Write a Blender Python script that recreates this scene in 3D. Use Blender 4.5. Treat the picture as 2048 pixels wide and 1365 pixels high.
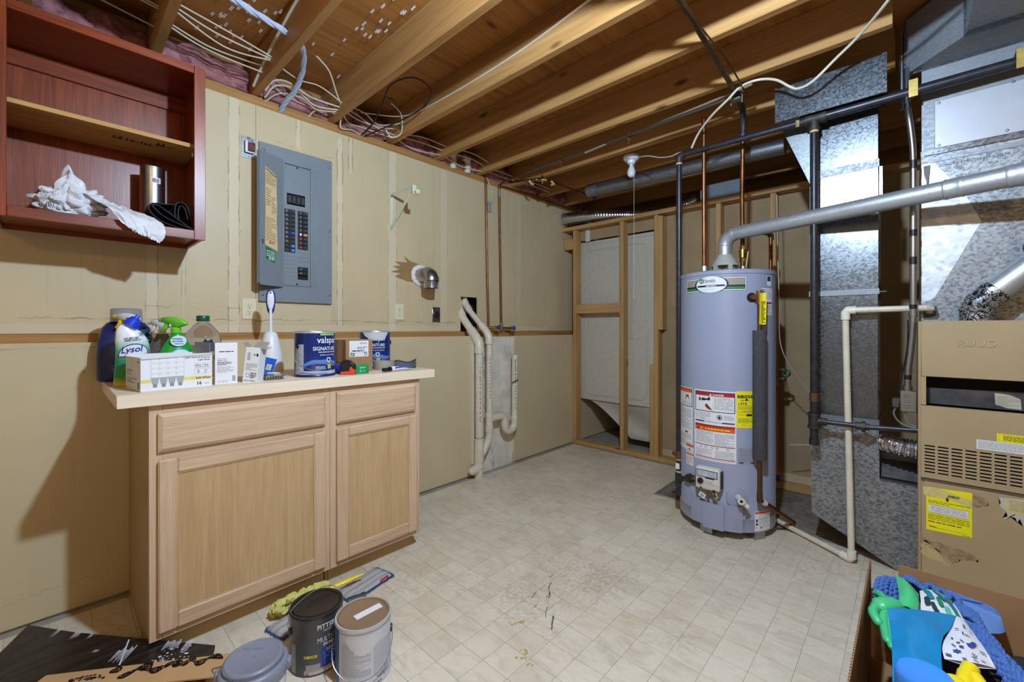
import bpy, bmesh, math, random
from mathutils import Vector, Matrix, noise
random.seed(7)
for o in list(bpy.data.objects): bpy.data.objects.remove(o, do_unlink=True)
SC = bpy.context.scene
COL = SC.collection
PI = math.pi
# ------------------------------------------------------------------ camera, light, exposure
EYE = 1.18                                   # camera height; the photo was taken level, with a lowered lens shift
YAW = math.radians(43.05)
cam = bpy.data.cameras.new('camera'); cam.sensor_width = 36; cam.sensor_fit = 'HORIZONTAL'
cam.lens = 856/2048*36; cam.shift_y = -25/2048; cam.clip_start = .02
co = bpy.data.objects.new('camera', cam); COL.objects.link(co)
co.location = (0, 0, EYE); co.rotation_euler = (PI/2, 0, YAW-PI/2); SC.camera = co
w = bpy.data.worlds.new('world'); SC.world = w; w.use_nodes = True
w.node_tree.nodes['Background'].inputs[0].default_value = (.9, .95, 1, 1)
w.node_tree.nodes['Background'].inputs[1].default_value = .05
def lamp(name, loc, power, radius, col):
    d = bpy.data.lights.new(name, 'POINT'); d.energy = power; d.shadow_soft_size = radius; d.color = col
    o = bpy.data.objects.new(name, d); COL.objects.link(o); o.location = loc; return o
lamp('ceiling_bulb_light', (.74, .30, 2.355), 132, .035, (.55, .76, 1))       # cool white LED bulb on the joist over the camera
lamp('rear_fill_light', (-1.3, -1.2, 2.28), 19, .10, (1, .64, .27))         # added warm fill light, unseen behind the camera, to lift the shadows
SC.view_settings.view_transform = 'Standard'; SC.view_settings.look = 'None'
SC.view_settings.gamma = 1; SC.view_settings.use_curve_mapping = False
SC.view_settings.exposure = 0.75
SC.cycles.max_bounces = 10; SC.cycles.diffuse_bounces = 6; SC.cycles.glossy_bounces = 5
# ------------------------------------------------------------------ helpers
def srgb(c):
    if isinstance(c, str):
        c = [int(c[i:i+2], 16)/255 for i in (0, 2, 4)]
    else: c = [x/255 for x in c]
    return tuple(x/12.92 if x <= .04045 else ((x+.055)/1.055)**2.4 for x in c) + (1,)
MATS = {}
class NT:
    def __init__(s, name):
        s.m = bpy.data.materials.new(name); s.m.use_nodes = True
        s.n = s.m.node_tree.nodes; s.l = s.m.node_tree.links; s.b = s.n['Principled BSDF']
        MATS[name] = s.m
    def add(s, t, **k):
        n = s.n.new(t)
        for a, v in k.items(): setattr(n, a, v)
        return n
    def put(s, v, sock):
        if hasattr(v, 'is_linked') or hasattr(v, 'links'): s.l.new(v, sock)
        else: sock.default_value = v
    def coord(s, kind='Object'):
        return s.add('ShaderNodeTexCoord').outputs[kind]
    def mapping(s, vec, scale=(1, 1, 1), rot=(0, 0, 0), loc=(0, 0, 0)):
        n = s.add('ShaderNodeMapping'); s.l.new(vec, n.inputs[0])
        n.inputs[1].default_value = loc; n.inputs[2].default_value = rot; n.inputs[3].default_value = scale
        return n.outputs[0]
    def noise(s, vec, scale=5, detail=3, rough=.5, dist=0, col=False):
        n = s.add('ShaderNodeTexNoise'); s.l.new(vec, n.inputs['Vector'])
        n.inputs['Scale'].default_value = scale; n.inputs['Detail'].default_value = detail
        n.inputs['Roughness'].default_value = rough; n.inputs['Distortion'].default_value = dist
        return n.outputs[1 if col else 0]
    def voro(s, vec, scale=5, feature='F1', out='Distance', rnd=1):
        n = s.add('ShaderNodeTexVoronoi', feature=feature); s.l.new(vec, n.inputs['Vector'])
        n.inputs['Scale'].default_value = scale; n.inputs['Randomness'].default_value = rnd
        return n.outputs[out]
    def ramp(s, fac, stops, interp='LINEAR'):
        n = s.add('ShaderNodeValToRGB'); n.color_ramp.interpolation = interp; s.l.new(fac, n.inputs[0])
        e = n.color_ramp.elements
        while len(e) < len(stops): e.new(.5)
        for i, (p, c) in enumerate(stops):
            e[i].position = p; e[i].color = (c, c, c, 1) if isinstance(c, (int, float)) else c
        return n.outputs[0]
    def mix(s, fac, a, b, mode='MIX'):
        n = s.add('ShaderNodeMix', data_type='RGBA', blend_type=mode)
        s.put(fac, n.inputs[0]); s.put(a, n.inputs[6]); s.put(b, n.inputs[7]); return n.outputs[2]
    def math(s, op, a, b=0., c=0.):
        n = s.add('ShaderNodeMath', operation=op)
        s.put(a, n.inputs[0]); s.put(b, n.inputs[1]); s.put(c, n.inputs[2]); return n.outputs[0]
    def bump(s, h, strength=.2, dist=.002):
        n = s.add('ShaderNodeBump'); s.l.new(h, n.inputs['Height'])
        n.inputs['Strength'].default_value = strength; n.inputs['Distance'].default_value = dist
        s.l.new(n.outputs[0], s.b.inputs['Normal'])
    def rand(s): return s.add('ShaderNodeObjectInfo').outputs['Random']
    def set(s, **k):
        names = dict(col='Base Color', rough='Roughness', metal='Metallic', spec='Specular IOR Level', trans='Transmission Weight',
                     ior='IOR', alpha='Alpha', coat='Coat Weight', sheen='Sheen Weight')
        for a, v in k.items(): s.put(v, s.b.inputs[names[a]])
        return s.m
def plain(name, c, rough=.5, metal=0, var=.08, scale=9, bump=0, bscale=250, **k):
    if name in MATS: return MATS[name]
    t = NT(name); c = srgb(c); v = t.coord()
    n = t.noise(v, scale, 4)
    lo = tuple(x*(1-var) for x in c[:3])+(1,); hi = tuple(min(1, x*(1+var)) for x in c[:3])+(1,)
    t.set(col=t.ramp(n, [(.3, lo), (.7, hi)]), rough=rough, metal=metal, **k)
    if bump: t.bump(t.noise(v, bscale, 2), bump, .001)
    return t.m
def wood(name, c0, c1, axis=0, rough=.55, knots=True, ring=14, fine=120, cut=.35, spec=.3):
    t = NT(name); v = t.coord()
    off = t.add('ShaderNodeVectorMath', operation='MULTIPLY_ADD')
    t.l.new(t.rand(), off.inputs[0]); off.inputs[1].default_value = (7.3, 5.1, 9.7); t.l.new(v, off.inputs[2])
    v = off.outputs[0]
    sc = [ring]*3; sc[axis] = ring*.055
    sf = [fine]*3; sf[axis] = fine*.03
    g = t.noise(t.mapping(v, tuple(sc)), 1, 4, .55, .6)
    f = t.noise(t.mapping(v, tuple(sf)), 1, 3, .6)
    big = t.noise(v, 1.6, 2)
    c = t.ramp(g, [(.28, srgb(c0)), (.5, srgb(c1)), (.72, srgb(c0))])
    c = t.mix(t.ramp(f, [(.35, cut), (.62, 0.)]), c, tuple(x*.62 for x in srgb(c0)[:3])+(1,))
    c = t.mix(t.ramp(big, [(.3, .22), (.7, 0.)]), c, tuple(x*.75 for x in srgb(c0)[:3])+(1,))
    if knots:
        sk = [5.5]*3; sk[axis] = 2.2
        d = t.voro(t.mapping(v, tuple(sk)), 1)
        c = t.mix(t.ramp(d, [(.035, .85), (.075, .5), (.11, 0.)]), c, srgb((70, 38, 16)))
    t.set(col=c, rough=rough, spec=spec); t.bump(f, .12, .001)
    return t.m
class MB:
    """collects shapes into one bmesh; build() links it as one mesh object"""
    def __init__(s): s.bm = bmesh.new()
    def _merge(s, b, mi, M=None):
        for f in b.faces: f.material_index = mi
        if M is not None: bmesh.ops.transform(b, matrix=M, verts=b.verts)
        me = bpy.data.meshes.new('t'); b.to_mesh(me); b.free(); s.bm.from_mesh(me); bpy.data.meshes.remove(me)
    def box(s, x0, x1, y0, y1, z0, z1, bev=0, mi=0, M=None, seg=1):
        b = bmesh.new(); bmesh.ops.create_cube(b, size=1)
        for v in b.verts:
            v.co = Vector(((x0+x1)/2+v.co.x*(x1-x0), (y0+y1)/2+v.co.y*(y1-y0), (z0+z1)/2+v.co.z*(z1-z0)))
        if bev: bmesh.ops.bevel(b, geom=b.edges[:], offset=bev, segments=seg, affect='EDGES', profile=.5)
        s._merge(b, mi, M); return s
    def hexa(s, P, mi=0, bev=0):           # 8 points: bottom 4 (ccw) then top 4
        b = bmesh.new(); v = [b.verts.new(p) for p in P]
        for f in ((3, 2, 1, 0), (4, 5, 6, 7), (0, 1, 5, 4), (1, 2, 6, 5), (2, 3, 7, 6), (3, 0, 4, 7)): b.faces.new([v[i] for i in f])
        bmesh.ops.recalc_face_normals(b, faces=b.faces)
        if bev: bmesh.ops.bevel(b, geom=b.edges[:], offset=bev, segments=1, affect='EDGES')
        s._merge(b, mi); return s
    def prism(s, pts, ext, mi=0, bev=0):     # closed polygon pushed along ext
        b = bmesh.new(); e = Vector(ext)
        a = [b.verts.new(Vector(p)) for p in pts]; c = [b.verts.new(Vector(p)+e) for p in pts]; n = len(pts)
        b.faces.new(a); b.faces.new(c[::-1])
        for i in range(n): b.faces.new((a[i], c[i], c[(i+1) % n], a[(i+1) % n]))
        bmesh.ops.recalc_face_normals(b, faces=b.faces)
        if bev: bmesh.ops.bevel(b, geom=b.edges[:], offset=bev, segments=1, affect='EDGES')
        bmesh.ops.triangulate(b, faces=[f for f in b.faces if len(f.verts) > 4])
        s._merge(b, mi); return s
    def tube(s, pts, r, seg=10, cap=True, mi=0, smooth=0, squash=None):
        if smooth: pts = spline(pts, smooth)
        pts = [Vector(p) for p in pts]; n = len(pts)
        R = r if isinstance(r, (list, tuple)) else [r]*n
        if len(R) != n: R = [R[min(len(R)-1, int(i*len(R)/n))] for i in range(n)]
        b = bmesh.new(); rings = []; up = None
        for i, p in enumerate(pts):
            t = (pts[min(i+1, n-1)]-pts[max(i-1, 0)])
            if t.length < 1e-9: t = Vector((0, 0, 1))
            t.normalize()
            if up is None:
                up = Vector((0, 0, 1)) if abs(t.z) < .9 else Vector((1, 0, 0))
            u = (up-t*up.dot(t)); 
            if u.length < 1e-6: u = t.orthogonal()
            u.normalize(); up = u; w_ = t.cross(u)
            k = squash or 1
            rings.append([b.verts.new(p+(u*math.cos(2*PI*j/seg)*k+w_*math.sin(2*PI*j/seg))*R[i]) for j in range(seg)])
        for i in range(n-1):
            for j in range(seg):
                b.faces.new((rings[i][j], rings[i][(j+1) % seg], rings[i+1][(j+1) % seg], rings[i+1][j]))
        if cap: b.faces.new(rings[0][::-1]); b.faces.new(rings[-1])
        bmesh.ops.recalc_face_normals(b, faces=b.faces)
        s._merge(b, mi); return s
    def cyl(s, p0, p1, r, r1=None, seg=24, mi=0, cap=True):
        return s.tube([p0, p1], [r, r if r1 is None else r1], seg, cap, mi)
    def lathe(s, prof, c=(0, 0, 0), seg=32, mi=0, sx=1, sy=1, axis=None, a0=0, a1=2*PI, rz=0):
        b = bmesh.new(); full = abs(a1-a0-2*PI) < 1e-6; m = seg if full else seg+1; rings = []
        for r, z in prof:
            if r < 1e-6: rings.append([b.verts.new((0, 0, z))])
            else: rings.append([b.verts.new((r*sx*math.cos(a0+(a1-a0)*j/seg), r*sy*math.sin(a0+(a1-a0)*j/seg), z)) for j in range(m)])
        for A, B in zip(rings, rings[1:]):
            for j in range(seg):
                k = (j+1) % m
                if len(A) == 1 and len(B) == 1: continue
                if len(A) == 1: b.faces.new((A[0], B[j], B[k]))
                elif len(B) == 1: b.faces.new((A[j], A[k], B[0]))
                else: b.faces.new((A[j], A[k], B[k], B[j]))
        bmesh.ops.recalc_face_normals(b, faces=b.faces)
        M = Matrix.Translation(c) @ Matrix.Rotation(rz, 4, 'Z')
        if axis is not None: M = M @ Vector((0, 0, 1)).rotation_difference(Vector(axis)).to_matrix().to_4x4()
        s._merge(b, mi, M); return s
    def grid(s, fn, nu, nv, mi=0, thick=0):   # fn(u,v) with u,v in 0..1
        b = bmesh.new(); V = [[b.verts.new(fn(i/nu, j/nv)) for j in range(nv+1)] for i in range(nu+1)]
        for i in range(nu):
            for j in range(nv): b.faces.new((V[i][j], V[i+1][j], V[i+1][j+1], V[i][j+1]))
        if thick:
            bmesh.ops.recalc_face_normals(b, faces=b.faces)
            bmesh.ops.solidify(b, geom=b.faces[:], thickness=thick)
        s._merge(b, mi); return s
    def blob(s, c, r, sub=3, amp=.1, fr=3, mi=0, M=None, seed=0, ridged=False):
        b = bmesh.new(); bmesh.ops.create_icosphere(b, subdivisions=sub, radius=1)
        for v in b.verts:
            q = v.co*fr+Vector((seed*3.7, seed*1.3, seed*2.1)); n = noise.noise(q)+.5*noise.noise(q*2.1)
            if ridged: n = abs(n)*1.6-.4
            d = v.co*(1+amp*n); v.co = Vector((d.x*r[0], d.y*r[1], d.z*r[2]))
        s._merge(b, mi, Matrix.Translation(c) @ (M or Matrix())); return s
    def text(s, body, size, fn, mi=0, h=.0003, align='LEFT', bold=0, wide=1.0):
        cu = bpy.data.curves.new('f', 'FONT'); cu.body = body; cu.size = size; cu.align_x = align; cu.resolution_u = 2
        cu.offset = bold
        ob = bpy.data.objects.new('f', cu); me = bpy.data.meshes.new_from_object(ob)
        b = bmesh.new(); b.from_mesh(me)
        bmesh.ops.triangulate(b, faces=b.faces)
        for v in b.verts: v.co = Vector(fn(v.co.x*wide, v.co.y, h))
        s._merge(b, mi); bpy.data.objects.remove(ob); bpy.data.curves.remove(cu); bpy.data.meshes.remove(me); return s
    def rect(s, fn, x0, x1, y0, y1, mi=0, h=.0002, nx=1):
        b = bmesh.new()
        a = [b.verts.new(fn(x0+(x1-x0)*i/nx, y0, h)) for i in range(nx+1)]; c = [b.verts.new(fn(x0+(x1-x0)*i/nx, y1, h)) for i in range(nx+1)]
        for i in range(nx): b.faces.new((a[i], a[i+1], c[i+1], c[i]))
        s._merge(b, mi); return s
    def flat(s, fn, pts, mi=0, h=.0002):
        b = bmesh.new(); b.faces.new([b.verts.new(fn(x, y, h)) for x, y in pts]); bmesh.ops.triangulate(b, faces=b.faces)
        s._merge(b, mi); return s
    def oval(s, fn, cx, cy, rx, ry, mi=0, h=.0003, n=28):
        m = n//2; b = bmesh.new(); T = []; B = []          # vertical slices, so that it follows a curved surface
        for i in range(m+1):
            a = PI*i/m; x = cx-rx*math.cos(a); d = max(ry*math.sin(a), ry*.02); T.append(b.verts.new(fn(x, cy+d, h))); B.append(b.verts.new(fn(x, cy-d, h)))
        for i in range(m): b.faces.new((B[i], B[i+1], T[i+1], T[i]))
        s._merge(b, mi); return s
    def lines(s, fn, x0, x1, y0, y1, rows, mi=0, h=.0003, fill=.5, seed=1):   # rows of small print
        R = random.Random(seed); st = (y1-y0)/rows
        for i in range(rows):
            y = y1-st*(i+.5); x = x0; end = x1 if R.random() < .75 else x0+(x1-x0)*R.uniform(.4, .9)
            while x < end:
                wd = min(R.uniform(1.2, 4.2)*st, end-x)
                s.rect(fn, x, x+wd, y-st*fill/2, y+st*fill/2, mi, h, 1); x += wd+st*.45
        return s
    def build(s, name, mats, parent=None, smooth=38, **props):
        if not isinstance(mats, (list, tuple)): mats = [mats]
        me = bpy.data.meshes.new(name); s.bm.to_mesh(me); s.bm.free()
        for m in mats: me.materials.append(m)
        if smooth:
            me.shade_smooth(); me.set_sharp_from_angle(angle=math.radians(smooth))
        return link(name, me, parent, **props)
def link(name, me, parent=None, **props):
    o = bpy.data.objects.new(name, me); COL.objects.link(o)
    if parent is not None:
        o.parent = parent
        if parent.type == 'EMPTY': o.matrix_parent_inverse = Matrix.Translation(-parent.location)
    for k, v in props.items(): o[k] = v
    return o
def spline(pts, n=6):
    P = [Vector(p) for p in pts]; out = []
    for i in range(len(P)-1):
        a, b, c, d = P[max(i-1, 0)], P[i], P[i+1], P[min(i+2, len(P)-1)]
        for k in range(n):
            t = k/n
            out.append(.5*((2*b)+(c-a)*t+(2*a-5*b+4*c-d)*t*t+(3*b-a-3*c+d)*t**3))
    return out+[P[-1]]
def thing(name, label, cat, loc=(0, 0, 0), group=None):
    o = bpy.data.objects.new(name, None); COL.objects.link(o); o.location = loc; o.empty_display_size = .05
    return tag(o, label, cat, group)
def tag(o, label, cat, group=None):
    o['label'] = label; o['category'] = cat
    if group: o['group'] = group
    return o
def place(o, loc, rz=0):
    o.location = loc; o.rotation_euler = (0, 0, rz); return o
def dup(root, loc, rz=0, label=None, group=None):
    r = root.copy(); COL.objects.link(r); place(r, loc, rz)
    if label: r['label'] = label
    if group: r['group'] = group
    for ch in list(root.children):
        c = ch.copy(); COL.objects.link(c); c.parent = r
        for g in ch.children:
            d = g.copy(); COL.objects.link(d); d.parent = c
    return r
def plane(o, xd, yd):
    o, xd, yd = Vector(o), Vector(xd).normalized(), Vector(yd).normalized(); n = xd.cross(yd)
    return lambda x, y, h=0: o+xd*x+yd*y+n*h
def drum(c, r, a_mid, sgn=1):                # x metres along the surface, y height; a_mid = direction that x=0 faces; seen from outside x runs right
    c = Vector(c)
    return lambda x, y, h=0: Vector((c.x+(r+h)*math.cos(a_mid+x/r*sgn), c.y+(r+h)*math.sin(a_mid+x/r*sgn), c.z+y))
# ------------------------------------------------------------------ materials
M_tile = NT('vinyl_tile'); t = M_tile; v = t.add('ShaderNodeNewGeometry').outputs['Position']
cell = t.add('ShaderNodeVectorMath', operation='FLOOR'); t.l.new(t.mapping(v, (1/.117, 1/.117, 0), loc=(-2.094/.117, -.412/.117, 0)), cell.inputs[0])
wn = t.add('ShaderNodeTexWhiteNoise', noise_dimensions='3D'); t.l.new(cell.outputs[0], wn.inputs['Vector'])
vo = t.add('ShaderNodeVectorMath', operation='MULTIPLY_ADD'); t.l.new(wn.outputs['Color'], vo.inputs[0]); vo.inputs[1].default_value = (5, 5, 5); t.l.new(v, vo.inputs[2])
marb = t.noise(t.mapping(vo.outputs[0], (16, 7, 1), (0, 0, .5)), 1, 5, .6, .8)
c = t.ramp(marb, [(.3, srgb((200, 188, 166))), (.55, srgb((221, 211, 191))), (.75, srgb((213, 202, 179)))])
c = t.mix(t.ramp(wn.outputs['Value'], [(0., .0), (.6, .1), (1., .38)]), c, srgb((192, 181, 160)))
dirt = t.noise(v, 1.3, 4, .6); speck = t.noise(v, 55, 4, .7)
c = t.mix(t.math('MULTIPLY', t.ramp(dirt, [(.46, 0.), (.66, .6)]), t.ramp(speck, [(.42, 0.), (.62, .8)])), c, srgb((140, 122, 88)))
c = t.mix(t.ramp(t.noise(v, 3.1, 2), [(.5, 0.), (.75, .25)]), c, srgb((190, 165, 125)))
sp = t.voro(v, 9); c = t.mix(t.ramp(sp, [(.02, .8), (.035, 0.)]), c, srgb((60, 48, 36)))
t.set(col=c, rough=t.ramp(speck, [(.3, .28), (.7, .45)]), spec=.35)
M_tile = t.m
M_slab = plain('dirty_joint', (158, 151, 138), .8, var=.2)
M_conc = NT('stained_concrete'); t = M_conc; v = t.coord(); n = t.noise(v, 3.5, 5, .65); n2 = t.noise(v, 22, 4, .6)
c = t.ramp(n, [(.3, srgb((92, 74, 56))), (.5, srgb((128, 117, 104))), (.7, srgb((152, 146, 138)))])
c = t.mix(t.ramp(n2, [(.4, .45), (.6, 0.)]), c, srgb((84, 70, 58))); t.set(col=c, rough=.7); t.bump(n2, .3, .003); M_conc = t.m
def drywall(name, base, stripes, bands, stain=.5):
    t = NT(name); v = t.coord(); sx = t.add('ShaderNodeSeparateXYZ'); t.l.new(v, sx.inputs[0]); X, Z = sx.outputs[0], sx.outputs[2]
    b = srgb(base); n = t.noise(v, 2.2, 4); f = t.noise(v, 160, 2)
    c = t.ramp(n, [(.3, tuple(x*.90 for x in b[:3])+(1,)), (.7, b)])
    run = t.noise(t.mapping(v, (22, 1, 1.1)), 1, 3, .6)
    c = t.mix(t.math('MULTIPLY', t.ramp(run, [(.55, 0.), (.72, .28*stain)]), t.ramp(t.noise(v, 1.1, 2), [(.4, 0.), (.6, 1.)])), c, srgb((150, 118, 70)))
    wob = t.math('MULTIPLY', t.math('SUBTRACT', t.noise(t.mapping(v, (8, 1, 20)), 1, 5, .7), .5), .022)
    brk = t.ramp(t.noise(v, 9, 3), [(.42, .15), (.58, 1.)])
    for (x0, x1, z0, z1, lite, edge) in stripes:
        d = t.math('SUBTRACT', t.math('ABSOLUTE', t.math('SUBTRACT', t.math('ADD', X, wob), (x0+x1)/2)), (x1-x0)/2)
        g = t.math('MULTIPLY', t.math('GREATER_THAN', Z, z0), t.math('LESS_THAN', t.math('ADD', Z, wob), z1))
        m = t.math('MULTIPLY', t.ramp(t.math('ADD', t.math('MULTIPLY', d, 40.), .5), [(.42, 1.), (.58, 0.)]), g)
        c = t.mix(t.math('MULTIPLY', m, lite*.6), c, srgb((226, 214, 188)))
        e = t.math('MULTIPLY', t.math('MULTIPLY', t.ramp(t.math('ABSOLUTE', d), [(.0012, 1.), (.004, 0.)]), g), brk)
        c = t.mix(t.math('MULTIPLY', e, edge), c, srgb((118, 82, 40)))
    for (z0, x0, x1, amp, k) in bands:
        wz = t.math('MULTIPLY', t.math('SUBTRACT', t.noise(t.mapping(v, (9, 1, 0)), 1, 4, .65), .5), amp)
        d = t.math('ABSOLUTE', t.math('SUBTRACT', t.math('ADD', Z, wz), z0))
        g = t.math('MULTIPLY', t.math('GREATER_THAN', X, x0), t.math('LESS_THAN', X, x1))
        c = t.mix(t.math('MULTIPLY', t.math('MULTIPLY', t.ramp(d, [(.001, 1.), (.0035, 0.)]), g), t.math('MULTIPLY', brk, k)), c, srgb((110, 78, 40)))
    sp = t.voro(v, 6.5); c = t.mix(t.ramp(sp, [(.018, .75), (.03, 0.)]), c, srgb((92, 66, 40)))
    t.set(col=c, rough=.42, spec=.3); t.bump(f, .05, .001); return t.m
M_dry_up = drywall('upper_drywall_paint', (206, 186, 148),
    [(.30, .345, 1.2, 1.6, .55, .6), (.44, .455, 1.2, 1.9, .2, .5), (.64, .69, 1.16, 2.43, .55, .8), (.985, 1.01, 2.25, 2.43, .6, .6), (1.235, 1.27, 1.2, 2.4, .65, .8), (1.31, 1.335, 2.2, 2.42, .5, .8),
     (1.60, 1.665, 1.16, 2.43, .6, .5), (1.86, 1.88, 1.2, 1.4, .3, .5), (2.05, 2.12, 1.2, 2.42, .35, .25), (2.93, 2.99, 1.3, 2.4, .3, .1), (-.4, 3.4, 1.158, 1.20, .35, .3), (.80, 1.2, 1.21, 1.32, .25, .2)],
    [(1.225, -.1, 2.2, .05, .8), (2.255, .85, 1.2, .03, .6), (1.29, .3, .75, .09, .5)])
M_dry_lo = drywall('lower_drywall_paint', (204, 187, 150), [(.06, .09, .4, 1.1, .1, .1)], [(.12, -.3, .3, .12, .35), (1.10, -.4, .3, .02, .5)], .3)
M_dry_back = plain('drywall_paper_back', (158, 132, 98), .9, var=.10, scale=5, bump=.1)
M_room = plain('room_wall_paint', (196, 178, 145), .7)
M_whiteconc = NT('painted_concrete'); t = M_whiteconc; v = t.coord(); n = t.noise(v, 7, 5, .6)
c = t.ramp(n, [(.3, srgb((192, 186, 170))), (.6, srgb((224, 218, 202)))])
c = t.mix(t.ramp(t.noise(t.mapping(v, (14, 1, 4)), 1, 4, .7), [(.58, 0.), (.72, .8)]), c, srgb((92, 92, 92)))
sx = t.add('ShaderNodeSeparateXYZ'); t.l.new(v, sx.inputs[0])
t.set(col=c, rough=.8); t.bump(t.noise(v, 60, 4, .7), .5, .004); M_whiteconc = t.m
M_joist = wood('joist_pine', (160, 112, 60), (188, 140, 84), 1, .6, cut=.25)
M_joist_x = wood('plate_pine', (146, 100, 50), (184, 136, 78), 0, .65)
M_stud = wood('stud_pine', (166, 122, 72), (200, 156, 100), 2, .6, cut=.25)
M_platey = wood('stud_plate_pine', (170, 126, 76), (202, 158, 102), 1, .6, cut=.25)
M_ply = wood('subfloor_plywood', (142, 88, 38), (178, 118, 58), 0, .6, ring=9, fine=60, cut=.25)
M_oakv = wood('oak_upright', (196, 164, 132), (214, 184, 152), 2, .5, False, 26, 210, .22)
M_oakh = wood('oak_level', (192, 160, 130), (214, 184, 152), 0, .5, False, 26, 210, .28)
M_oakp = wood('oak_panel', (188, 154, 110), (202, 170, 126), 2, .5, False, 20, 230, .28)
M_side = plain('cabinet_side_veneer', (176, 146, 96), .6, var=.06)
M_maple = wood('maple_block', (222, 200, 170), (238, 220, 194), 0, .45, False, 16, 140, .12)
M_cherry = wood('cherry_upright', (106, 40, 8), (156, 68, 20), 2, .34, False, 26, 200, .5, .45)
M_cherryh = wood('cherry_level', (102, 38, 8), (148, 62, 18), 0, .34, False, 26, 200, .5, .45)
M_shelf = wood('raw_plywood_shelf', (172, 124, 62), (196, 148, 84), 0, .6, True, 10, 90, .2)
def galv(name, base=(124, 127, 132), rough=.27, scale=110, contrast=.22, metal=.9):
    t = NT(name); v = t.coord(); n = t.add('ShaderNodeTexVoronoi'); t.l.new(t.mapping(v, (1, 1, 1.4), (.4, .3, .2)), n.inputs[0]); n.inputs['Scale'].default_value = scale
    h = t.add('ShaderNodeSeparateColor'); t.l.new(n.outputs['Color'], h.inputs[0])
    big = t.noise(v, 3, 3); b = srgb(base)
    c = t.mix(t.ramp(h.outputs[0], [(.1, contrast), (.9, 0.)]), b, tuple(x*.55 for x in b[:3])+(1,))
    c = t.mix(t.ramp(big, [(.35, .2), (.65, 0.)]), c, tuple(x*.65 for x in b[:3])+(1,))
    t.set(col=c, metal=metal, rough=t.math('ADD', t.math('MULTIPLY', h.outputs[1], .14), rough-.07)); t.bump(h.outputs[2], .04, .001)
    return t.m
M_galv = galv('galvanised_sheet'); M_galv2 = galv('spangled_sheet', (146, 148, 150), .44, 90, .45, .9)
M_trunk = galv('trunk_sheet', (150, 152, 156), .48, 100, .35, .4)
M_galvd = galv('dull_sheet', (140, 142, 146), .5, 90, .25, .75)
M_pipe = galv('vent_pipe_metal', (196, 198, 202), .46, 140, .12, .75)
M_mott = NT('mottled_sheet'); t = M_mott; v = t.coord(); n = t.noise(t.mapping(v, (1, 1, 1.5), (.5, .2, .4)), 62, 4, .6, .6)
M_mott = t.set(col=t.mix(t.ramp(t.noise(v, 4, 3), [(.35, .35), (.65, 0.)]), t.ramp(n, [(.40, srgb((108, 109, 111))), (.47, srgb((140, 141, 143))), (.62, srgb((166, 168, 170)))]), srgb((104, 104, 104))), metal=.7, rough=.5)
M_flex = galv('flex_foil', (206, 208, 212), .24, 20, .06, 1)
M_copper = plain('copper', (150, 100, 68), .4, .95, .3, 12); M_copperd = plain('tarnished_copper', (122, 78, 48), .42, .9, .35, 18)
M_iron = plain('black_iron', (54, 52, 58), .36, .45, .3, 30); M_irond = plain('iron_fitting', (62, 56, 52), .55, .5, .35, 40)
M_brass = plain('brass', (170, 140, 80), .35, 1, .2); M_yellowpipe = plain('thread_seal_yellow', (196, 176, 110), .6)
M_pvc = plain('pvc_white', (216, 205, 184), .35, var=.08, scale=14); M_pvcw = plain('pvc_fitting', (226, 219, 204), .32, var=.06)
M_black = plain('black_plastic', (22, 22, 24), .4); M_white = plain('white_plastic', (228, 228, 232), .35, var=.03)
M_paper = plain('white_card', (224, 224, 226), .55, var=.03); M_ink = plain('black_ink', (26, 26, 30), .6, var=.02); M_grey = plain('grey_ink', (128, 130, 134), .6, var=.02)
M_rim = plain('can_rim_tin', (206, 206, 208), .3, .55, .05)
M_steel = plain('steel', (170, 172, 176), .3, 1, .08, 30); M_screw = plain('screw_steel', (140, 142, 146), .35, 1)
M_panel = plain('panel_grey_enamel', (124, 132, 138), .36, var=.04, spec=.45)
M_tank = plain('heater_grey_enamel', (148, 153, 174), .3, var=.03, scale=3, spec=.45)
M_tan = plain('furnace_tan_enamel', (170, 148, 112), .42, var=.05, scale=5)
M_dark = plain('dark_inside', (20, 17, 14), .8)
M_red = plain('red_ink', (168, 28, 44), .5, var=.03); M_orange = plain('orange_ink', (216, 92, 30), .5, var=.03)
M_yel = plain('yellow_label', (238, 224, 20), .5, var=.03); M_green = plain('green_ink', (16, 122, 62), .5, var=.03)
M_cable = plain('white_cable_jacket', (206, 196, 172), .45, var=.06); M_cableg = plain('grey_cable_jacket', (168, 174, 190), .4, var=.1, scale=40)
M_pink = plain('pink_fibreglass', (160, 104, 104), .95, var=.4, scale=16, bump=1, bscale=70)
M_card = plain('cardboard', (158, 118, 78), .85, var=.07, scale=6); M_carde = plain('cardboard_edge', (186, 150, 108), .9)
M_ivory = plain('ivory_plate', (222, 212, 178), .4, var=.03)
M_frp = plain('fibreglass_backing', (190, 183, 168), .6, var=.06, scale=30, bump=.25, bscale=70)
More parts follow.
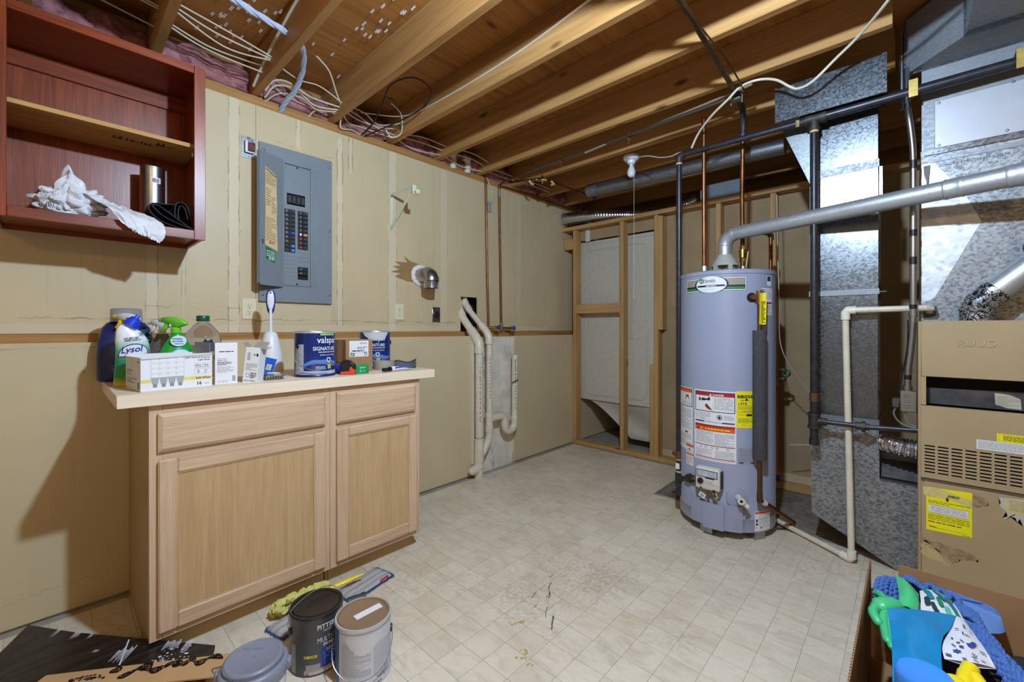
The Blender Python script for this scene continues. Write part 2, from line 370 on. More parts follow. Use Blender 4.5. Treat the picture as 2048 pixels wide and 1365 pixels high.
# ================================================================== setting
def struct(mb, name, m, parent=None, **k):
    o = mb.build(name, m, parent, **k)
    if parent is None: o['kind'] = 'structure'
    return o
LO, UP, BK = 2.556, 2.68, 3.65               # lower drywall face, recessed upper drywall face, stud face of the back wall
JZ, SUBZ = 2.485, 2.69                       # underside of joists, underside of subfloor
fl = MB(); fl.box(-2.2, 2.945, -2.6, 2.80, -.10, -.0012); fl.box(2.945, 5.3, 1.366, 2.80, -.10, -.0012); fl.box(2.945, 5.3, -2.6, 1.366, -.10, -.0025, mi=1)
fl = fl.build('floor', [M_slab, M_conc], None); fl['kind'] = 'structure'
TS = .117; tm = MB(); tm.box(-.0578, .0578, -.0578, .0578, -.0011, 0)
tmo = tm.build('floor_tile', M_tile, fl, smooth=0); tile_mesh = tmo.data
spots = []
for i in range(-24, 14):
    for j in range(-14, 19):
        x, y = 2.094+TS*(i+.5), .412+TS*(j+.5)
        if x > 2.945-.05 and y < 1.366: continue
        if y > LO-.05 or x > BK-.03 and y < 2.5 or x < -.75 or y < -1.2: continue
        d = x*math.cos(YAW)+y*math.sin(YAW); s = x*math.sin(YAW)-y*math.cos(YAW)
        vis = d > .9 and abs(s/d) < 1.2 and not (y > 2.0 and .2 < x < 1.36) and not (x > 1.3 and y < .1 and x < 2.0)
        spots.append((0 if vis else 1, d, x, y))
spots.sort()
for k, (q, d, x, y) in enumerate(spots[:300]):
    o = tmo if k == 0 else link('floor_tile', tile_mesh, fl)
    o.location = (x, y, 0)
far = MB()
for q, d, x, y in spots[300:]: far.box(x-.0578, x+.0578, y-.0578, y+.0578, -.0011, 0)
far.build('floor_tile_field', M_tile, fl, smooth=0, kind='stuff')
sc = MB(); R = random.Random(41); ff = lambda x, y, h=0: Vector((x, y, .0003+h))
def scuff(pts, w):
    P = spline([(a, b, 0) for a, b in pts], 6); n = len(P)
    sc.flat(ff, [(q.x, q.y+w*R.uniform(.3, 1)) for q in P]+[(q.x, q.y-w*R.uniform(.3, 1)) for q in P[::-1]], 0)
scuff([(1.642, 1.258), (1.60, 1.253)], .002); scuff([(1.575, 1.222), (1.535, 1.206), (1.51, 1.180), (1.475, 1.158)], .0045); scuff([(1.47, 1.228), (1.45, 1.222), (1.425, 1.216)], .003); scuff([(1.432, 1.13), (1.395, 1.11), (1.37, 1.09)], .003)
scuff([(1.40, 1.075), (1.36, 1.05), (1.33, 1.03)], .005); scuff([(1.425, 1.175), (1.385, 1.165)], .0015); scuff([(1.465, 1.155), (1.44, 1.135)], .0015); scuff([(1.66, 1.62), (1.70, 1.56), (1.71, 1.53)], .0012)
for (x, y) in ((1.49, 1.17), (1.27, 1.15), (1.25, 1.165), (1.285, 1.145), (1.165, 1.04), (1.145, 1.02), (1.14, .985), (1.62, 1.95), (1.95, 1.35)):
    for k in range(5): sc.oval(ff, x+R.gauss(0, .008), y+R.gauss(0, .008), R.uniform(.002, .006), R.uniform(.002, .005), 1, .0001*k, 10)
sc.build('floor_scuffs', [plain('scuff_mark', (96, 90, 86), .7), plain('yellow_stain', (176, 148, 84), .6)], fl, smooth=0, kind='stuff')
# left wall
wl = MB(); wl.box(-2.2, 5.3, 2.575, 2.80, -.002, 1.11)
wl = struct(wl, 'wall_left', M_whiteconc)
MB().box(-2.2, 5.3, 2.815, 2.86, 1.11, 2.72).build('wall_sheathing', M_dark, wl)
MB().box(-2.2, 2.272, LO, 2.5745, .012, 1.121).build('drywall_panel', M_dry_lo, wl)
MB().box(2.772, 5.2, LO, 2.5745, .012, 1.115).build('drywall_panel', M_dry_lo, wl)
g = .0016
MB().box(-2.2, .772-g, UP, 2.6925, 1.158, 2.43).build('drywall_panel', M_dry_up, wl)
MB().box(.772, 1.990, UP, 2.6925, 1.158, 2.43).build('drywall_panel', M_dry_up, wl)
MB().box(1.990+g, 2.256, UP, 2.6925, 1.158, 2.43).box(2.442, 3.205, UP, 2.6925, 1.158, 2.43).box(2.256, 2.442, UP, 2.6925, 1.44, 2.43).build('drywall_panel', M_dry_up, wl)
MB().box(3.205+g, 5.2, UP, 2.6925, 1.158, 2.43).build('drywall_panel', M_dry_up, wl)
MB().box(-2.2, 5.2, 2.684, 2.80, 1.11, 1.159).build('sill_plate', M_joist_x, wl)
MB().box(-2.2, 5.2, 2.684, 2.80, 2.43, 2.468, .002).build('top_plate', M_joist_x, wl)
MB().box(-2.2, 5.2, 2.690, 2.80, 2.4685, 2.485).build('top_plate', M_joist_x, wl)
for x in (2.20, 2.606): MB().box(x, x+.038, 2.70, 2.80, 1.16, 2.43).build('stud', M_stud, wl)
MB().box(-2.2, 5.2, 2.80, 2.814, 2.485, SUBZ).build('rim_joist', M_joist_x, wl)
# torn brown paper face around the dryer vent, standing a little off the wall
tp = [(1.905, 1.62), (1.86, 1.672), (1.80, 1.682), (1.735, 1.715), (1.765, 1.672), (1.66, 1.668), (1.71, 1.645), (1.645, 1.632), (1.70, 1.616), (1.63, 1.592), (1.71, 1.588), (1.66, 1.562), (1.76, 1.535), (1.83, 1.532), (1.90, 1.55)]
MB().prism([(x-.012, UP-.0009, z-.012) for x, z in tp], (0, .0008, 0)).build('torn_paper_patch', plain('torn_paper', (150, 118, 76), .9), wl)
# ceiling
ce = struct(MB().box(-2.2, 5.3, -2.6, 2.84, SUBZ, SUBZ+.02), 'ceiling', M_ply)
MB().box(1.305, 1.311, -2.0, 2.8, SUBZ-.0008, SUBZ).build('sheet_joint', M_dark, ce)
JX = [-2.10, -1.69, -1.27, -.85, -.46, -.06, .350, .787, 1.219, 1.641, 2.053, 2.486, 2.908, 3.33, 3.75, 4.17, 4.59]
for i, x in enumerate(JX):
    y0 = -2.6
    if x in (1.641, 2.053): y0 = -.22
    if x in (2.486, 2.908): y0 = .06
    if x == 3.33: y0 = -.7
    me = MB().box(-.038, 0, y0, 2.798, JZ, SUBZ-.0005, .002).build('joist', M_joist, ce)
    me.location.x = x
st = MB(); R = random.Random(3)
for i in range(150):                          # flooring staples poking through between the first joists
    x = R.choice([R.uniform(.37, .74), R.uniform(.80, 1.17), R.uniform(.37, .74)]); y = R.uniform(1.2, 2.6)
    if x > .8 and y < 1.5: continue
    ll = R.uniform(.8, 1.25)
    for k in (0, .006): st.tube([(x+k, y+k*.6, SUBZ), (x+k-.010*ll, y+k*.6+.011*ll, SUBZ-.015*ll)], .0010, 5)
st.build('flooring_staples', plain('staple_glint', (226, 226, 226), .35, .3), ce, kind='stuff')  # near-white colour paints in the glint of the bare staples
# pink insulation in each joist bay, over the plate
for k, (a, b) in enumerate(zip(JX[4:15], JX[5:16])):
    m = MB(); w_ = b-.038-a
    for q in range(4):
        m.blob((a+w_*(q+.5)/4, 2.735+.012*((q*7+k) % 3-1), 2.548+.02*((q+k) % 2)), (w_/4*.82, .062, .068), 3, .35, 1.7, seed=k*5+q)
    m.blob((a+w_*.5, 2.72, 2.512), (w_*.47, .05, .028), 3, .3, 2.6, seed=k)
    m.build('insulation_batt', M_pink, wl)
# back wall: open studs, top and bottom plates, drywall on the far side
wb = struct(MB().box(BK, BK+.089, -.7, LO-.001, .0005, .038, .002), 'wall_back', M_platey)
MB().box(BK-.012, BK+.089, -.7, 2.70, 2.190, 2.228, .002).build('top_plate', M_platey, wb)
for y0, y1, z0, z1 in ((2.512, 2.553, .0385, 2.189), (1.978, 2.016, .0385, 2.189), (1.640, 1.678, .0385, 2.189), (1.119, 1.157, .0385, 2.189), (.735, .773, .0385, 2.189), (.33, .368, .0385, 2.189), (-.08, -.042, .0385, 2.189)):
    MB().box(BK, BK+.089, y0, y1, z0, z1, .002).build('stud', M_stud, wb)
MB().box(BK-.004, BK+.085, 1.598, 1.6395, 1.169, 2.176, .002).build('stud_stub', M_stud, wb)
MB().box(BK-.002, BK+.085, 1.6785, 1.718, .0385, .855, .002).build('jack_stud', M_stud, wb)
MB().box(BK+.003, BK+.041, 2.0165, 2.5115, 1.332, 1.424, .002).build('blocking', M_platey, wb)
MB().box(BK+.01, BK+.048, 2.5535, 2.67, 2.0, 2.11, .002).build('blocking', M_platey, wb)
pb = MB().box(BK+.0895, BK+.102, -.7, 1.66, .10, 2.228).box(BK+.0895, BK+.102, 1.66, 2.55, 2.085, 2.228)
pb.build('drywall_panel', M_dry_back, wb)
MB().box(BK+.0895, BK+.100, -.7, 1.66, .0395, .0995).build('drywall_scrap', plain('tan_gypsum', (190, 166, 128), .9, bump=.4, bscale=90), wb)
MB().box(BK+.080, BK+.0885, 2.40, 2.45, 2.07, 2.189).build('drywall_strip', plain('white_gypsum', (206, 202, 194), .9), wb)
ch = MB(); fn = plane((BK+.0890, 1.50, 0), (0, -1, 0), (0, 0, 1))     # carpenter's scrawl in white chalk
ch.text('R CO', .085, lambda x, y, h: fn(y*-.9+.10, x*1.0+1.36, h), h=.0004)
ch.build('chalk_lettering', plain('chalk', (196, 182, 158), .9), wb)
struct(MB().box(-2.2, 5.3, -2.64, -2.6, 0, 2.72), 'wall_right', M_room)
struct(MB().box(-2.24, -2.2, -2.64, 2.86, 0, 2.72), 'wall_rear', M_room)
struct(MB().box(5.3, 5.34, -2.64, 2.86, 0, 2.72), 'wall_far', plain('far_room_paint', (110, 92, 66), .8))
# bathtub and surround seen from behind through the studs
tb = thing('bathtub_surround', 'white fibreglass tub and shower surround seen from behind between the studs', 'bathtub', (3.80, 2.15, 0))
s = MB(); s.box(3.775, 3.783, 1.72, 2.553, .452, 2.075)
s.box(3.768, 3.776, 1.72, 2.553, 2.045, 2.075, .002).box(3.762, 3.776, 2.51, 2.553, .452, 2.05, .003).box(3.768, 3.776, 1.72, 2.553, .448, .478, .003)
rim = [(2.47, .56), (2.485, 1.9), (2.47, 1.95), (2.43, 1.975), (1.86, 1.985), (1.815, 1.96), (1.80, 1.9), (1.80, .58), (1.815, .53), (1.86, .505), (2.42, .505), (2.455, .52), (2.47, .56)]
s.tube([(3.774, y, z) for y, z in rim], .007, 6, mi=0)
s.build('surround_panel', M_frp, tb)
def tubfn(u, v):                              # curved end of the tub under the panel
    y0 = 2.47-.44*(v**.62) ; y1 = 1.76
    y = y0+(y1-y0)*u
    return Vector((3.79+.05*math.sin(PI*min(1, v*1.1))*math.sin(PI*u)+.10*v, y, .452-.36*v**.9))
MB().grid(tubfn, 16, 16, thick=-.008).build('tub_end', M_frp, tb)
MB().prism([(3.80, 1.755, .45), (3.80, 1.772, .45), (3.80, 1.79, .03), (3.80, 1.755, .03)], (.6, 0, 0)).build('tub_side', M_frp, tb)
# ================================================================== cables overhead
def cable(name, label, pts, r, m, smooth=7, seg=8, squash=None, group=None):
    o = MB().tube(pts, r, seg, smooth=smooth, squash=squash).build(name, m, None)
    return tag(o, label, 'cable', group)
# twisted grey service cable through the first bays
sv = thing('service_cable', 'thick grey twisted service cable crossing the joist bays above the electrical panel', 'cable', (.7, 2.3, 2.6))
def twist(pts, r, rr, turns, m, parent, n=3, name='strand'):
    P = spline(pts, 10)
    for k in range(n):
        Q = []
        for i, p in enumerate(P):
            t = (P[min(i+1, len(P)-1)]-P[max(i-1, 0)]).normalized(); u = t.orthogonal().normalized() if abs(t.z) > .9 else Vector((0, 0, 1)).cross(t).normalized(); w_ = t.cross(u)
            a = 2*PI*(k/n+turns*i/len(P)); Q.append(p+(u*math.cos(a)+w_*math.sin(a))*rr)
        MB().tube(Q, r, 8).build(name, m, parent)
twist([(.20, 2.05, 2.60), (.32, 2.07, 2.60), (.55, 2.12, 2.585), (.745, 2.15, 2.575)], .0085, .007, 3.0, M_cableg, sv)
twist([(.79, 2.17, 2.57), (.86, 2.25, 2.59), (.915, 2.40, 2.57), (.925, 2.53, 2.52), (.905, 2.63, 2.475), (.90, 2.70, 2.44)], .0085, .007, 3.0, M_cableg, sv)
def bundle(name, label, runs, group=None, r=.0050):
    t = thing(name, label, 'cables', Vector(runs[0][0]), group)
    for p in runs: MB().tube(p, r, 6, smooth=7, squash=.6).build('cable_run', M_cable, t)
    return t
bundle('cable_bundle', 'white cables crossing the bay just above the red cabinet corner',
  [[(.31, 2.33, 2.60), (.55, 2.36, 2.585), (.752, 2.36, 2.55)], [(.31, 2.34, 2.595), (.52, 2.39, 2.57), (.752, 2.37, 2.545)], [(.31, 2.35, 2.592), (.56, 2.44, 2.55), (.752, 2.375, 2.54)],
   [(.31, 2.46, 2.58), (.50, 2.50, 2.555), (.64, 2.48, 2.545), (.752, 2.47, 2.55)], [(.31, 2.47, 2.575), (.50, 2.515, 2.545), (.752, 2.50, 2.53)]])
bundle('cable_bundle', 'white cables in the shadow above the red cabinet top',
  [[(-.10, 2.36, 2.62), (.10, 2.38, 2.605), (.313, 2.40, 2.585)], [(-.10, 2.37, 2.615), (.10, 2.40, 2.60), (.313, 2.41, 2.58)], [(-.10, 2.50, 2.60), (.10, 2.52, 2.585), (.313, 2.53, 2.56)]])
bundle('cable_bundle', 'tangled white cables dropping into the wall directly above the electrical panel',
  [[(.80, 2.62, 2.50), (.83, 2.58, 2.55), (.90, 2.56, 2.565), (1.02, 2.56, 2.53), (1.18, 2.53, 2.52)], [(.81, 2.66, 2.48), (.85, 2.60, 2.54), (.95, 2.58, 2.55), (1.06, 2.60, 2.51), (1.18, 2.55, 2.51)],
   [(.82, 2.69, 2.47), (.88, 2.63, 2.52), (.99, 2.61, 2.53), (1.08, 2.62, 2.50), (1.18, 2.57, 2.505)], [(.79, 2.45, 2.58), (.93, 2.50, 2.57), (1.05, 2.50, 2.58), (1.18, 2.50, 2.535)],
   [(.96, 2.33, 2.64), (1.05, 2.38, 2.62), (1.13, 2.47, 2.575), (1.185, 2.52, 2.53)], [(.84, 2.64, 2.55), (.94, 2.66, 2.53), (1.04, 2.66, 2.52), (1.15, 2.64, 2.50)],
   [(1.06, 2.69, 2.47), (1.08, 2.65, 2.50), (1.12, 2.61, 2.51), (1.18, 2.59, 2.50)], [(.80, 2.69, 2.50), (.805, 2.60, 2.56), (.81, 2.52, 2.60)]])
bundle('cable_bundle', 'tangled white cables in the bay with the black coax loop',
  [[(1.225, 2.53, 2.55), (1.36, 2.56, 2.56), (1.48, 2.60, 2.54), (1.60, 2.50, 2.56)], [(1.225, 2.55, 2.54), (1.33, 2.60, 2.55), (1.44, 2.62, 2.53), (1.60, 2.60, 2.51)],
   [(1.225, 2.57, 2.53), (1.36, 2.62, 2.53), (1.50, 2.60, 2.53), (1.60, 2.56, 2.54)], [(1.225, 2.58, 2.52), (1.30, 2.66, 2.51), (1.40, 2.66, 2.51), (1.60, 2.63, 2.50)],
   [(1.225, 2.60, 2.51), (1.25, 2.66, 2.46), (1.33, 2.67, 2.475), (1.42, 2.70, 2.47)], [(1.33, 2.55, 2.55), (1.52, 2.48, 2.57), (1.605, 2.42, 2.59)],
   [(1.47, 2.43, 2.62), (1.55, 2.44, 2.58), (1.60, 2.52, 2.50), (1.56, 2.58, 2.48), (1.50, 2.56, 2.52)]])
bundle('cable_bundle', 'white cables crossing the bay left of the two short drain stubs', [[(1.643, 2.60, 2.53), (1.80, 2.56, 2.55), (2.013, 2.56, 2.55)], [(1.643, 2.62, 2.52), (1.82, 2.60, 2.53), (2.013, 2.60, 2.53)], [(1.643, 2.64, 2.51), (1.80, 2.66, 2.49), (2.013, 2.63, 2.505)]])
bundle('cable_bundle', 'white cables crossing the bay over the two short drain stubs', [[(2.055, 2.56, 2.55), (2.25, 2.53, 2.56), (2.446, 2.55, 2.55)], [(2.055, 2.60, 2.53), (2.28, 2.58, 2.54), (2.446, 2.60, 2.53)], [(2.055, 2.63, 2.505), (2.25, 2.66, 2.49), (2.446, 2.64, 2.50)]])
bundle('cable_bundle', 'white cables crossing the bay right of the copper pipes by the wall', [[(2.49, 2.60, 2.53), (2.68, 2.57, 2.52), (2.868, 2.58, 2.52)], [(2.49, 2.63, 2.51), (2.68, 2.62, 2.505), (2.868, 2.60, 2.51)]])
bundle('cable_bundle', 'white cables in the farthest lit bay near the corner', [[(2.912, 2.56, 2.53), (3.10, 2.54, 2.52), (3.29, 2.55, 2.52)], [(2.912, 2.60, 2.51), (3.10, 2.58, 2.51), (3.29, 2.57, 2.50)]])
cable('cable', 'white cable running along the side of the joist past the black loop', [(1.598, 2.42, 2.585), (1.597, 2.2, 2.565), (1.598, 1.8, 2.56), (1.598, 1.4, 2.575), (1.598, 1.0, 2.62), (1.598, .72, 2.65)], .0075, M_cable, squash=.5)
cable('cable', 'white cable stapled along the joist side above the service cable', [(.742, 2.62, 2.50), (.743, 2.45, 2.56), (.744, 2.2, 2.62), (.744, 1.9, 2.66), (.744, 1.2, 2.67)], .0065, M_cable, squash=.5)
cable('coax_cable', 'thin black coax cable hanging in a loop between two joists', [(1.40, 2.69, 2.47), (1.43, 2.58, 2.53), (1.40, 2.42, 2.58), (1.365, 2.26, 2.625), (1.41, 2.11, 2.63), (1.50, 2.07, 2.60), (1.555, 2.14, 2.57), (1.56, 2.27, 2.545), (1.52, 2.45, 2.52), (1.46, 2.60, 2.49), (1.42, 2.69, 2.47)], .0042, M_black)
cable('cable', 'cream cable sagging from the joists across the big metal duct box', [(2.675, 0.989, 2.29), (2.637, 0.934, 2.35), (2.549, 0.831, 2.388), (2.493, 0.73, 2.42), (2.475, 0.661, 2.457), (2.471, 0.578, 2.459), (2.509, 0.507, 2.447), (2.548, 0.451, 2.406), (2.542, 0.414, 2.381), (2.519, 0.351, 2.384), (2.484, 0.256, 2.439), (2.403, 0.167, 2.463), (2.21, 0.066, 2.455), (2.04, -.02, 2.47)], .0062, M_cable)
cable('cable', 'cream cable under the joists behind the pull chain bulb', [(2.58, 1.70, 2.43), (2.60, 1.45, 2.46), (2.60, 1.15, 2.475), (2.56, .8, 2.478), (2.53, .62, 2.478)], .0065, plain('dusty_cable', (140, 122, 92), .6))
cable('cable', 'thin white cable end with clear plug hanging at the wall top', [(2.53, 2.66, 2.475), (2.56, 2.665, 2.43), (2.595, 2.668, 2.37), (2.592, 2.668, 2.31), (2.572, 2.67, 2.275)], .0045, M_cable)
pl = MB().box(2.552, 2.592, 2.664, 2.677, 2.19, 2.275, .003); tag(pl.build('plastic_sleeve', plain('clear_sleeve', (205, 205, 205), .15, trans=.55, ior=1.3), None), 'clear plastic sleeve on the white cable end hanging at the wall top', 'sleeve')
# grey sheet duct in the far bay and the silver flex hose over the back wall
t = thing('round_duct', 'round galvanised duct in the far joist bay above the bulb', 'duct', (3.35, 1.3, 2.4))
MB().tube([(3.34, 2.15, 2.436), (3.35, .62, 2.405)], .052, 24).build('duct_pipe', M_galv2, t)
MB().tube([(3.34, 2.165, 2.437), (3.34, 2.06, 2.434)], .0545, 24).build('duct_collar', M_galvd, t)
tag(t, t['label'], 'duct')
P = spline([(3.66, 2.70, 2.325), (3.67, 2.5, 2.318), (3.70, 2.3, 2.305), (3.76, 2.08, 2.282), (3.80, 1.9, 2.255), (3.83, 1.7, 2.245), (3.80, 1.45, 2.265), (3.79, 1.34, 2.29)], 34)
t = thing('flex_hose', 'silver corrugated flex hose lying on the back wall top plate', 'duct hose', (3.68, 2.2, 2.29))
MB().tube(P, [.062*(1-.25*min(1, i/len(P)*1.1)) + (.0035 if i % 4 < 2 else 0) for i in range(len(P))], 22).build('foil_hose', M_flex, t)
cr = MB()
for i in range(22):
    a = 2*PI*i/22; cr.blob((3.66+.066*math.cos(a), 2.674, 2.325+.066*math.sin(a)), (.016, .006, .015), 2, .4, 2, seed=i)
cr.build('caulk_ring', plain('grey_caulk', (168, 160, 150), .8), t)
tag(MB().box(3.665, 3.76, .98, 1.27, 2.2285, 2.36, .006).box(3.662, 3.765, 1.27, 1.285, 2.235, 2.33, .003).build('fan_housing', plain('fan_grey', (112, 118, 128), .6), None), 'grey metal fan box sitting on the back wall plate by the copper pipe', 'box')
# ================================================================== red-brown wall cabinet
uc = thing('wall_cabinet', 'open red-brown wooden wall cabinet with one raw plywood shelf, no doors', 'cabinet', (.15, 2.5, 1.58))
X0, X1, YF, YB, Z0, Z1 = -.155, .468, 2.335, 2.678, 1.578, 2.352
MB().box(X1-.016, X1-.003, YF+.0195, YB, Z0+.004, Z1-.004, .001).build('side_panel', M_cherry, uc)
MB().box(X0+.003, X0+.016, YF+.0195, YB, Z0+.004, Z1-.004, .001).build('side_panel', M_cherry, uc)
MB().box(X0+.0165, X1-.0165, YF+.0195, YB-.007, Z0+.020, Z0+.032).build('bottom_panel', M_cherryh, uc)
MB().box(X0+.0165, X1-.0165, YF+.0195, YB-.007, Z1-.03, Z1-.012).build('top_panel', M_cherryh, uc)
MB().box(X0+.0165, X1-.0165, YB-.0065, YB-.0005, Z0+.006, Z1-.012).build('back_panel', M_cherry, uc)
MB().box(X0+.0165, X1-.0165, YB-.022, YB-.0068, Z1-.10, Z1-.031).build('hanging_rail', M_cherryh, uc)
MB().box(X0+.0165, X1-.0165, YB-.022, YB-.0068, Z0+.003, Z0+.0195).build('hanging_rail', M_cherryh, uc)
MB().box(X1-.041, X1, YF, YF+.019, Z0, Z1, .0015).build('stile', M_cherry, uc)
MB().box(X0, X0+.041, YF, YF+.019, Z0, Z1, .0015).build('stile', M_cherry, uc)
MB().box(X0+.0412, X1-.0412, YF, YF+.019, Z0, Z0+.040, .0015).build('rail', M_cherryh, uc)
MB().box(X0+.0412, X1-.0412, YF, YF+.019, Z1-.035, Z1, .0015).build('rail', M_cherryh, uc)
sh = MB().box(X0+.017, X1-.0168, YF+.05, YB-.008, 2.000, 2.018, .0008).build('shelf', M_shelf, uc)
stp = MB(); fn = plane((.18, 2.46, 1.9996), (1, 0, 0), (0, -1, 0)); fx = lambda x, y, h: fn(x, y, h)
for i, (a, b, c, d) in enumerate([(0, .035, 0, .012), (.002, .008, .012, .034), (.02, .03, .014, .034), (.042, .05, .0, .03), (.056, .085, .01, .018), (.06, .066, .0, .03), (.09, .098, .004, .03), (.104, .13, .002, .010), (.104, .11, .0, .028), (.12, .126, .012, .03), (.14, .172, .03, .05), (.142, .15, .05, .07), (.16, .168, .05, .075), (.18, .2, .04, .05)]):
    stp.box(.17+a, .17+b, 2.50-d, 2.50-c, 1.9992, 1.9999)
stp.build('mill_stamp', plain('stamp_ink', (84, 54, 26), .9), sh)
for z in (1.999-.012,): 
    for x, s in ((X0+.0165, 1), (X1-.0165, -1)): MB().box(min(x, x+s*.012), max(x, x+s*.012), 2.45, 2.462, z-.004, z+.0125).build('shelf_pin', M_white, uc)
FZ = Z0+.0322                                # inside floor of the cabinet
# crumpled white carrier bag spilling over the rail
def crumple(p, a, s, f): 
    n = noise.noise(Vector(p)*f+Vector((s, s*2, 0))); m = noise.noise(Vector(p)*f*2.3+Vector((0, s, s)))
    return a*(abs(n)*1.7+abs(m)*.8-.5)
bg = thing('plastic_bag', 'crumpled white plastic carrier bag with faint printing, spilling over the cabinet rail', 'bag', (.1, 2.4, FZ))
M_bag = plain('bag_film', (226, 226, 230), .28, var=.05, trans=.12, ior=1.2)
bm_ = MB(); b = bmesh.new(); bmesh.ops.create_icosphere(b, subdivisions=5, radius=1)
for v_ in b.verts:
    p = v_.co.copy(); d4, p4 = noise.voronoi(p*2.3+Vector((3, 1, 2))); k = 1+.42*(d4[1]-d4[0])-.20+crumple(p, .12, 1.7, 1.9)
    q = Vector((p.x*.105*k, p.y*.080*k, p.z*.082*k))
    if p.z > .1: q.z += max(0, 1-abs((p.x+.05)/.42))*.075*p.z
    if q.z < -.062: q.z = -.062
    v_.co = q+Vector((.045, 2.448, FZ+.0635))
bm_._merge(b, 0); bm_.build('bag_body', M_bag, bg, smooth=16)
def tail(u, v):
    sp = spline([(.10, 2.44, FZ+.10), (.16, 2.40, FZ+.085), (.20, 2.365, FZ+.06), (.235, 2.326, FZ+.030), (.255, 2.318, FZ-.025), (.262, 2.316, FZ-.05)], 8); i = u*(len(sp)-1); p = sp[int(i)].lerp(sp[min(int(i)+1, len(sp)-1)], i-int(i))
    wd = .05+.05*math.sin(PI*min(1, u*1.05)); q = Vector((p.x+(v-.5)*wd*2*(.9), p.y+(v-.5)*.022, p.z+(v-.5)*-.035))
    f = noise.noise(Vector((u*5, v*7, 3.3))); q += Vector((0, -abs(f)*.022, abs(noise.noise(Vector((u*9, v*9, 8))))*.016-.004)); 
    if q.z < Z0+.042: q.y = min(q.y, YF-.003-abs(f)*.012)
    return q
MB().grid(tail, 30, 18, thick=.0006).build('bag_handle', M_bag, bg, smooth=24)
pr = MB(); fn = plane((-.02, 2.383, FZ+.03), (.93, -.2, 0), (0, -.2, 1))
MB().text('from', .018, lambda x, y, h: Vector((-.028+x*.75, 2.402-x*.95-.012, FZ+.078+y)), h=.0005).build('print', plain('bag_red', (150, 60, 70), .5), bg)
MB().text('(B)', .026, lambda x, y, h: Vector((-.022+x*.75, 2.393-x*.8-.012, FZ+.030+y)), h=.0005).build('print', M_ink, bg)
t = thing('metal_sleeve', 'short shiny metal duct sleeve with a barcode sticker standing in the red cabinet', 'duct', (.315, 2.56, FZ))
MB().lathe([(.0, 0), (.046, 0), (.046, .006), (.0455, .008), (.0455, .306), (.0465, .310), (.0440, .310), (.0435, .303), (.0435, .01), (0, .01)], (.312, 2.565, FZ+.0002), 36).build('sleeve', M_steel, t)
a = math.atan2(-.92, -.12); fn = drum((.312, 2.565, FZ+.245), .0456, a)
lb = MB().rect(fn, -.006, .030, -.012, .014, 0, .0004, 6)
R = random.Random(5)
for i in range(12): lb.rect(fn, -.002+i*.0023, -.002+i*.0023+R.uniform(.0006, .0016), -.008, .009, 1, .0008)
lb.build('barcode_label', [M_paper, M_ink], t)
M_felt = plain('black_cloth', (26, 26, 30), .75, var=.15, bump=.2)
t = thing('folded_cloth', 'folded black vinyl cloth on the cabinet floor, in front of the metal sleeve', 'cloth', (.385, 2.43, FZ))
def fold(pts, th, d, name, ox=0, oz=0, oy=0):
    P = spline(pts, 8); m = MB(); n = len(P)
    def fn(u, v):
        i = min(n-1, int(round(u*(n-1)))); p = P[i]; return Vector((p[0]+ox, 2.362+oy+v*d+.006*math.sin(v*7+p[0]*40), p[1]+oz+.004*math.sin(v*5)))
    m.grid(fn, n-1, 8, thick=th); return m.build(name, M_felt, t, smooth=50)
P2 = lambda L: [(x, z, 0) for x, z in L]
fold(P2([(.425, .010), (.33, .050), (.294, .078), (.285, .092), (.30, .100), (.33, .085), (.41, .025), (.428, .012)]), .004, .10, 'fold_layer', 0, FZ+.002)
fold(P2([(.415, .006), (.32, .032), (.283, .062), (.274, .088), (.29, .108), (.33, .113), (.365, .120)]), .004, .12, 'fold_layer', 0, FZ+.001, .012)
fold(P2([(.372, .045), (.366, .085), (.372, .125), (.392, .135), (.412, .118), (.425, .07), (.432, .02)]), .004, .13, 'fold_layer', 0, FZ+.002, .03)
fold(P2([(.380, .040), (.378, .085), (.384, .115), (.396, .120), (.408, .100), (.416, .06)]), .004, .12, 'fold_layer', 0, FZ+.003, .036)
# ================================================================== electrical panel and wall fittings
ep = thing('electrical_panel', 'grey electrical breaker panel with its door hanging open on the beige wall', 'breaker panel', (.98, 2.67, 1.8))
a0, a1, c0, c1 = .783, 1.192, 1.334, 2.228
o0, o1, p0, p1 = .909, 1.066, 1.432, 2.142
cv = MB()
for b_ in ((a0, o0, c0, c1), (o1, a1, c0, c1), (o0, o1, c0, p0), (o0, o1, p1, c1)): cv.box(b_[0], b_[1], 2.661, 2.6795, b_[2], b_[3])
cv.build('cover', M_panel, ep)
rimpts = [(o0, p0), (o1, p0), (o1, p1), (o0, p1), (o0, p0)]
MB().tube([(x, 2.661, z) for x, z in rimpts], .005, 8).tube([(1.095, 2.661, 1.428), (1.095, 2.661, 2.146)], .004, 8).build('opening_rim', M_panel, ep)
def frame(mb, x0, x1, z0, z1, holes, y0, y1):   # a plate with holes, cut in strips
    xs = sorted({x0, x1, *[h[0] for h in holes], *[h[1] for h in holes]}); zs = sorted({z0, z1, *[h[2] for h in holes], *[h[3] for h in holes]})
    for i in range(len(xs)-1):
        for j in range(len(zs)-1):
            cx, cz = (xs[i]+xs[i+1])/2, (zs[j]+zs[j+1])/2
            if not any(h[0] < cx < h[1] and h[2] < cz < h[3] for h in holes): mb.box(xs[i], xs[i+1], y0, y1, zs[j], zs[j+1])
    return mb
MAIN = (.928, 1.031, 1.908, 1.974); LC = (.915, .975, 1.627, 1.880); RC = (.989, 1.048, 1.651, 1.880); LOW = (.989, 1.048, 1.471, 1.546)
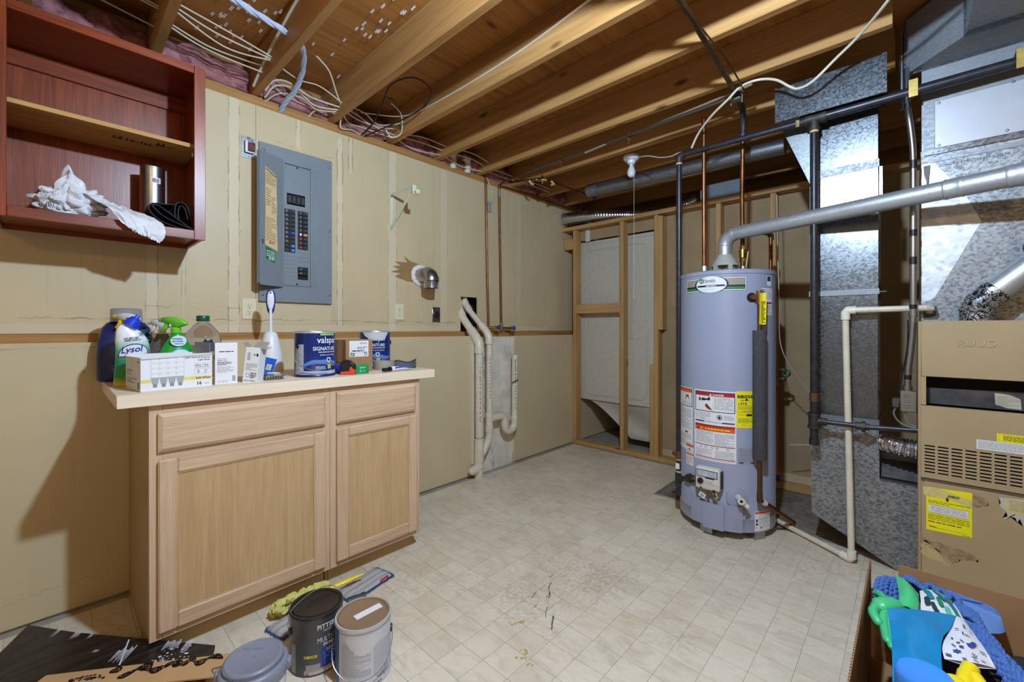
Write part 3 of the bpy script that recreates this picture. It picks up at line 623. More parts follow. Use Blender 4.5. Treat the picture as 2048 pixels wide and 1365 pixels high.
frame(MB(), o0+.002, o1-.002, p0+.002, p1-.002, [MAIN, LC, RC, LOW], 2.6655, 2.668).build('dead_front', M_panel, ep)
MB().box(o0, o1, 2.6785, 2.6795, p0, p1).build('panel_back', M_dark, ep)
tw = MB()
for x0, x1, zt, n in ((.917, .973, 1.604, 6), (.991, 1.046, 1.628, 3)):
    for i in range(n): tw.box(x0, x1, 2.6650, 2.6656, zt-.0235*i-.0008, zt-.0235*i+.0008)
tw.build('knockout_lines', plain('panel_shadow_line', (84, 92, 102), .5), ep)
def breaker(x0, x1, z0, z1, handle, hx0, hx1):
    b_ = MB().box(x0+.0005, x1-.0005, 2.6645, 2.677, z0+.0005, z1-.0005, .001).build('breaker', M_black, ep)
    MB().box(hx0, hx1, 2.659, 2.6643, z0+.005, z1-.005, .001).build('breaker_handle', handle, b_)
blue = plain('blue_handle', (30, 70, 210), .4); lblue = plain('light_blue_handle', (70, 140, 220), .4); redh = plain('red_handle', (190, 40, 60), .4); greyh = plain('grey_handle', (96, 96, 98), .4)
tanh_ = plain('tan_handle', (170, 140, 90), .5); blk = plain('dark_handle', (44, 44, 46), .5)
n = 10; dz = (LC[3]-LC[2])/n
for i in range(n):
    z1_ = LC[3]-i*dz; h = [blk]*5+[blue]+[blk, blk, lblue, lblue]; 
    breaker(LC[0], .942, z1_-dz, z1_, greyh if i < 8 else blk, .919, .933); breaker(.942, LC[1], z1_-dz, z1_, h[i], .953, .969)
n = 9; dz = (RC[3]-RC[2])/n
for i in range(n):
    z1_ = RC[3]-i*dz; h = [greyh, greyh, greyh, greyh, greyh, M_white, redh, redh, redh]
    breaker(RC[0], 1.016, z1_-dz, z1_, h[i], .999, 1.010); breaker(1.016, RC[1], z1_-dz, z1_, tanh_ if i == 5 else blk, 1.021, 1.043)
for i in range(4): breaker(.930+i*.025, .955+i*.025, 1.915, 1.962, blk, .935+i*.025, .949+i*.025)
for i in range(2): breaker(.991, 1.046, 1.522-.0235*i, 1.5445-.0235*i, greyh, .999, 1.012)
for x, z in ((.805, 2.187), (1.172, 2.185), (1.174, 1.787), (1.177, 1.389), (.80, 1.37)): MB().lathe([(.0065, 0), (.0065, -.002), (.004, -.0042), (0, -.0045)], (x, 2.6608, z), 12, axis=(0, 1, 0)).build('screw', M_screw, ep)
for z in (2.132, 1.443): MB().lathe([(.005, 0), (.005, -.002), (0, -.004)], (.985, 2.6652, z), 12, axis=(0, 1, 0)).build('screw', M_dark, ep)
dn = Vector((.904-.754, 2.658-2.575, 0)); dl = dn.length
fd = plane((.904, 2.6545, 1.419), (-dn.x, -dn.y, 0), (0, 0, 1))       # x from hinge outwards; its normal faces the room
fl_ = lambda x, y, h=0: fd(x, y, -h) if fd(0, 0, 1).y > 0 else fd(x, y, h)
dz_ = .736
prof = [(0, 0), (dl-.012, 0), (dl, .012), (dl, dz_-.012), (dl-.012, dz_), (0, dz_)]
dr = MB().prism([fl_(x, y, -.001) for x, y in prof], fl_(0, 0, .0025)-fl_(0, 0, 0)).build('door', M_panel, ep)
MB().prism([fl_(dl-.004, y, .0015) for y in (.01,)]+[fl_(dl-.002, .01, -.012), fl_(dl-.002, dz_-.01, -.012), fl_(dl-.004, dz_-.01, .0015)], fl_(.0025, 0, 0)-fl_(0, 0, 0)).build('door_lip', M_panel, dr)
fl2 = lambda x, y, h=0: fl_(dl-x, y, h+.0017)                          # label coordinates, x from the door's outer edge
chart = MB().flat(fl2, [(.042, .655), (.120, .625), (.124, .44), (.122, .36), (.130, .20), (.040, .222), (.044, .40), (.041, .52)], 0, .0004)
chart.lines(fl2, .045, .117, .56, .625, 9, 1, .0009, .4, 3).lines(fl2, .046, .082, .44, .54, 8, 1, .0009, .35, 4).lines(fl2, .086, .118, .40, .50, 9, 1, .0009, .35, 5).lines(fl2, .046, .118, .30, .38, 8, 1, .0009, .35, 6)
chart.flat(fl2, [(.045, .648), (.119, .620), (.119, .610), (.045, .638)], 1, .0009)
chart.lines(fl2, .046, .12, .245, .30, 5, 1, .0009, .3, 8).lines(fl2, .068, .104, .232, .246, 2, 2, .0009, .6, 9)
chart.build('wiring_chart', [plain('aged_paper', (216, 190, 142), .8, var=.08), plain('chart_ink', (132, 112, 84), .8), M_red], dr)
gl = MB().flat(fl2, [(.046, .216), (.110, .196), (.110, .128), (.046, .148)], 0, .0006).lines(fl2, .050, .106, .160, .196, 4, 1, .0011, .4, 3).lines(fl2, .066, .107, .142, .160, 2, 1, .0011, .6, 4)
gl.build('green_sticker', [M_green, M_paper], dr)
MB().box(-.004, .004, -.004, .006, -.011, .011, .001, M=Matrix.Translation(fl2(.024, .238, .002))).build('door_latch', M_black, dr)
jb = thing('switch_box', 'open metal wall box with a bare red switch, left of the grey panel', 'switch', (.735, 2.67, 2.18))
frame(MB(), .699, .771, 2.121, 2.238, [(.712, .758, 2.145, 2.212)], 2.6765, 2.6795).build('box_plate', M_galv2, jb)
MB().box(.712, .758, 2.6782, 2.6794, 2.145, 2.212).build('box_inside', M_dark, jb)
MB().box(.716, .760, 2.667, 2.678, 2.150, 2.212, .002).build('device_yoke', M_paper, jb)
MB().box(.728, .762, 2.655, 2.6665, 2.158, 2.206, .002).box(.738, .752, 2.651, 2.655, 2.168, 2.196, .001).build('red_device', plain('red_device', (96, 34, 20), .5), jb)
MB().tube([(.724, 2.665, 2.232), (.736, 2.654, 2.225), (.748, 2.651, 2.205), (.755, 2.653, 2.19)], .0018, 6, smooth=5).build('black_wire', M_black, jb)
for z in (2.130, 2.229): MB().lathe([(.0035, 0), (.0035, -.001), (0, -.0025)], (.735, 2.6762, z), 10, axis=(0, 1, 0)).build('screw', M_screw, jb)
def outlet(cx, cz, label):
    t = thing('wall_outlet', label, 'outlet', (cx, UP, cz), 'ivory duplex outlets')
    MB().box(cx-.035, cx+.035, UP-.006, UP-.0003, cz-.0575, cz+.0575, .002).build('cover_plate', M_ivory, t)
    for s in (-1, 1):
        z = cz+s*.0195
        r = MB().lathe([(.0172, 0), (.0172, -.002), (.016, -.0032), (0, -.0032)], (cx, UP-.0056, z), 24, axis=(0, 1, 0)).build('receptacle', M_ivory, t)
        MB().box(cx-.0075, cx-.0055, UP-.0094, UP-.0089, z-.001, z+.0075).box(cx+.0055, cx+.0075, UP-.0094, UP-.0089, z, z+.0065).box(cx-.0025, cx+.0025, UP-.0094, UP-.0089, z-.0105, z-.0055).build('slots', M_dark, r)
    MB().lathe([(.003, 0), (0, -.0015)], (cx, UP-.006, cz), 10, axis=(0, 1, 0)).build('screw', M_screw, t)
outlet(.7375, 1.289, 'ivory double outlet below the grey panel, behind the toilet brush handle')
outlet(1.686, 1.300, 'ivory double outlet below the shelf bracket')
t = thing('dryer_outlet', 'grey steel dryer outlet with a round black socket, right of the vent elbow', 'outlet', (2.011, UP, 1.286))
MB().box(1.974, 2.048, UP-.006, UP-.0003, 1.228, 1.344, .003).build('cover_plate', M_steel, t)
rc = MB().lathe([(.027, 0), (.027, -.004), (.024, -.0065), (0, -.0065)], (2.011, UP-.0055, 1.286), 28, axis=(0, 1, 0)).build('socket', M_black, t)
MB().box(2.000, 2.003, UP-.0132, UP-.0121, 1.284, 1.300).box(2.019, 2.022, UP-.0132, UP-.0121, 1.284, 1.300).box(2.006, 2.016, UP-.0132, UP-.0121, 1.268, 1.273).build('slots', plain('slot_grey', (70, 70, 70), .5), rc)
# shelf and rod bracket
M_cream = plain('cream_enamel', (212, 212, 184), .35, var=.03)
t = thing('shelf_bracket', 'cream metal closet shelf bracket with a rod hook screwed to the beige wall', 'bracket', (1.625, UP, 2.0))
MB().box(1.607, 1.635, UP-.004, UP-.0005, 1.865, 2.128, .001).box(1.607, 1.610, UP-.012, UP-.0045, 1.865, 2.128).box(1.632, 1.635, UP-.012, UP-.0045, 1.865, 2.128).build('wall_leg', M_cream, t)
MB().box(1.612, 1.632, 2.40, UP-.0125, 2.122, 2.126).box(1.612, 1.615, 2.40, UP-.0125, 2.112, 2.1215).build('shelf_arm', M_cream, t)
MB().prism([(1.614, UP-.0125, 1.885), (1.614, UP-.0125, 1.903), (1.614, 2.405, 2.1215), (1.614, 2.405, 2.104)], (.012, 0, 0)).build('brace', M_cream, t)
hk = [(2.396, 2.126), (2.396, 2.085), (2.390, 2.066), (2.372, 2.058), (2.356, 2.066), (2.352, 2.084), (2.360, 2.092)]
P = spline([(0, y, z) for y, z in hk], 5)
MB().grid(lambda u, v: Vector((1.606+.030*v, P[int(u*(len(P)-1)+.5)].y, P[int(u*(len(P)-1)+.5)].z)), len(P)-1, 1, thick=.0025).build('rod_hook', M_cream, t)
for z in (2.105, 1.875): MB().lathe([(.004, 0), (.003, -.002), (0, -.0025)], (1.621, UP-.0041, z), 10, axis=(0, 1, 0)).build('screw', M_screw, t)
# dryer vent elbow
t = thing('vent_elbow', 'crimped metal dryer vent elbow turned down, set in white foam on the wall', 'vent', (1.86, UP, 1.58))
cx, cz = 1.865, 1.575; rr = .052
MB().cyl((cx, UP-.001, cz), (cx, 2.60, cz), rr, seg=28, cap=False).build('pipe_stub', galv('vent_stub', (186, 180, 168), .4, 60, .2), t)
P = [(cx, 2.605, cz)]; A = []
for i in range(7):
    a = PI/2*i/6; A.append((cx, 2.595-.055*math.sin(a)-.0, cz-.055+.055*math.cos(a)))
gores = MB(); gores.tube(A, [rr+.002, rr+.0055, rr+.002, rr+.0055, rr+.002, rr+.0055, rr+.002], 28, cap=False)
gores.build('elbow', M_steel, t, smooth=60)
nk = MB(); ez = A[-1][2]; ey = A[-1][1]
nk.lathe([(rr+.001, 0), (rr+.001, -.004), (rr-.002, -.008), (rr-.002, -.048), (rr-.0035, -.048), (rr-.0035, 0)], (cx, ey, ez), 40)
for i in range(26):
    a = 2*PI*i/26; nk.box(-.0012, .0012, -.0015, .0015, -.046, -.014, M=Matrix.Translation((cx+(rr-.0015)*math.cos(a), ey+(rr-.0015)*math.sin(a), ez)) @ Matrix.Rotation(a, 4, 'Z'))
nk.build('crimped_end', M_steel, t)
MB().lathe([(0, -.002), (rr-.004, -.002)], (cx, ey, ez), 24).build('inside', M_dark, t)
fo = MB()
for i in range(26):
    a = 2*PI*i/26; fo.blob((cx-.004+.062*math.cos(a), UP-.007, cz+.062*math.sin(a)), (.017, .012, .017), 2, .5, 2.2, seed=i)
fo.build('spray_foam', plain('white_foam', (224, 218, 212), .9, bump=.5, bscale=120), t)
# ================================================================== drain pipes in the wall corner
dp = thing('drain_pipes', 'white plastic drain pipes bending out of the wall hole, with trap and standpipe', 'pipes', (2.29, 2.49, 0))
def coup(p0, p1, r, name='coupling'): MB().cyl(p0, p1, r, seg=24).build(name, M_pvc, dp)
D_ = .031
MB().tube([(2.27, 2.735, 1.44), (2.27, 2.735, 1.33)], D_, 24).build('pipe', M_pvc, dp)
coup((2.27, 2.735, 1.402), (2.27, 2.735, 1.345), D_+.006)
A, B = Vector((2.27, 2.725, 1.325)), Vector((2.288, 2.515, 1.095))
MB().tube([A, A.lerp(B, .25), A.lerp(B, .8)], [D_+.004, D_, D_], 24).build('pipe', M_pvc, dp)
coup(A+Vector((0, .006, .03)), A.lerp(B, .22), D_+.006, 'elbow')
MB().tube([A.lerp(B, .68), A.lerp(B, .95), (2.29, 2.494, 1.06), (2.29, 2.492, 1.02)], D_+.007, 24).build('elbow', M_pvc, dp)
coup((2.29, 2.492, 1.025), (2.29, 2.492, .985), D_+.0095)
MB().cyl((2.29, 2.492, 1.0), (2.29, 2.492, .31), D_, seg=24).build('pipe', M_pvc, dp)
coup((2.288, 2.492, .318), (2.288, 2.492, .13), D_+.007, 'wye_fitting'); coup((2.288, 2.492, .318), (2.288, 2.492, .295), D_+.0095)
coup((2.286, 2.492, .135), (2.286, 2.492, .0005), D_+.003, 'pipe'); coup((2.286, 2.492, .125), (2.286, 2.492, .09), D_+.0085)
MB().tube([(2.286, 2.492, .085), (2.25, 2.49, .078), (2.215, 2.49, .074)], [D_+.002, D_+.004, D_+.004], 20).lathe([(.030, 0), (.030, .014), (.022, .018), (.014, .03), (0, .03)], (2.215, 2.49, .074), 8, axis=(-1, 0, 0)).build('cleanout', M_pvc, dp)
d2 = .0245
MB().cyl((2.345, 2.735, 1.44), (2.345, 2.735, 1.37), d2, seg=20).build('pipe', M_pvc, dp); coup((2.345, 2.735, 1.415), (2.345, 2.735, 1.375), d2+.009)
A, B = Vector((2.345, 2.728, 1.375)), Vector((2.385, 2.50, 1.145))
MB().tube([A, A.lerp(B, .28), A.lerp(B, .82)], [d2+.004, d2, d2], 20).build('pipe', M_pvc, dp); coup(A+Vector((0, .005, .02)), A.lerp(B, .2), d2+.006, 'elbow')
MB().tube([A.lerp(B, .75), A.lerp(B, .97), (2.387, 2.484, 1.11), (2.388, 2.482, 1.075)], d2+.006, 20).build('elbow', M_pvc, dp); coup((2.388, 2.482, 1.085), (2.388, 2.482, 1.055), d2+.009)
MB().cyl((2.388, 2.482, 1.06), (2.388, 2.482, .49), d2, seg=20).build('pipe', M_pvc, dp)
coup((2.388, 2.482, .505), (2.388, 2.482, .36), d2+.006, 'tee'); coup((2.388, 2.482, .50), (2.388, 2.482, .47), d2+.0095); coup((2.388, 2.482, .392), (2.388, 2.482, .352), d2+.0095)
MB().tube([(2.388, 2.482, .355), (2.386, 2.484, .31), (2.36, 2.488, .245), (2.312, 2.491, .18)], d2+.005, 20, smooth=6).build('wye_branch', M_pvc, dp)
MB().tube([(2.395, 2.482, .455), (2.50, 2.482, .455), (2.545, 2.482, .452), (2.562, 2.482, .430), (2.565, 2.482, .39)], [d2+.006, d2+.004, d2+.005, d2+.005, d2+.006], 20).build('trap_arm', M_pvc, dp)
tr = [(2.565, 2.482, .40)]+[(2.626-.061*math.cos(PI*i/10), 2.482, .375-.058*math.sin(PI*i/10)) for i in range(11)]+[(2.687, 2.482, .42)]
MB().tube(tr, d2+.005, 20).build('trap_bend', M_pvc, dp); coup((2.687, 2.482, .40), (2.688, 2.482, .432), d2+.008)
MB().cyl((2.688, 2.482, .42), (2.702, 2.49, .955), d2+.001, seg=20).build('standpipe', M_pvc, dp)
MB().lathe([(0, 0), (d2-.003, 0)], (2.702, 2.49, .9555), 20).build('pipe_mouth', M_dark, dp)
MB().tube([(2.64, 2.47, .72), (2.66, 2.45, .735), (2.70, 2.452, .742), (2.74, 2.50, .742)], .004, 6).build('pipe_strap', M_black, dp)
mk = MB()                                   # printed pipe markings
for (cx_, cy_, r_, z0_, z1_) in ((2.29, 2.492, D_, .45, .88), (2.388, 2.482, d2, .62, .95), (2.69, 2.484, d2+.002, .50, .92)):
    fn = drum((cx_, cy_, z0_), r_, math.atan2(-1, -.6)); z_ = 0; R = random.Random(int(r_*9999)+int(cx_*100))
    while z_ < z1_-z0_:
        l = R.uniform(.006, .02); mk.rect(fn, -.003, .004, z_, z_+l, 0, .0012); z_ += l+R.uniform(.004, .02)
mk.build('pipe_print', plain('pipe_red_print', (170, 90, 90), .6), dp)
tag(MB().box(2.262, 2.274, 2.535, 2.5555, .10, 1.10).build('foam_edge', plain('foam_strip', (216, 212, 200), .9), None), 'thin white gypsum edge strip beside the taller drain pipe', 'strip')
for x, lab in ((1, 'left'), (2, 'right')):
    cx_ = 2.20 if x == 1 else 2.275
t = thing('drain_stub', 'two white drain pipe stubs poking through the top plate between joists', 'pipes', (2.25, 2.68, 2.5))
for cx_, y_ in ((2.185, 2.69), (2.33, 2.68)):
    MB().tube([(cx_, y_, 2.46), (cx_, y_, 2.53), (cx_-.01, y_-.02, 2.56), (cx_-.06, y_-.02, 2.57)], .026, 16).build('pipe', M_pvc, t); MB().cyl((cx_, y_, 2.50), (cx_, y_, 2.545), .031, seg=16).build('coupling', M_pvc, t)
# copper supply lines and washer valves
M_vblue = plain('valve_blue', (36, 52, 140), .4)
def valve(parent, x, y, z, dx):
    MB().cyl((x, y, z), (x+dx*.05, y-.03, z-.004), .011, seg=12).cyl((x+dx*.05, y-.03, z-.03), (x+dx*.05, y-.03, z+.016), .009, seg=12).build('valve_body', M_brass, parent)
    h = MB(); c_ = Vector((x+dx*.055, y-.062, z-.002))
    for i in range(8):
        a = 2*PI*i/8; h.cyl(c_+Vector((.017*math.cos(a), 0, .017*math.sin(a))), c_+Vector((.017*math.cos(a+.8), 0, .017*math.sin(a+.8))), .0055, seg=8)
        if i % 2 == 0: h.cyl(c_, c_+Vector((.017*math.cos(a), 0, .017*math.sin(a))), .003, seg=6)
    h.cyl(c_, c_+Vector((0, .03, 0)), .004, seg=8); h.build('valve_handle', M_vblue, parent)
t = thing('copper_pipe', 'left copper pipe running down the upper wall behind the drain pipes', 'pipe', (2.51, 2.65, 1.8))
MB().tube([(2.515, 2.655, 2.47), (2.53, 2.652, 1.6), (2.545, 2.652, 1.21)], .0095, 12).build('pipe', M_copper, t); valve(t, 2.55, 2.652, 1.19, 1)
t = thing('copper_pipe', 'right copper pipe on the upper wall bent from under the joists', 'pipe', (2.69, 2.65, 1.8))
MB().tube([(2.63, 2.30, 2.452), (2.655, 2.58, 2.448), (2.668, 2.648, 2.435), (2.675, 2.652, 2.39), (2.70, 2.652, 1.19)], .0095, 12).build('pipe', M_copperd, t)
MB().tube([(2.672, 2.652, 2.42), (2.678, 2.652, 2.32), (2.681, 2.652, 2.20)], .010, 12).build('bright_section', M_steel, t); MB().cyl((2.700, 2.652, 1.235), (2.702, 2.652, 1.165), .013, seg=12).build('brass_fitting', M_brass, t); valve(t, 2.71, 2.652, 1.185, 1.6)
t = thing('copper_line', 'dull water pipe hung along under the joists toward the bulb', 'pipe', (2.58, 1.5, 2.45))
MB().tube([(2.63, 2.30, 2.452), (2.60, 1.6, 2.455), (2.565, .76, 2.46)], .011, 10).build('pipe', plain('dull_pipe', (96, 84, 70), .4, .7), t)
MB().tube([(2.66, 2.05, 2.462), (2.63, 1.3, 2.468), (2.60, .85, 2.472)], .010, 10).build('copper_run', M_copper, t)
hg = MB()
for y in (1.93, 1.37):
    hg.cyl((2.60+.02*(y-1.37), y, 2.483), (2.60+.02*(y-1.37), y, 2.405), .0035, seg=8).box(2.575, 2.63, y-.008, y+.008, 2.438, 2.443).box(2.58, 2.625, y-.004, y+.004, 2.408, 2.413)
hg.build('pipe_hanger', M_brass, t)
t = thing('shutoff_valves', 'brass stop valves with cream handles on pipes beneath the joists near the corner', 'valve', (2.78, 2.2, 2.44))
MB().tube([(2.70, 2.56, 2.45), (2.80, 2.30, 2.445), (2.95, 2.27, 2.445), (3.6, 2.25, 2.45)], .0105, 10).build('pipe', M_copperd, t)
MB().cyl((2.79, 2.33, 2.444), (2.86, 2.27, 2.444), .016, seg=12).cyl((2.83, 2.29, 2.41), (2.83, 2.29, 2.49), .009, seg=10).build('valve_body', M_brass, t)
MB().tube([(2.74, 2.36, 2.43), (2.752, 2.35, 2.405), (2.775, 2.345, 2.402)], .009, 8).tube([(2.90, 2.25, 2.44), (2.915, 2.23, 2.41), (2.885, 2.235, 2.40)], .009, 8).build('lever_handle', M_yellowpipe, t)
# ================================================================== base cabinets and worktop
FY = 1.94
def base_cabinet(label, x0, x1, fr, dw, do, pn, left_end):
    t = thing('base_cabinet', label, 'cabinet', ((x0+x1)/2, 2.2, 0), 'oak base cabinets')
    for x, sgn in ((x0, 1), (x1-.012, 1)):
        xx = x+(.003 if x == x0 else -.003)
        MB().prism([(xx, 2.0, .0008), (xx, 2.0, .078), (xx, FY+.0192, .078), (xx, FY+.0192, .9115), (xx, 2.553, .9115), (xx, 2.553, .0008)], (.012, 0, 0)).build('side_panel', M_side, t)
    MB().box(x0+.016, x1-.016, 1.996, 2.008, .0008, .0915).build('toe_kick', M_side, t)
    MB().box(x0+.016, x1-.016, FY+.0192, 2.55, .092, .104).build('bottom_panel', M_side, t)
    MB().box(x0+.016, x1-.016, 2.542, 2.552, .105, .911).build('back_panel', M_side, t)
    f0, f1, g0, g1 = fr                        # face frame
    MB().box(x0, f0, FY, FY+.019, .080, .9118, .001).build('face_stile', M_oakv, t); MB().box(f1, x1, FY, FY+.019, .080, .9118, .001).build('face_stile', M_oakv, t)
    for a, b in ((.080, .125), (.690, .758), (.868, .9118)): MB().box(f0+.0002, f1-.0002, FY, FY+.019, a, b, .001).build('face_rail', M_oakh, t)
    a0, a1, z0, z1 = dw
    m = MB(); b = bmesh.new(); e = .012
    P = [(a0, FY-.0005, z0), (a1, FY-.0005, z0), (a1, FY-.0005, z1), (a0, FY-.0005, z1)]; Q = [(a0, FY-.012, z0), (a1, FY-.012, z0), (a1, FY-.012, z1), (a0, FY-.012, z1)]
    S = [(a0+e, FY-.0195, z0+e), (a1-e, FY-.0195, z0+e), (a1-e, FY-.0195, z1-e), (a0+e, FY-.0195, z1-e)]
    V = [[b.verts.new(p) for p in L] for L in (P, Q, S)]
    b.faces.new(V[0]); b.faces.new(V[2])
    for A, B in ((V[0], V[1]), (V[1], V[2])):
        for i in range(4): b.faces.new((A[i], A[(i+1) % 4], B[(i+1) % 4], B[i]))
    bmesh.ops.recalc_face_normals(b, faces=b.faces); m._merge(b, 0); m.build('drawer_front', M_oakh, t, smooth=0)
    a0, a1, z0, z1 = do; p0, p1, q0, q1 = pn
    d = MB().box(p0-.002, p1+.002, FY-.0115, FY-.006, q0-.002, q1+.002).build('door', M_oakp, t, smooth=0)
    for u0, u1 in ((a0, p0), (p1, a1)): MB().box(u0, u1, FY-.0195, FY-.0005, z0, z1, .005).build('door_stile', M_oakv, d, smooth=0)
    for u0, u1 in ((z0+.0005, q0), (q1, z1-.0005)): MB().box(p0+.0002, p1-.0002, FY-.0193, FY-.0007, u0, u1, .0045).build('door_rail', M_oakh, d, smooth=0)
    bd = MB()
    for (x_, y_, z_, w_) in ((p0, 0, 0, 0),):
        bd.box(p0, p0+.004, FY-.0155, FY-.0115, q0, q1, .001).box(p1-.004, p1, FY-.0155, FY-.0115, q0, q1, .001).box(p0+.004, p1-.004, FY-.0155, FY-.0115, q0, q0+.004, .001).box(p0+.004, p1-.004, FY-.0155, FY-.0115, q1-.004, q1, .001)
    bd.build('panel_bead', M_oakp, d, smooth=0)
    return t
base_cabinet('wider unfinished oak base cabinet, left of the pair, one drawer over one door', .226, .8595, (.262, .826, 0, 0), (.249, .835, .744, .880), (.249, .835, .107, .716), (.303, .785, .164, .663), True)
base_cabinet('narrower unfinished oak base cabinet, right of the pair, one drawer over one door', .8605, 1.346, (.898, 1.308, 0, 0), (.887, 1.312, .742, .886), (.887, 1.320, .107, .721), (.943, 1.270, .165, .677), False)
tag(MB().box(.141, 1.428, 1.915, 2.553, .9122, .957, .0015).build('worktop', M_maple, None), 'pale maple butcher block worktop over the two oak cabinets', 'countertop')
CT = .9571
# ================================================================== things on the worktop
def boxfn(o, rz): 
    c, s = math.cos(rz), math.sin(rz)
    return plane(o, (c, s, 0), (0, 0, 1)), plane(o, (-s, c, 0), (0, 0, 1))
# light bulb carton
t = thing('light_bulb_box', 'white light bulb carton with bulbs printed on its front, at the worktop left end', 'box', (.29, 2.06, CT))
rz = math.atan2(.024, .214); L, Dp, Hh = .215, .195, .126; F0 = (.206, 1.962, CT)
M4 = Matrix.Translation(F0) @ Matrix.Rotation(rz, 4, 'Z')
b = MB(); th = .0012
b.box(0, L, 0, th, 0, Hh-.006, M=M4).box(0, th, th, Dp, 0, Hh-.006, M=M4).box(L-th, L, th, Dp, 0, Hh-.004, M=M4).box(0, L, Dp-th, Dp, 0, Hh, M=M4).box(0, L, 0, Dp, 0, th, M=M4)
b.build('carton', M_paper, t, smooth=0)
MB().hexa([M4 @ Vector(p) for p in ((.004, -.004, Hh-.012), (L-.002, -.003, Hh-.004), (L-.002, .012, Hh+.001), (.004, .014, Hh-.004), (.002, -.005, Hh-.009), (L, -.004, Hh-.001), (L, .013, Hh+.003), (.002, .015, Hh-.001))]).build('front_flap', M_paper, t, smooth=0)
MB().box(L-.0012, L, .02, Dp-.01, Hh-.004, Hh+.042, M=M4).build('side_flap', plain('shaded_card', (150, 150, 152), .7), t, smooth=0)  # flap of the white carton, its inner-face shade put into the grey colour
fr = plane(M4 @ Vector((0, 0, 0)), M4.to_3x3() @ Vector((1, 0, 0)), (0, 0, 1)); si = plane(M4 @ Vector((0, Dp, 0)), M4.to_3x3() @ Vector((0, -1, 0)), (0, 0, 1))
M_gold = plain('pale_gold_ink', (226, 206, 112), .5)
p = MB()
p.rect(fr, 0, .037, .030, .042, 1).rect(fr, .120, L, .030, .042, 1)
for i in range(4):
    cx_ = .040+.0245*i
    for k in range(4):
        y = .052+.0185*k; p.oval(fr, cx_, y, .0132, .0118, 2, .0003+.0001*(4-k)); p.oval(fr, cx_, y, .0126, .0112, 0, .00035+.0001*(4-k))
    p.flat(fr, [(cx_-.012, .048), (cx_+.012, .048), (cx_+.008, .024), (cx_-.008, .024)], 4, .0008)
    for k in range(4): p.rect(fr, cx_-.0058, cx_+.0058, .013+k*.0028, .0150+k*.0028, 2, .0008)
p.text('LED General Purpose', .0092, lambda x, y, h: fr(L-.006+x, .111+y, h), 3, align='RIGHT', bold=.0001).text('Light Bulbs', .0092, lambda x, y, h: fr(L-.006+x, .1015+y, h), 3, align='RIGHT', bold=.0001)
for (x0, x1, y0, y1) in ((.158, .184, .074, .092), (.184, .209, .074, .092), (.158, .209, .050, .071)):
    for q in ((x0, x1, y0, y0+.0005), (x0, x1, y1-.0005, y1), (x0, x0+.0005, y0, y1), (x1-.0005, x1, y0, y1)): p.rect(fr, *q, 2)
p.text('60w', .013, lambda x, y, h: fr(.1595+x, .080+y, h), 3, wide=.9).text('9w', .013, lambda x, y, h: fr(.188+x, .080+y, h), 3).text('5', .018, lambda x, y, h: fr(.166+x, .054+y, h), 3).text('YEAR', .0065, lambda x, y, h: fr(.187+x, .0625+y, h), 3, wide=.85).text('LIFE', .0065, lambda x, y, h: fr(.187+x, .054+y, h), 3)
p.text('Soft White', .0105, lambda x, y, h: fr(L-.006+x, .0325+y, h), 3, align='RIGHT', bold=.0002, h=.0006).text('16', .017, lambda x, y, h: fr(.164+x, .010+y, h), 3, bold=.0005).text('PACK', .0065, lambda x, y, h: fr(.189+x, .011+y, h), 3)
p.lines(fr, .160, .182, .0755, .078, 1, 2).lines(fr, .186, .206, .0755, .078, 1, 2)
p.build('front_print', [M_paper, M_gold, M_grey, M_ink, plain('bulb_base_grey', (160, 164, 166), .5)], t)
p = MB().lines(si, .02, .09, .055, .075, 4, 0).lines(si, .02, .15, .025, .045, 3, 0, seed=4).rect(si, .155, .182, .008, .032, 0)
for i in range(4): p.rect(si, .03+.03*i, .0308+.03*i, .01, .05, 0)
p.rect(si, .015, .15, .049, .0497, 0).lines(si, .15, .185, .10, .108, 1, 0)
p.build('side_print', M_grey, t)
# small white cartons
t = thing('white_box', 'white carton with small print standing upright beside the light bulb box', 'box', (.47, 2.03, CT))
rz = math.atan2(-.012, .075); M4 = Matrix.Translation((.434, 2.012, CT)) @ Matrix.Rotation(rz, 4, 'Z')
MB().box(0, .076, 0, .055, 0, .166, .0012, M=M4).build('carton', M_paper, t)
fr = plane(M4 @ Vector((0, 0, 0)), M4.to_3x3() @ Vector((1, 0, 0)), (0, 0, 1)); si = plane(M4 @ Vector((0, .055, 0)), M4.to_3x3() @ Vector((0, -1, 0)), (0, 0, 1))
p = MB().lines(fr, .014, .062, .128, .133, 1, 0, fill=.7).lines(fr, .008, .04, .100, .104, 1, 1).text('76/W 10 L', .0075, lambda x, y, h: fr(.008+x, .092+y, h), 0, bold=.0002).lines(fr, .008, .055, .076, .090, 3, 0, seed=3).lines(fr, .008, .062, .046, .072, 6, 1, fill=.35, seed=6)
for i in range(9): p.rect(fr, .058, .069, .012+i*.0025, .0132+i*.0025, 0)
for i in range(3): p.oval(fr, .014+.012*i, .012, .004, .004, 1); p.oval(fr, .014+.012*i, .012, .0028, .0028, 2, .0005)
p.build('print', [M_ink, M_grey, M_paper], t)
MB().rect(si, 0, .055, .098, .116).build('blue_band', plain('deep_blue_ink', (34, 60, 140), .5), t)
t = thing('white_box', 'opened white carton leaning with torn top flaps, left of the toilet brush', 'box', (.545, 2.06, CT))
M4 = Matrix.Translation((.531, 2.018, CT)) @ Matrix.Rotation(math.radians(-40), 4, 'Z') @ Matrix.Rotation(math.radians(6), 4, 'Y')
b = MB(); W_, D2, H2 = .055, .058, .148
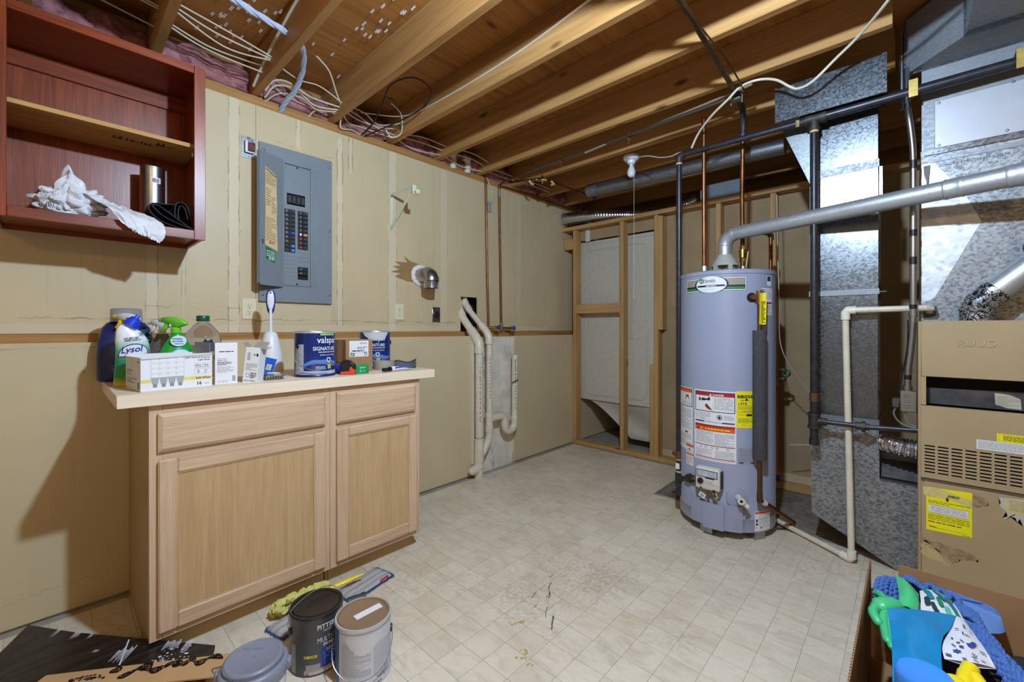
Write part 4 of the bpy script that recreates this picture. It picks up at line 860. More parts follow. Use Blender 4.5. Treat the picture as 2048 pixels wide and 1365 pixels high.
b.box(0, W_, 0, .001, 0, H2, M=M4).box(0, W_, D2-.001, D2, 0, H2-.004, M=M4).box(0, .001, .001, D2-.001, .002, H2-.002, M=M4).box(W_-.001, W_, .001, D2-.001, 0, H2, M=M4).box(0, W_, 0, D2, .0, .001, M=M4)
b.build('carton', M_paper, t, smooth=0)
fq = lambda *q: [M4 @ Vector(a) for a in q]
f = MB(); f.prism(fq((.001, .001, H2-.003), (.001, D2-.004, H2-.003), (-.022, D2-.010, H2+.018), (-.018, .008, H2+.012)), (.0008, .0008, 0)).prism(fq((.002, D2, H2-.004), (W_-.002, D2, H2-.004), (W_+.002, D2+.02, H2+.022), (.006, D2+.022, H2+.018)), (0, 0, .0008))
f.prism(fq((W_, .002, H2-.001), (W_, D2-.004, H2-.001), (W_+.025, D2-.006, H2+.004), (W_+.02, .01, H2-.004)), (0, 0, .0008))
f.build('top_flap', plain('grey_brown_card', (150, 142, 130), .8), t, smooth=0)
MB().rect(lambda x, y, h: M4 @ Vector((x, y, H2-.02)), .001, W_-.001, .001, D2-.001).build('carton_inside', M_dark, t)
fr = lambda x, y, h=0: M4 @ Vector((x, -.0002-h, y))
p = MB().lines(fr, .006, .05, .052, .082, 7, 1, fill=.35).lines(fr, .026, .05, .020, .045, 5, 0, seed=3).text('NET WT 100.25 E', .0058, lambda x, y, h: fr(.004+x, .008+y, h), 0, bold=.0002)
for i in range(8): p.rect(fr, .008, .020, .095+i*.004, .097+i*.004, 1)
p.oval(fr, .036, .118, .004, .004, 1).rect(fr, .043, .050, .112, .124, 0).oval(fr, .016, .032, .008, .009, 1).oval(fr, .016, .032, .006, .007, 2, .0005)
p.build('print', [M_ink, M_grey, M_paper], t)
# detergent bottle
t = thing('detergent_bottle', 'big dark blue detergent bottle with clear cap, at the left back of the worktop', 'bottle', (.214, 2.475, CT))
MB().lathe([(0, 0), (.076, 0), (.083, .006), (.085, .03), (.086, .10), (.082, .17), (.070, .225), (.056, .247), (.045, .252), (0, .252)], (.214, 2.475, CT), 40, sx=1.12, sy=.62).build('bottle', plain('navy_bottle', (28, 38, 92), .22, var=.12, scale=4), t)
MB().lathe([(.043, .2522), (.0425, .262), (0, .262)], (.214, 2.475, CT), 32).lathe([(.0535, .2525), (.052, .305), (.046, .309), (0, .309)], (.214, 2.475, CT), 36, sx=1, sy=1).build('cap', plain('clear_grey_cap', (176, 178, 186), .15, trans=.45, ior=1.35), t)
fn = lambda x, y, h=0: Vector((.214+(.0945+h)*math.sin(x/.085), 2.475-(.0525+h)*math.cos(x/.085), CT+y))
p = MB().rect(fn, -.05, .08, .04, .155, 0, .0006, 16).rect(fn, -.035, .02, .125, .160, 1, .001, 8).text('2X', .024, lambda x, y, h: fn(-.028+x, .133+y, .0014), 2, bold=.0006)
for i in range(7): p.rect(fn, -.01+.012*i, .02+.012*i, .17+.006*(i % 3), .174+.006*(i % 3), 3, .001, 3)
p.build('label', [plain('label_blue', (24, 74, 140), .3), M_paper, M_ink, plain('sky_ink', (120, 180, 226), .4)], t)
cl = drum((.214, 2.475, CT+.262), .053, -1.9)
MB().lines(cl, -.04, .03, 0, .016, 3, 0, .0006).build('cap_print', plain('sky_ink2', (70, 140, 200), .4), t)
def bottle(name, label, c, prof, m, sx=1, sy=1, seg=36):
    t = thing(name, label, 'bottle', c); MB().lathe(prof, c, seg, sx=sx, sy=sy).build('bottle', m, t); return t
def trigger(t, c, z, ang, body, lever, nozzle, s=1.0):
    """spray head: nozzle points along ang"""
    M4 = Matrix.Translation((c[0], c[1], z)) @ Matrix.Rotation(ang, 4, 'Z') @ Matrix.Scale(s, 4)
    q = lambda x, z_: M4 @ Vector((x, -.009/1, z_)); e = (M4.to_3x3() @ Vector((0, .018, 0)))
    MB().lathe([(0, 0), (.0145, 0), (.0155, .004), (.0155, .018), (.012, .022), (0, .022)], (0, 0, 0), 20).build('collar', lever, t).matrix_parent_inverse = Matrix.Translation(-t.location) @ M4
    MB().prism([q(*a) for a in ((-.038, .030), (-.012, .022), (.012, .022), (.014, .034), (.050, .040), (.050, .058), (.016, .062), (-.010, .058), (-.046, .036))], e, bev=.003*s).build('sprayer_shroud', body, t, smooth=60)
    MB().prism([M4 @ Vector((a[0], -.0055, a[1])) for a in ((.026, .041), (.040, .041), (.046, .022), (.060, .004), (.050, .0), (.034, .020))], M4.to_3x3() @ Vector((0, .011, 0)), bev=.002*s).build('trigger', lever, t, smooth=60)
    a_, b_ = M4 @ Vector((.050, 0, .049)), M4 @ Vector((.063, 0, .049)); MB().cyl(a_, b_, .0095*s, .008*s, 16).cyl(b_, M4 @ Vector((.066, 0, .049)), .004*s, seg=10).build('nozzle', nozzle, t)
LEFT = math.atan2(.75, -.62)                   # towards the picture's left
M_sprayw = M_white; M_ylw = plain('yellow_plastic', (240, 214, 30), .35, var=.03); M_lime = plain('lime_plastic', (112, 200, 50), .35, var=.03); M_grn = plain('green_bottle', (26, 150, 50), .25, var=.06)
t = bottle('spray_bottle', 'white spray bottle with yellow trigger, squeezed between the dark blue and white-green bottles', (.226, 2.372, CT), [(0, 0), (.030, 0), (.034, .005), (.036, .08), (.034, .14), (.022, .185), (.014, .20), (.014, .222), (0, .222)], plain('dark_label_bottle', (216, 220, 226), .3), 1.15, .7)
trigger(t, (.214, 2.372), CT+.222, LEFT, M_white, M_ylw, M_ylw, 1.05)
# toilet cleaner, angled neck
t = thing('cleaner_bottle', 'white and green toilet cleaner bottle with a bent neck and blue cap', 'bottle', (.215, 2.24, CT))
sp = [(.205, 2.24, CT), (.206, 2.24, CT+.02), (.212, 2.24, CT+.09), (.212, 2.24, CT+.15), (.203, 2.24, CT+.185), (.195, 2.24, CT+.212), (.199, 2.24, CT+.226), (.206, 2.24, CT+.236)]
P = spline(sp, 6); n = len(P); RR = [.047, .050, .052, .051, .045, .033, .025, .022]
rad = [spline([(r, 0, 0) for r in RR], 6)[i][0] for i in range(n)]
def bot(u, v):
    i = min(n-1, int(round(u*(n-1)))); a = 2*PI*v; t_ = (P[min(i+1, n-1)]-P[max(i-1, 0)]).normalized(); X_ = Vector((0, 1, 0)).cross(t_)
    return P[i]+X_*math.cos(a)*rad[i]*-1+Vector((0, .58, 0))*math.sin(a)*rad[i]
NB = NT('cleaner_skin'); v = NB.coord(); sx = NB.add('ShaderNodeSeparateXYZ'); NB.l.new(v, sx.inputs[0])
zz = NB.math('ADD', NB.math('MULTIPLY', NB.math('SUBTRACT', sx.outputs[2], CT), 4.4), NB.math('MULTIPLY', NB.math('SUBTRACT', NB.noise(v, 30, 3), .5), .10))
M_clean = NB.set(col=NB.ramp(zz, [(.02, srgb((226, 206, 40))), (.14, srgb((60, 150, 70))), (.42, srgb((32, 132, 92))), (.60, srgb((90, 170, 130))), (.78, srgb((216, 228, 226))), (.95, srgb((232, 234, 240)))]), rough=.25)
mb = MB(); mb.grid(bot, n-1, 30); mb.build('bottle', M_clean, t, smooth=80)
a_ = P[-1]; d_ = Vector((.5, 0, .86)).normalized(); M_cap = plain('blue_cap', (26, 62, 200), .3, var=.03)
MB().cyl(a_-d_*.006, a_+d_*.022, .027, .024, 24).cyl(a_+d_*.022, a_+d_*.034, .020, .014, 20).cyl(a_+d_*.034, a_+d_*.047, .008, .005, 12).build('cap', M_cap, t)
fn = lambda x, y, h=0: Vector((.212+.0525*math.sin(x/.051), 2.24-.0312*math.cos(x/.051)-h-.0012, CT+y+.030))
p = MB(); k = 14
p.flat(lambda x, y, h: fn(x, y+.12*x, .0004), [(-.050+.1*i/k, .098+.036*math.sin(PI*i/k)**.6) for i in range(k+1)]+[(.05-.1*i/k, .088) for i in range(k+1)], 1)
p.flat(lambda x, y, h: fn(x, y+.12*x, .0008), [(-.046+.092*i/k, .100+.030*math.sin(PI*i/k)**.6) for i in range(k+1)]+[(.046-.092*i/k, .090) for i in range(k+1)], 0)
p.text('Lysol', .034, lambda x, y, h: fn(-.040+x+.18*y, .1015+y+.12*(-.04+x), .0013), 1, bold=.0008, wide=.92)
p.text('10X BETTER', .0105, lambda x, y, h: fn(-.030+x, .153+y+.12*(-.03+x), .0011), 2, bold=.0003, wide=.8).lines(lambda x, y, h: fn(x, y+.12*x, .001), -.026, .022, .146, .151, 1, 2)
p.lines(lambda x, y, h: fn(x, y+.12*x, .001), .02, .05, .166, .186, 4, 3, fill=.6)
p.build('label', [M_paper, plain('script_blue', (24, 52, 140), .4), plain('violet_ink', (60, 40, 90), .4), plain('teal_ink', (30, 110, 110), .4)], t)
# green and clear sprayers, jug
c_ = (.349, 2.225, CT)
t = bottle('spray_bottle', 'green spray bottle with a lime green trigger head', c_, [(0, 0), (.054, 0), (.060, .006), (.062, .07), (.056, .12), (.036, .165), (.021, .192), (.0175, .205), (0, .205)], M_grn, 1.08, .6)
trigger(t, (.345, 2.225), CT+.203, LEFT, M_lime, M_lime, M_lime, 1.12)
fn = lambda x, y, h=0: Vector((.349+(.040+h)*math.sin(x/.04)*1.0, 2.225-(.026+h)*math.cos(x/.04)-.004, CT+y))
p = MB().oval(fn, .0, .172, .026, .022, 0, .004).text('POWERFUL', .0075, lambda x, y, h: fn(-.019+x, .178+y, .0050), 1, bold=.0002, wide=.8).text('NO WAXES', .0075, lambda x, y, h: fn(-.019+x, .168+y, .0050), 1, bold=.0002, wide=.8).lines(fn, -.012, .014, .158, .163, 1, 1, .005)
fn2 = lambda x, y, h=0: Vector((.349+(.066+h)*math.sin(x/.066), 2.225-(.039+h)*math.cos(x/.066), CT+y))
p.oval(fn2, .006, .122, .030, .017, 2, .0012).oval(fn2, .006, .122, .026, .014, 0, .0016)
p.build('label', [plain('pale_sticker', (206, 226, 236), .4), plain('navy_ink', (30, 50, 110), .4), plain('sky_sticker', (110, 176, 220), .4)], t)
M_clear = plain('clear_plastic', (214, 212, 206), .08, var=.02, trans=.86, ior=1.18); M_liquid = plain('clear_jug', (222, 218, 208), .06, var=.02, trans=.9, ior=1.15)
c_ = (.318, 2.345, CT)
t = bottle('spray_bottle', 'clear empty spray bottle with a white trigger, behind the green one', c_, [(0, 0), (.05, 0), (.056, .006), (.058, .08), (.05, .13), (.034, .165), (.022, .185), (.017, .20), (0, .20)], plain('smoky_bottle', (120, 112, 104), .15, trans=.5, ior=1.25), 1.15, .7)
trigger(t, (.318, 2.345), CT+.200, LEFT, M_white, M_white, M_white, 1.0)
c_ = (.468, 2.38, CT)
t = bottle('jug', 'large clear plastic jug with a green screw cap', c_, [(0, 0), (.062, 0), (.070, .008), (.070, .05), (.068, .055), (.070, .06), (.071, .150), (.069, .175), (.058, .21), (.036, .238), (.0215, .25), (.0205, .262), (0, .262)], M_liquid)
MB().lathe([(.0245, .256), (.0255, .258), (.0255, .278), (.023, .282), (0, .282)], c_, 30).build('screw_cap', plain('dark_green_cap', (18, 82, 54), .35), t)
fn = drum(c_, .0715, math.atan2(-1, -.2)); MB().rect(fn, -.004, .046, .12, .160, 0, .0008, 10).flat(fn, [(-.002, .160), (.008, .178), (.018, .166), (.034, .176), (.040, .160)], 1, .0009).build('label', [plain('slate_label', (70, 76, 96), .4), plain('navy_shape', (40, 48, 84), .4)], t)
# toilet brush
c_ = (.771, 2.44, CT)
t = thing('toilet_brush', 'white toilet brush standing in its white holder, tall stick with a blue-rimmed handle', 'toilet brush', c_)
MB().lathe([(0, 0), (.060, 0), (.062, .004), (.060, .03), (.052, .10), (.040, .16), (.030, .195), (.022, .204), (0, .204)], c_, 40).build('holder', M_white, t)
MB().lathe([(.0095, .2045), (.008, .225), (.0075, .33), (0, .33)], c_, 20).build('stick', M_white, t)
hp = [(0, .300), (.010, .302), (.016, .315), (.0205, .345), (.0225, .375), (.021, .400), (.016, .418), (.008, .426), (0, .427)]
RZ = -.306              # turn the flat of the handle to the room
hd = MB(); hd.lathe([(r_*1.0, z_) for r_, z_ in hp], c_, 30, sx=1, sy=.30, rz=RZ).build('handle_rim', plain('navy_rubber', (28, 44, 120), .4), t)
hp2 = [(0, .310), (.008, .314), (.0135, .330), (.0175, .352), (.0188, .376), (.0172, .398), (.013, .413), (.006, .420), (0, .421)]
MB().lathe(hp2, c_, 30, sx=1, sy=.50, rz=RZ).build('handle', M_white, t)
MB().blob((c_[0]-.0025, c_[1]-.0082, c_[2]+.408), (.0042, .0022, .0055), 2, 0).build('hang_hole', plain('shadow_grey', (70, 74, 86), .5), t)
t = thing('hang_tag', 'blue cardboard tag with a small barcode leaning against the white toilet brush holder', 'tag', (.69, 2.30, CT))
M4 = Matrix.Translation((.655, 2.235, CT+.0015)) @ Matrix.Rotation(math.radians(-35), 4, 'Z') @ Matrix.Rotation(math.radians(-14), 4, 'X') @ Matrix.Rotation(math.radians(14), 4, 'Y')
MB().box(0, .052, 0, .0012, .003, .092, .0004, M=M4).build('card', plain('blue_card', (24, 92, 190), .45), t)
fr = lambda x, y, h=0: M4 @ Vector((x, -h-.0003, y))
MB().rect(fr, .018, .040, .035, .062, 0).lines(fr, .021, .037, .038, .059, 8, 1, .0006, .5).build('sticker', [M_paper, plain('tag_brown', (160, 110, 80), .6)], t)
t = thing('battery_holder', 'small steel clip-on hardware box at the worktop front edge', 'hardware', (.66, 2.035, CT))
M4 = Matrix.Translation((.655, 2.035, CT)) @ Matrix.Rotation(math.radians(6), 4, 'Z')
h = MB().box(-.038, .036, -.016, .016, .0005, .016, .002, M=M4).box(-.034, -.004, -.013, .013, .016, .026, .001, M=M4); h.build('steel_body', plain('clip_steel', (150, 152, 146), .35, .8, .3, 60), t)
MB().box(-.028, .020, -.010, .012, .0262, .031, .002, M=M4 @ Matrix.Rotation(.06, 4, 'Y')).build('white_lid', M_paper, t)
c2 = MB()
for i in range(6): c2.box(-.034+.011*i, -.029+.011*i, -.0175, -.0162, .003, .014, M=M4)
c2.build('clips', plain('clip_dark', (84, 82, 60), .4, .6), t)
MB().tube([M4 @ Vector(p) for p in ((.036, -.01, .006), (.044, -.012, .009), (.046, -.004, .014), (.036, .004, .018))], .002, 8, smooth=5).build('wire_bail', M_steel, t)
# paint cans: one builder, local coordinates
def paint_can(label, r, h, body, lid, loc, rz, group='paint cans', bail=True, rim=M_rim):
    t = thing('paint_can', label, 'paint can', (0, 0, 0), group)
    MB().lathe([(0, .0005), (r-.003, .0005), (r, .002), (r, .005), (r-.0015, .007), (r-.0015, h-.008), (r, h-.006), (r, h-.001), (r-.003, h), (r-.006, h-.001), (r-.0062, h-.006), (0, h-.006)], seg=56).build('can_body', body, t)
    MB().lathe([(r+.0008, h-.008), (r+.0014, h-.004), (r-.001, h+.0006), (r-.006, h+.0012), (r-.008, h-.003)], seg=56).build('rim', rim, t)
    MB().lathe([(r-.0085, h-.003), (r-.0095, h+.0012), (r-.013, h+.0018), (r-.0145, h-.002), (r-.018, h-.0035), (0, h-.0035)], seg=56).build('lid', lid, t)
    for s in (-1, 1): MB().lathe([(0, 0), (.013, 0), (.012, .004), (.004, .006), (0, .006)], (s*(r-.0012), 0, h*.68), 18, axis=(s, 0, 0)).build('ear', M_black if bail != 'steel' else rim, t)
    return t
M_navy = plain('can_navy', (20, 40, 110), .3, var=.15, scale=6); M_silverlab = plain('can_grey_panel', (176, 182, 194), .35)
M_lime2 = plain('lime_label', (140, 200, 80), .4); M_cy = plain('swirl_blue', (60, 140, 210), .4); M_rd = plain('swirl_red', (196, 50, 70), .4)
def swirl(p, f, x0, x1, y, mi_b, mi_r):
    n = 16; B = []; T = []
    for i in range(n+1):
        u = i/n; x = x0+(x1-x0)*u; yy = y+.012*math.sin(u*6.3-.6)+.016*u
        B.append((x, yy-.004-.010*math.sin(PI*u))); T.append((x, yy+.014*math.sin(PI*u)*abs(math.cos(u*4))+.003))
    p.flat(f, B+T[::-1], mi_b, .0007)
    p.flat(f, [(a, b_+.003) for a, b_ in B]+[(a, b_*.5+t_*.5-.003) for (a, b_), (_, t_) in zip(B, T)][::-1], mi_r, .0010)
def can_label(t, r, h, a, ox=0, drip=False):
    f0 = drum((0, 0, 0), r-.0015, a); f = lambda x, y, hh=0: f0(x+ox, y, hh)
    p = MB(); rb = lambda *q: p.rect(f, q[0], q[1], q[2], q[3], q[4], q[5], max(2, int((q[1]-q[0])/.008)))
    rb(-.155, .155, .012, .028, 1, .0004)
    p.text('valspar', .042, lambda x, y, hh: f(-.044+x, .156+y, .0009), 2, bold=.0004, wide=.9)
    p.text('SIGNATURE', .024, lambda x, y, hh: f(-.062+x, .122+y, .0009), 2, bold=.0003, wide=.9).lines(f, -.038, .055, .112, .116, 1, 2, .0009, .8)
    p.text('stands up to anything', .011, lambda x, y, hh: f(-.032+x, .098+y, .0009), 2, wide=.85)
    swirl(p, f, -.115, .10, .056, 3, 4)
    p.flat(f, [(.0, .088), (.02, .088), (.02, .074), (.010, .064), (.0, .074)], 2, .0013); p.flat(f, [(.004, .084), (.016, .084), (.016, .076), (.010, .070), (.004, .076)], 5, .0016)
    rb(.004, .022, .036, .058, 6, .0012); p.lines(f, -.05, -.006, .034, .050, 3, 2, .0009, .35); p.text('128 FL OZ / 3.78 L', .0085, lambda x, y, hh: f(-.115+x, .016+y, .0009), 7, wide=.9)
    rb(-.030, .05, h-.018, h-.009, 6, .0006)
    rb(-.152, -.102, .012, .150, 1, .0006); p.lines(f, -.145, -.11, .06, .145, 16, 7, .0009, .25)
    rb(-.14, -.118, .022, .045, 2, .0009)
    for i in range(8): p.rect(f, -.138+i*.0024, -.1368+i*.0024, .024, .043, 7, .0012)
    if drip:
        n = 22; R = random.Random(4); ed = [(-.075+.15*i/n, h-.008-(.052*math.sin(PI*i/n)**.6)*R.uniform(.75, 1.05)) for i in range(n+1)]
        p.flat(f, [(-.075+.15*i/n, h-.008) for i in range(n+1)][::-1]+ed, 8, .0018)
    p.build('label', [M_navy, M_silverlab, M_white, M_cy, M_rd, M_navy, M_lime2, M_grey, plain('dried_paint', (196, 200, 206), .35)], t)
T1 = paint_can('blue paint can with white lettering at the middle of the worktop', .090, .209, M_navy, M_steel, 0, 0)
can_label(T1, .090, .209, -PI/2, .0)
R3 = MB().tube([(-.093, 0, .142), (-.108, -.02, .12), (-.112, -.03, .07), (-.07, -.085, .035), (0, -.106, .028)], .0016, 6, smooth=7).build('wire_handle', M_steel, T1)
place(T1, (.848, 2.075, CT), math.radians(12))
MBp = MB(); fl0 = drum((0, 0, 0), .0885, -PI/2)
T2 = paint_can('blue paint can with grey paint dripped down its front, behind the brown carton', .086, .209, M_navy, M_steel, 0, 0)
can_label(T2, .086, .209, -PI/2, -.004, True)
place(T2, (1.272, 2.275, CT), math.radians(-24))
# carton, tape measure and small things at the right end
t = thing('brown_carton', 'small brown cardboard carton with an upside-down white shipping label', 'box', (1.075, 2.14, CT))
MB().box(1.0, 1.146, 2.075, 2.21, CT+.0003, CT+.166, .001).build('carton', M_card, t)
fr = plane((1.0, 2.0748, CT), (1, 0, 0), (0, 0, 1))
p = MB().rect(fr, .018, .122, .078, .160, 0, .0005); up = lambda x, y, h=0: fr(.140-x, .238-y, h)
p.lines(fr, .074, .112, .142, .152, 2, 1, .0009, .35).lines(fr, .06, .115, .116, .130, 2, 1, .0009, .35, 5).lines(fr, .034, .112, .104, .112, 1, 1, .0009, .7, 6)
p.text('G', .026, lambda x, y, h: fr(.116-x, .102-y, .0009), 1, bold=.0003)
R = random.Random(9)
for i in range(7):
    for j in range(6):
        if R.random() < .55: p.rect(fr, .024+i*.003, .0268+i*.003, .081+j*.003, .0838+j*.003, 1, .0009)
p.rect(fr, .048, .102, .098, .0988, 1, .0009).rect(fr, .048, .0486, .08, .0988, 1, .0009)
p.build('shipping_label', [M_paper, M_ink], t)
MB().box(.9995, 1.0002, 2.12, 2.165, CT+.001, CT+.165).build('tape_strip', plain('parcel_tape', (176, 138, 92), .3), t)
t = thing('tape_measure', 'black and orange tape measure in front of the brown carton', 'tape measure', (.965, 2.0, CT))
M4 = Matrix.Translation((.974, 1.998, CT+.0004)) @ Matrix.Rotation(math.radians(-48), 4, 'Z')
MB().prism([M4 @ Vector((x, -.016, z)) for x, z in ((-.036, 0), (.034, 0), (.036, .03), (.030, .050), (.012, .068), (-.012, .072), (-.030, .060), (-.037, .035))], M4.to_3x3() @ Vector((0, .032, 0)), bev=.004).build('case', M_black, t)
M_or = plain('orange_grip', (226, 74, 30), .45, var=.04)
MB().prism([M4 @ Vector((x, -.019, z)) for x, z in ((-.030, .001), (.036, .001), (.037, .022), (.020, .040), (.008, .040), (.014, .018), (-.030, .014))], M4.to_3x3() @ Vector((0, .038, 0)), bev=.002).build('grip_band', M_or, t)
MB().lathe([(.024, 0), (.022, .003), (0, .003)], M4 @ Vector((-.004, -.0162, .040)), 28, axis=M4.to_3x3() @ Vector((0, -1, 0))).build('side_disc', plain('disc_black', (34, 34, 36), .3), t)
MB().box(.036, .0375, -.008, .008, .002, .016, M=M4).build('end_hook', M_steel, t)
MB().tube([M4 @ Vector(p_) for p_ in ((-.036, 0, .055), (-.060, -.004, .060), (-.066, -.006, .035), (-.052, -.004, .012), (-.034, 0, .012))], .0045, 8, smooth=6, squash=.4).build('wrist_strap', M_black, t)
tag(MB().box(.948, .976, 2.075, 2.11, CT+.0003, CT+.042, .001).build('blue_box', plain('royal_blue_card', (28, 52, 170), .4), None), 'little royal blue box tucked behind the tape measure', 'box')
t = thing('green_box', 'small green cardboard box with a recycling mark in front of the brown carton', 'box', (1.04, 1.99, CT))
M4 = Matrix.Translation((1.004, 1.975, CT+.0003)) @ Matrix.Rotation(math.radians(2), 4, 'Z')
MB().box(0, .068, 0, .04, 0, .046, .001, M=M4).build('carton', plain('green_card', (22, 140, 76), .5), t)
fr = lambda x, y, h=0: M4 @ Vector((x, -.0002-h, y))
p = MB().lines(fr, .018, .05, .026, .034, 2, 0, .0004, .5).oval(fr, .024, .014, .005, .005, 0, .0004).oval(fr, .024, .014, .0032, .0032, 1, .0007).lines(fr, .034, .05, .012, .016, 1, 0, .0004).rect(fr, .003, .065, .041, .0425, 2, .0004)
p.build('print', [plain('mint_ink', (190, 226, 200), .5), plain('green_card2', (22, 140, 76), .5), plain('lime_line', (90, 200, 110), .5)], t)
t = thing('tape_roll', 'roll of grey adhesive tape lying flat in front of the dripped paint can', 'tape', (1.235, 2.115, CT))
MB().lathe([(.038, .0004), (.056, .0004), (.057, .002), (.057, .044), (.056, .046), (.038, .046), (.037, .044), (.037, .002), (.038, .0004)], (1.235, 2.115, CT), 40).build('tape', plain('grey_tape', (150, 146, 134), .5, var=.06), t)
MB().lathe([(.0365, .0006), (.0365, .0455), (.034, .0455), (.034, .0006), (.0365, .0006)], (1.235, 2.115, CT), 40).build('core', M_carde, t)
t = thing('sealant_tube', 'blue and white squeezed tube with its black cap lying along the worktop edge', 'tube', (1.23, 1.99, CT))
A, B = Vector((1.185, 1.965, CT+.014)), Vector((1.345, 2.02, CT+.012))
def tubef(u, v):
    p_ = A.lerp(B, u); a = 2*PI*v; k = min(1, u*1.15); hh = .013*(1-k**2*.85); ww = .013+.006*k; sd = Vector((-.33, .94, 0))
    return p_+sd*math.cos(a)*ww+Vector((0, 0, 1))*(math.sin(a)*hh-(1-(1-k**2*.85))*.010)
MB().grid(tubef, 16, 18).build('tube_body', M_white, t)
dA = (B-A).normalized(); MB().cyl(A-dA*.002, A-dA*.016, .0125, .010, 16).cyl(A-dA*.016, A-dA*.040, .005, .004, 12).cyl(A-dA*.030+Vector((0, 0, -.002)), A-dA*.055, .010, .009, 14).build('cap', M_black, t)
MB().rect(lambda x, y, h: A+dA*x+Vector((.33, -.94, 0))*.0152*(1-y*6)+Vector((0, 0, .002+y*.75)), .02, .125, .0, .010, 0, 0, 6).build('blue_print', plain('tube_blue', (50, 96, 190), .4), t)
t = thing('safety_goggles', 'clear safety goggles with a black strap at the right end of the worktop', 'goggles', (1.36, 2.09, CT))
def gog(u, v):
    a = PI*(.08+.84*u); return Vector((1.345+.070*math.cos(a)*1.0, 2.085-.045*math.sin(a), CT+.004+.038*v+.006*math.sin(u*9)*v))
MB().grid(gog, 22, 6, thick=.002).build('lens', plain('tinted_lens', (120, 122, 134), .12, trans=.5, ior=1.3), t)
MB().tube([gog(i/16, 1) for i in range(17)], .0035, 8).tube([gog(i/16, 0) for i in range(17)], .0035, 8).build('frame', plain('goggle_frame', (64, 64, 74), .3), t)
MB().tube([gog(0, .5), (1.425, 2.12, CT+.02), (1.41, 2.16, CT+.016), (1.36, 2.15, CT+.012), (1.31, 2.14, CT+.014)], .009, 8, smooth=6, squash=.3).build('strap', M_black, t)
# ================================================================== water heater
HC = (2.82, .835); HR = .262; TOPZ = 1.512
VD = math.atan2(-HC[1], -HC[0])                # direction from the tank to where the photo was taken
wh = thing('water_heater', 'tall grey cylindrical gas water heater with warning labels', 'water heater', (HC[0], HC[1], 0))
hd_ = lambda z0=0: drum((HC[0], HC[1], z0), HR, VD, 1)   # +x runs to the picture's right
MB().lathe([(0, .045), (HR-.004, .045), (HR, .050), (HR, .118), (HR+.0015, .120), (HR, .122), (HR, TOPZ-.026)], (HC[0], HC[1], 0), 72).build('tank', M_tank, wh)
MB().lathe([(HR, TOPZ-.0255), (HR+.003, TOPZ-.024), (HR+.003, TOPZ-.004), (HR-.004, TOPZ), (HR-.02, TOPZ+.003), (0, TOPZ+.012)], (HC[0], HC[1], 0), 72).build('top_rim', M_tank, wh)
for a in (VD+.75, VD-.42, VD+PI): MB().box(-.05, .0, -.035, .035, .0005, .0447, M=Matrix.Translation((HC[0]+(HR-.012)*math.cos(a), HC[1]+(HR-.012)*math.sin(a), 0)) @ Matrix.Rotation(a, 4, 'Z')).build('leg', M_steel, wh)
f = hd_(0)
# burner access cover in front
bc = MB()
def patch(mb, f, x0, x1, y0, y1, h, mi=0, n=14, th=.012):
    mb.grid(lambda u, v: f(x0+(x1-x0)*u, y0+(y1-y0)*v, h), n, 1, mi, thick=-th)
patch(bc, f, -.185, -.105, .062, .190, .020); patch(bc, f, -.105, -.010, .055, .195, .038); patch(bc, f, -.010, .078, .052, .195, .018)
bc.build('burner_cover', M_tank, wh)
hl = MB().lathe([(.055, 0), (.055, .009), (.048, .013), (0, .013)], (0, 0, 0), 32)
o_ = hl.build('drain_recess', M_tank, wh); o_.matrix_parent_inverse = Matrix.Translation(-wh.location) @ Matrix.Translation(f(.055, .235, -.004)) @ Vector((0, 0, 1)).rotation_difference((f(.055, .2, 1)-f(.055, .2, 0))).to_matrix().to_4x4()
ap = MB()
for (x0, x1, y0, y1) in ((-.21, -.188, .07, .20), (.092, .098, .075, .195)):
    ap.rect(f, x0, x0+.001, y0, y1, 0, .0012); ap.rect(f, x0, x1, y1-.001, y1, 0, .0012, 3); ap.rect(f, x0, x1, y0, y0+.001, 0, .0012, 3)
ap.flat(f, [(-.200, .135), (-.194, .142), (-.192, .125), (-.198, .118)], 0, .002).flat(f, [(.100, .14), (.107, .132), (.104, .118), (.100, .124)], 0, .002)
ap.build('access_seams', plain('seam_dark', (70, 70, 80), .6), wh)
sc = MB()
for x, y in ((-.235, .10), (.19, .075), (-.245, TOPZ-.012), (.02, TOPZ-.012)):
    q = f(x, y, .003); sc.lathe([(.005, 0), (.004, .002), (0, .003)], q, 10, axis=f(x, y, 1)-f(x, y, 0))
sc.build('screws', M_screw, wh)
# labels
p = MB(); rc = lambda x0, x1, y0, y1, mi, h=.0006: p.rect(f, x0, x1, y0, y1, mi, h, max(2, int(abs(x1-x0)/.012)))
L0, L1 = -.178, .052                           # large white label, sides in metres along the drum
rc(L0, L1, .424, .826, 0)
rc(L0+.006, L1-.006, .704, .818, 1, .0009); rc(L0+.010, L1-.010, .708, .814, 0, .0012); rc(L0+.010, L1-.010, .794, .814, 2, .0015)
p.text('DANGER', .013, lambda x, y, h: f(-.068+x, .798+y, .0019), 0, bold=.0004, wide=1.1); p.flat(f, [(-.086, .797), (-.072, .797), (-.079, .810)], 0, .0019)
rc(-.0665, -.0658, .708, .794, 3, .0015)
p.lines(f, -.060, .036, .718, .790, 10, 3, .0015, .35, 2)
for cx_, cy_, rx, ry in ((-.142, .772, .006, .010), (-.128, .772, .004, .008), (-.118, .773, .010, .008), (-.100, .774, .016, .005), (-.088, .778, .007, .010)): p.oval(f, cx_, cy_, rx, ry, 1, .0015)
p.flat(f, [(-.112, .742), (-.100, .750), (-.092, .738), (-.080, .728), (-.070, .714), (-.084, .716), (-.100, .722)], 4, .0016).flat(f, [(-.104, .738), (-.112, .731), (-.098, .726)], 4, .0016)
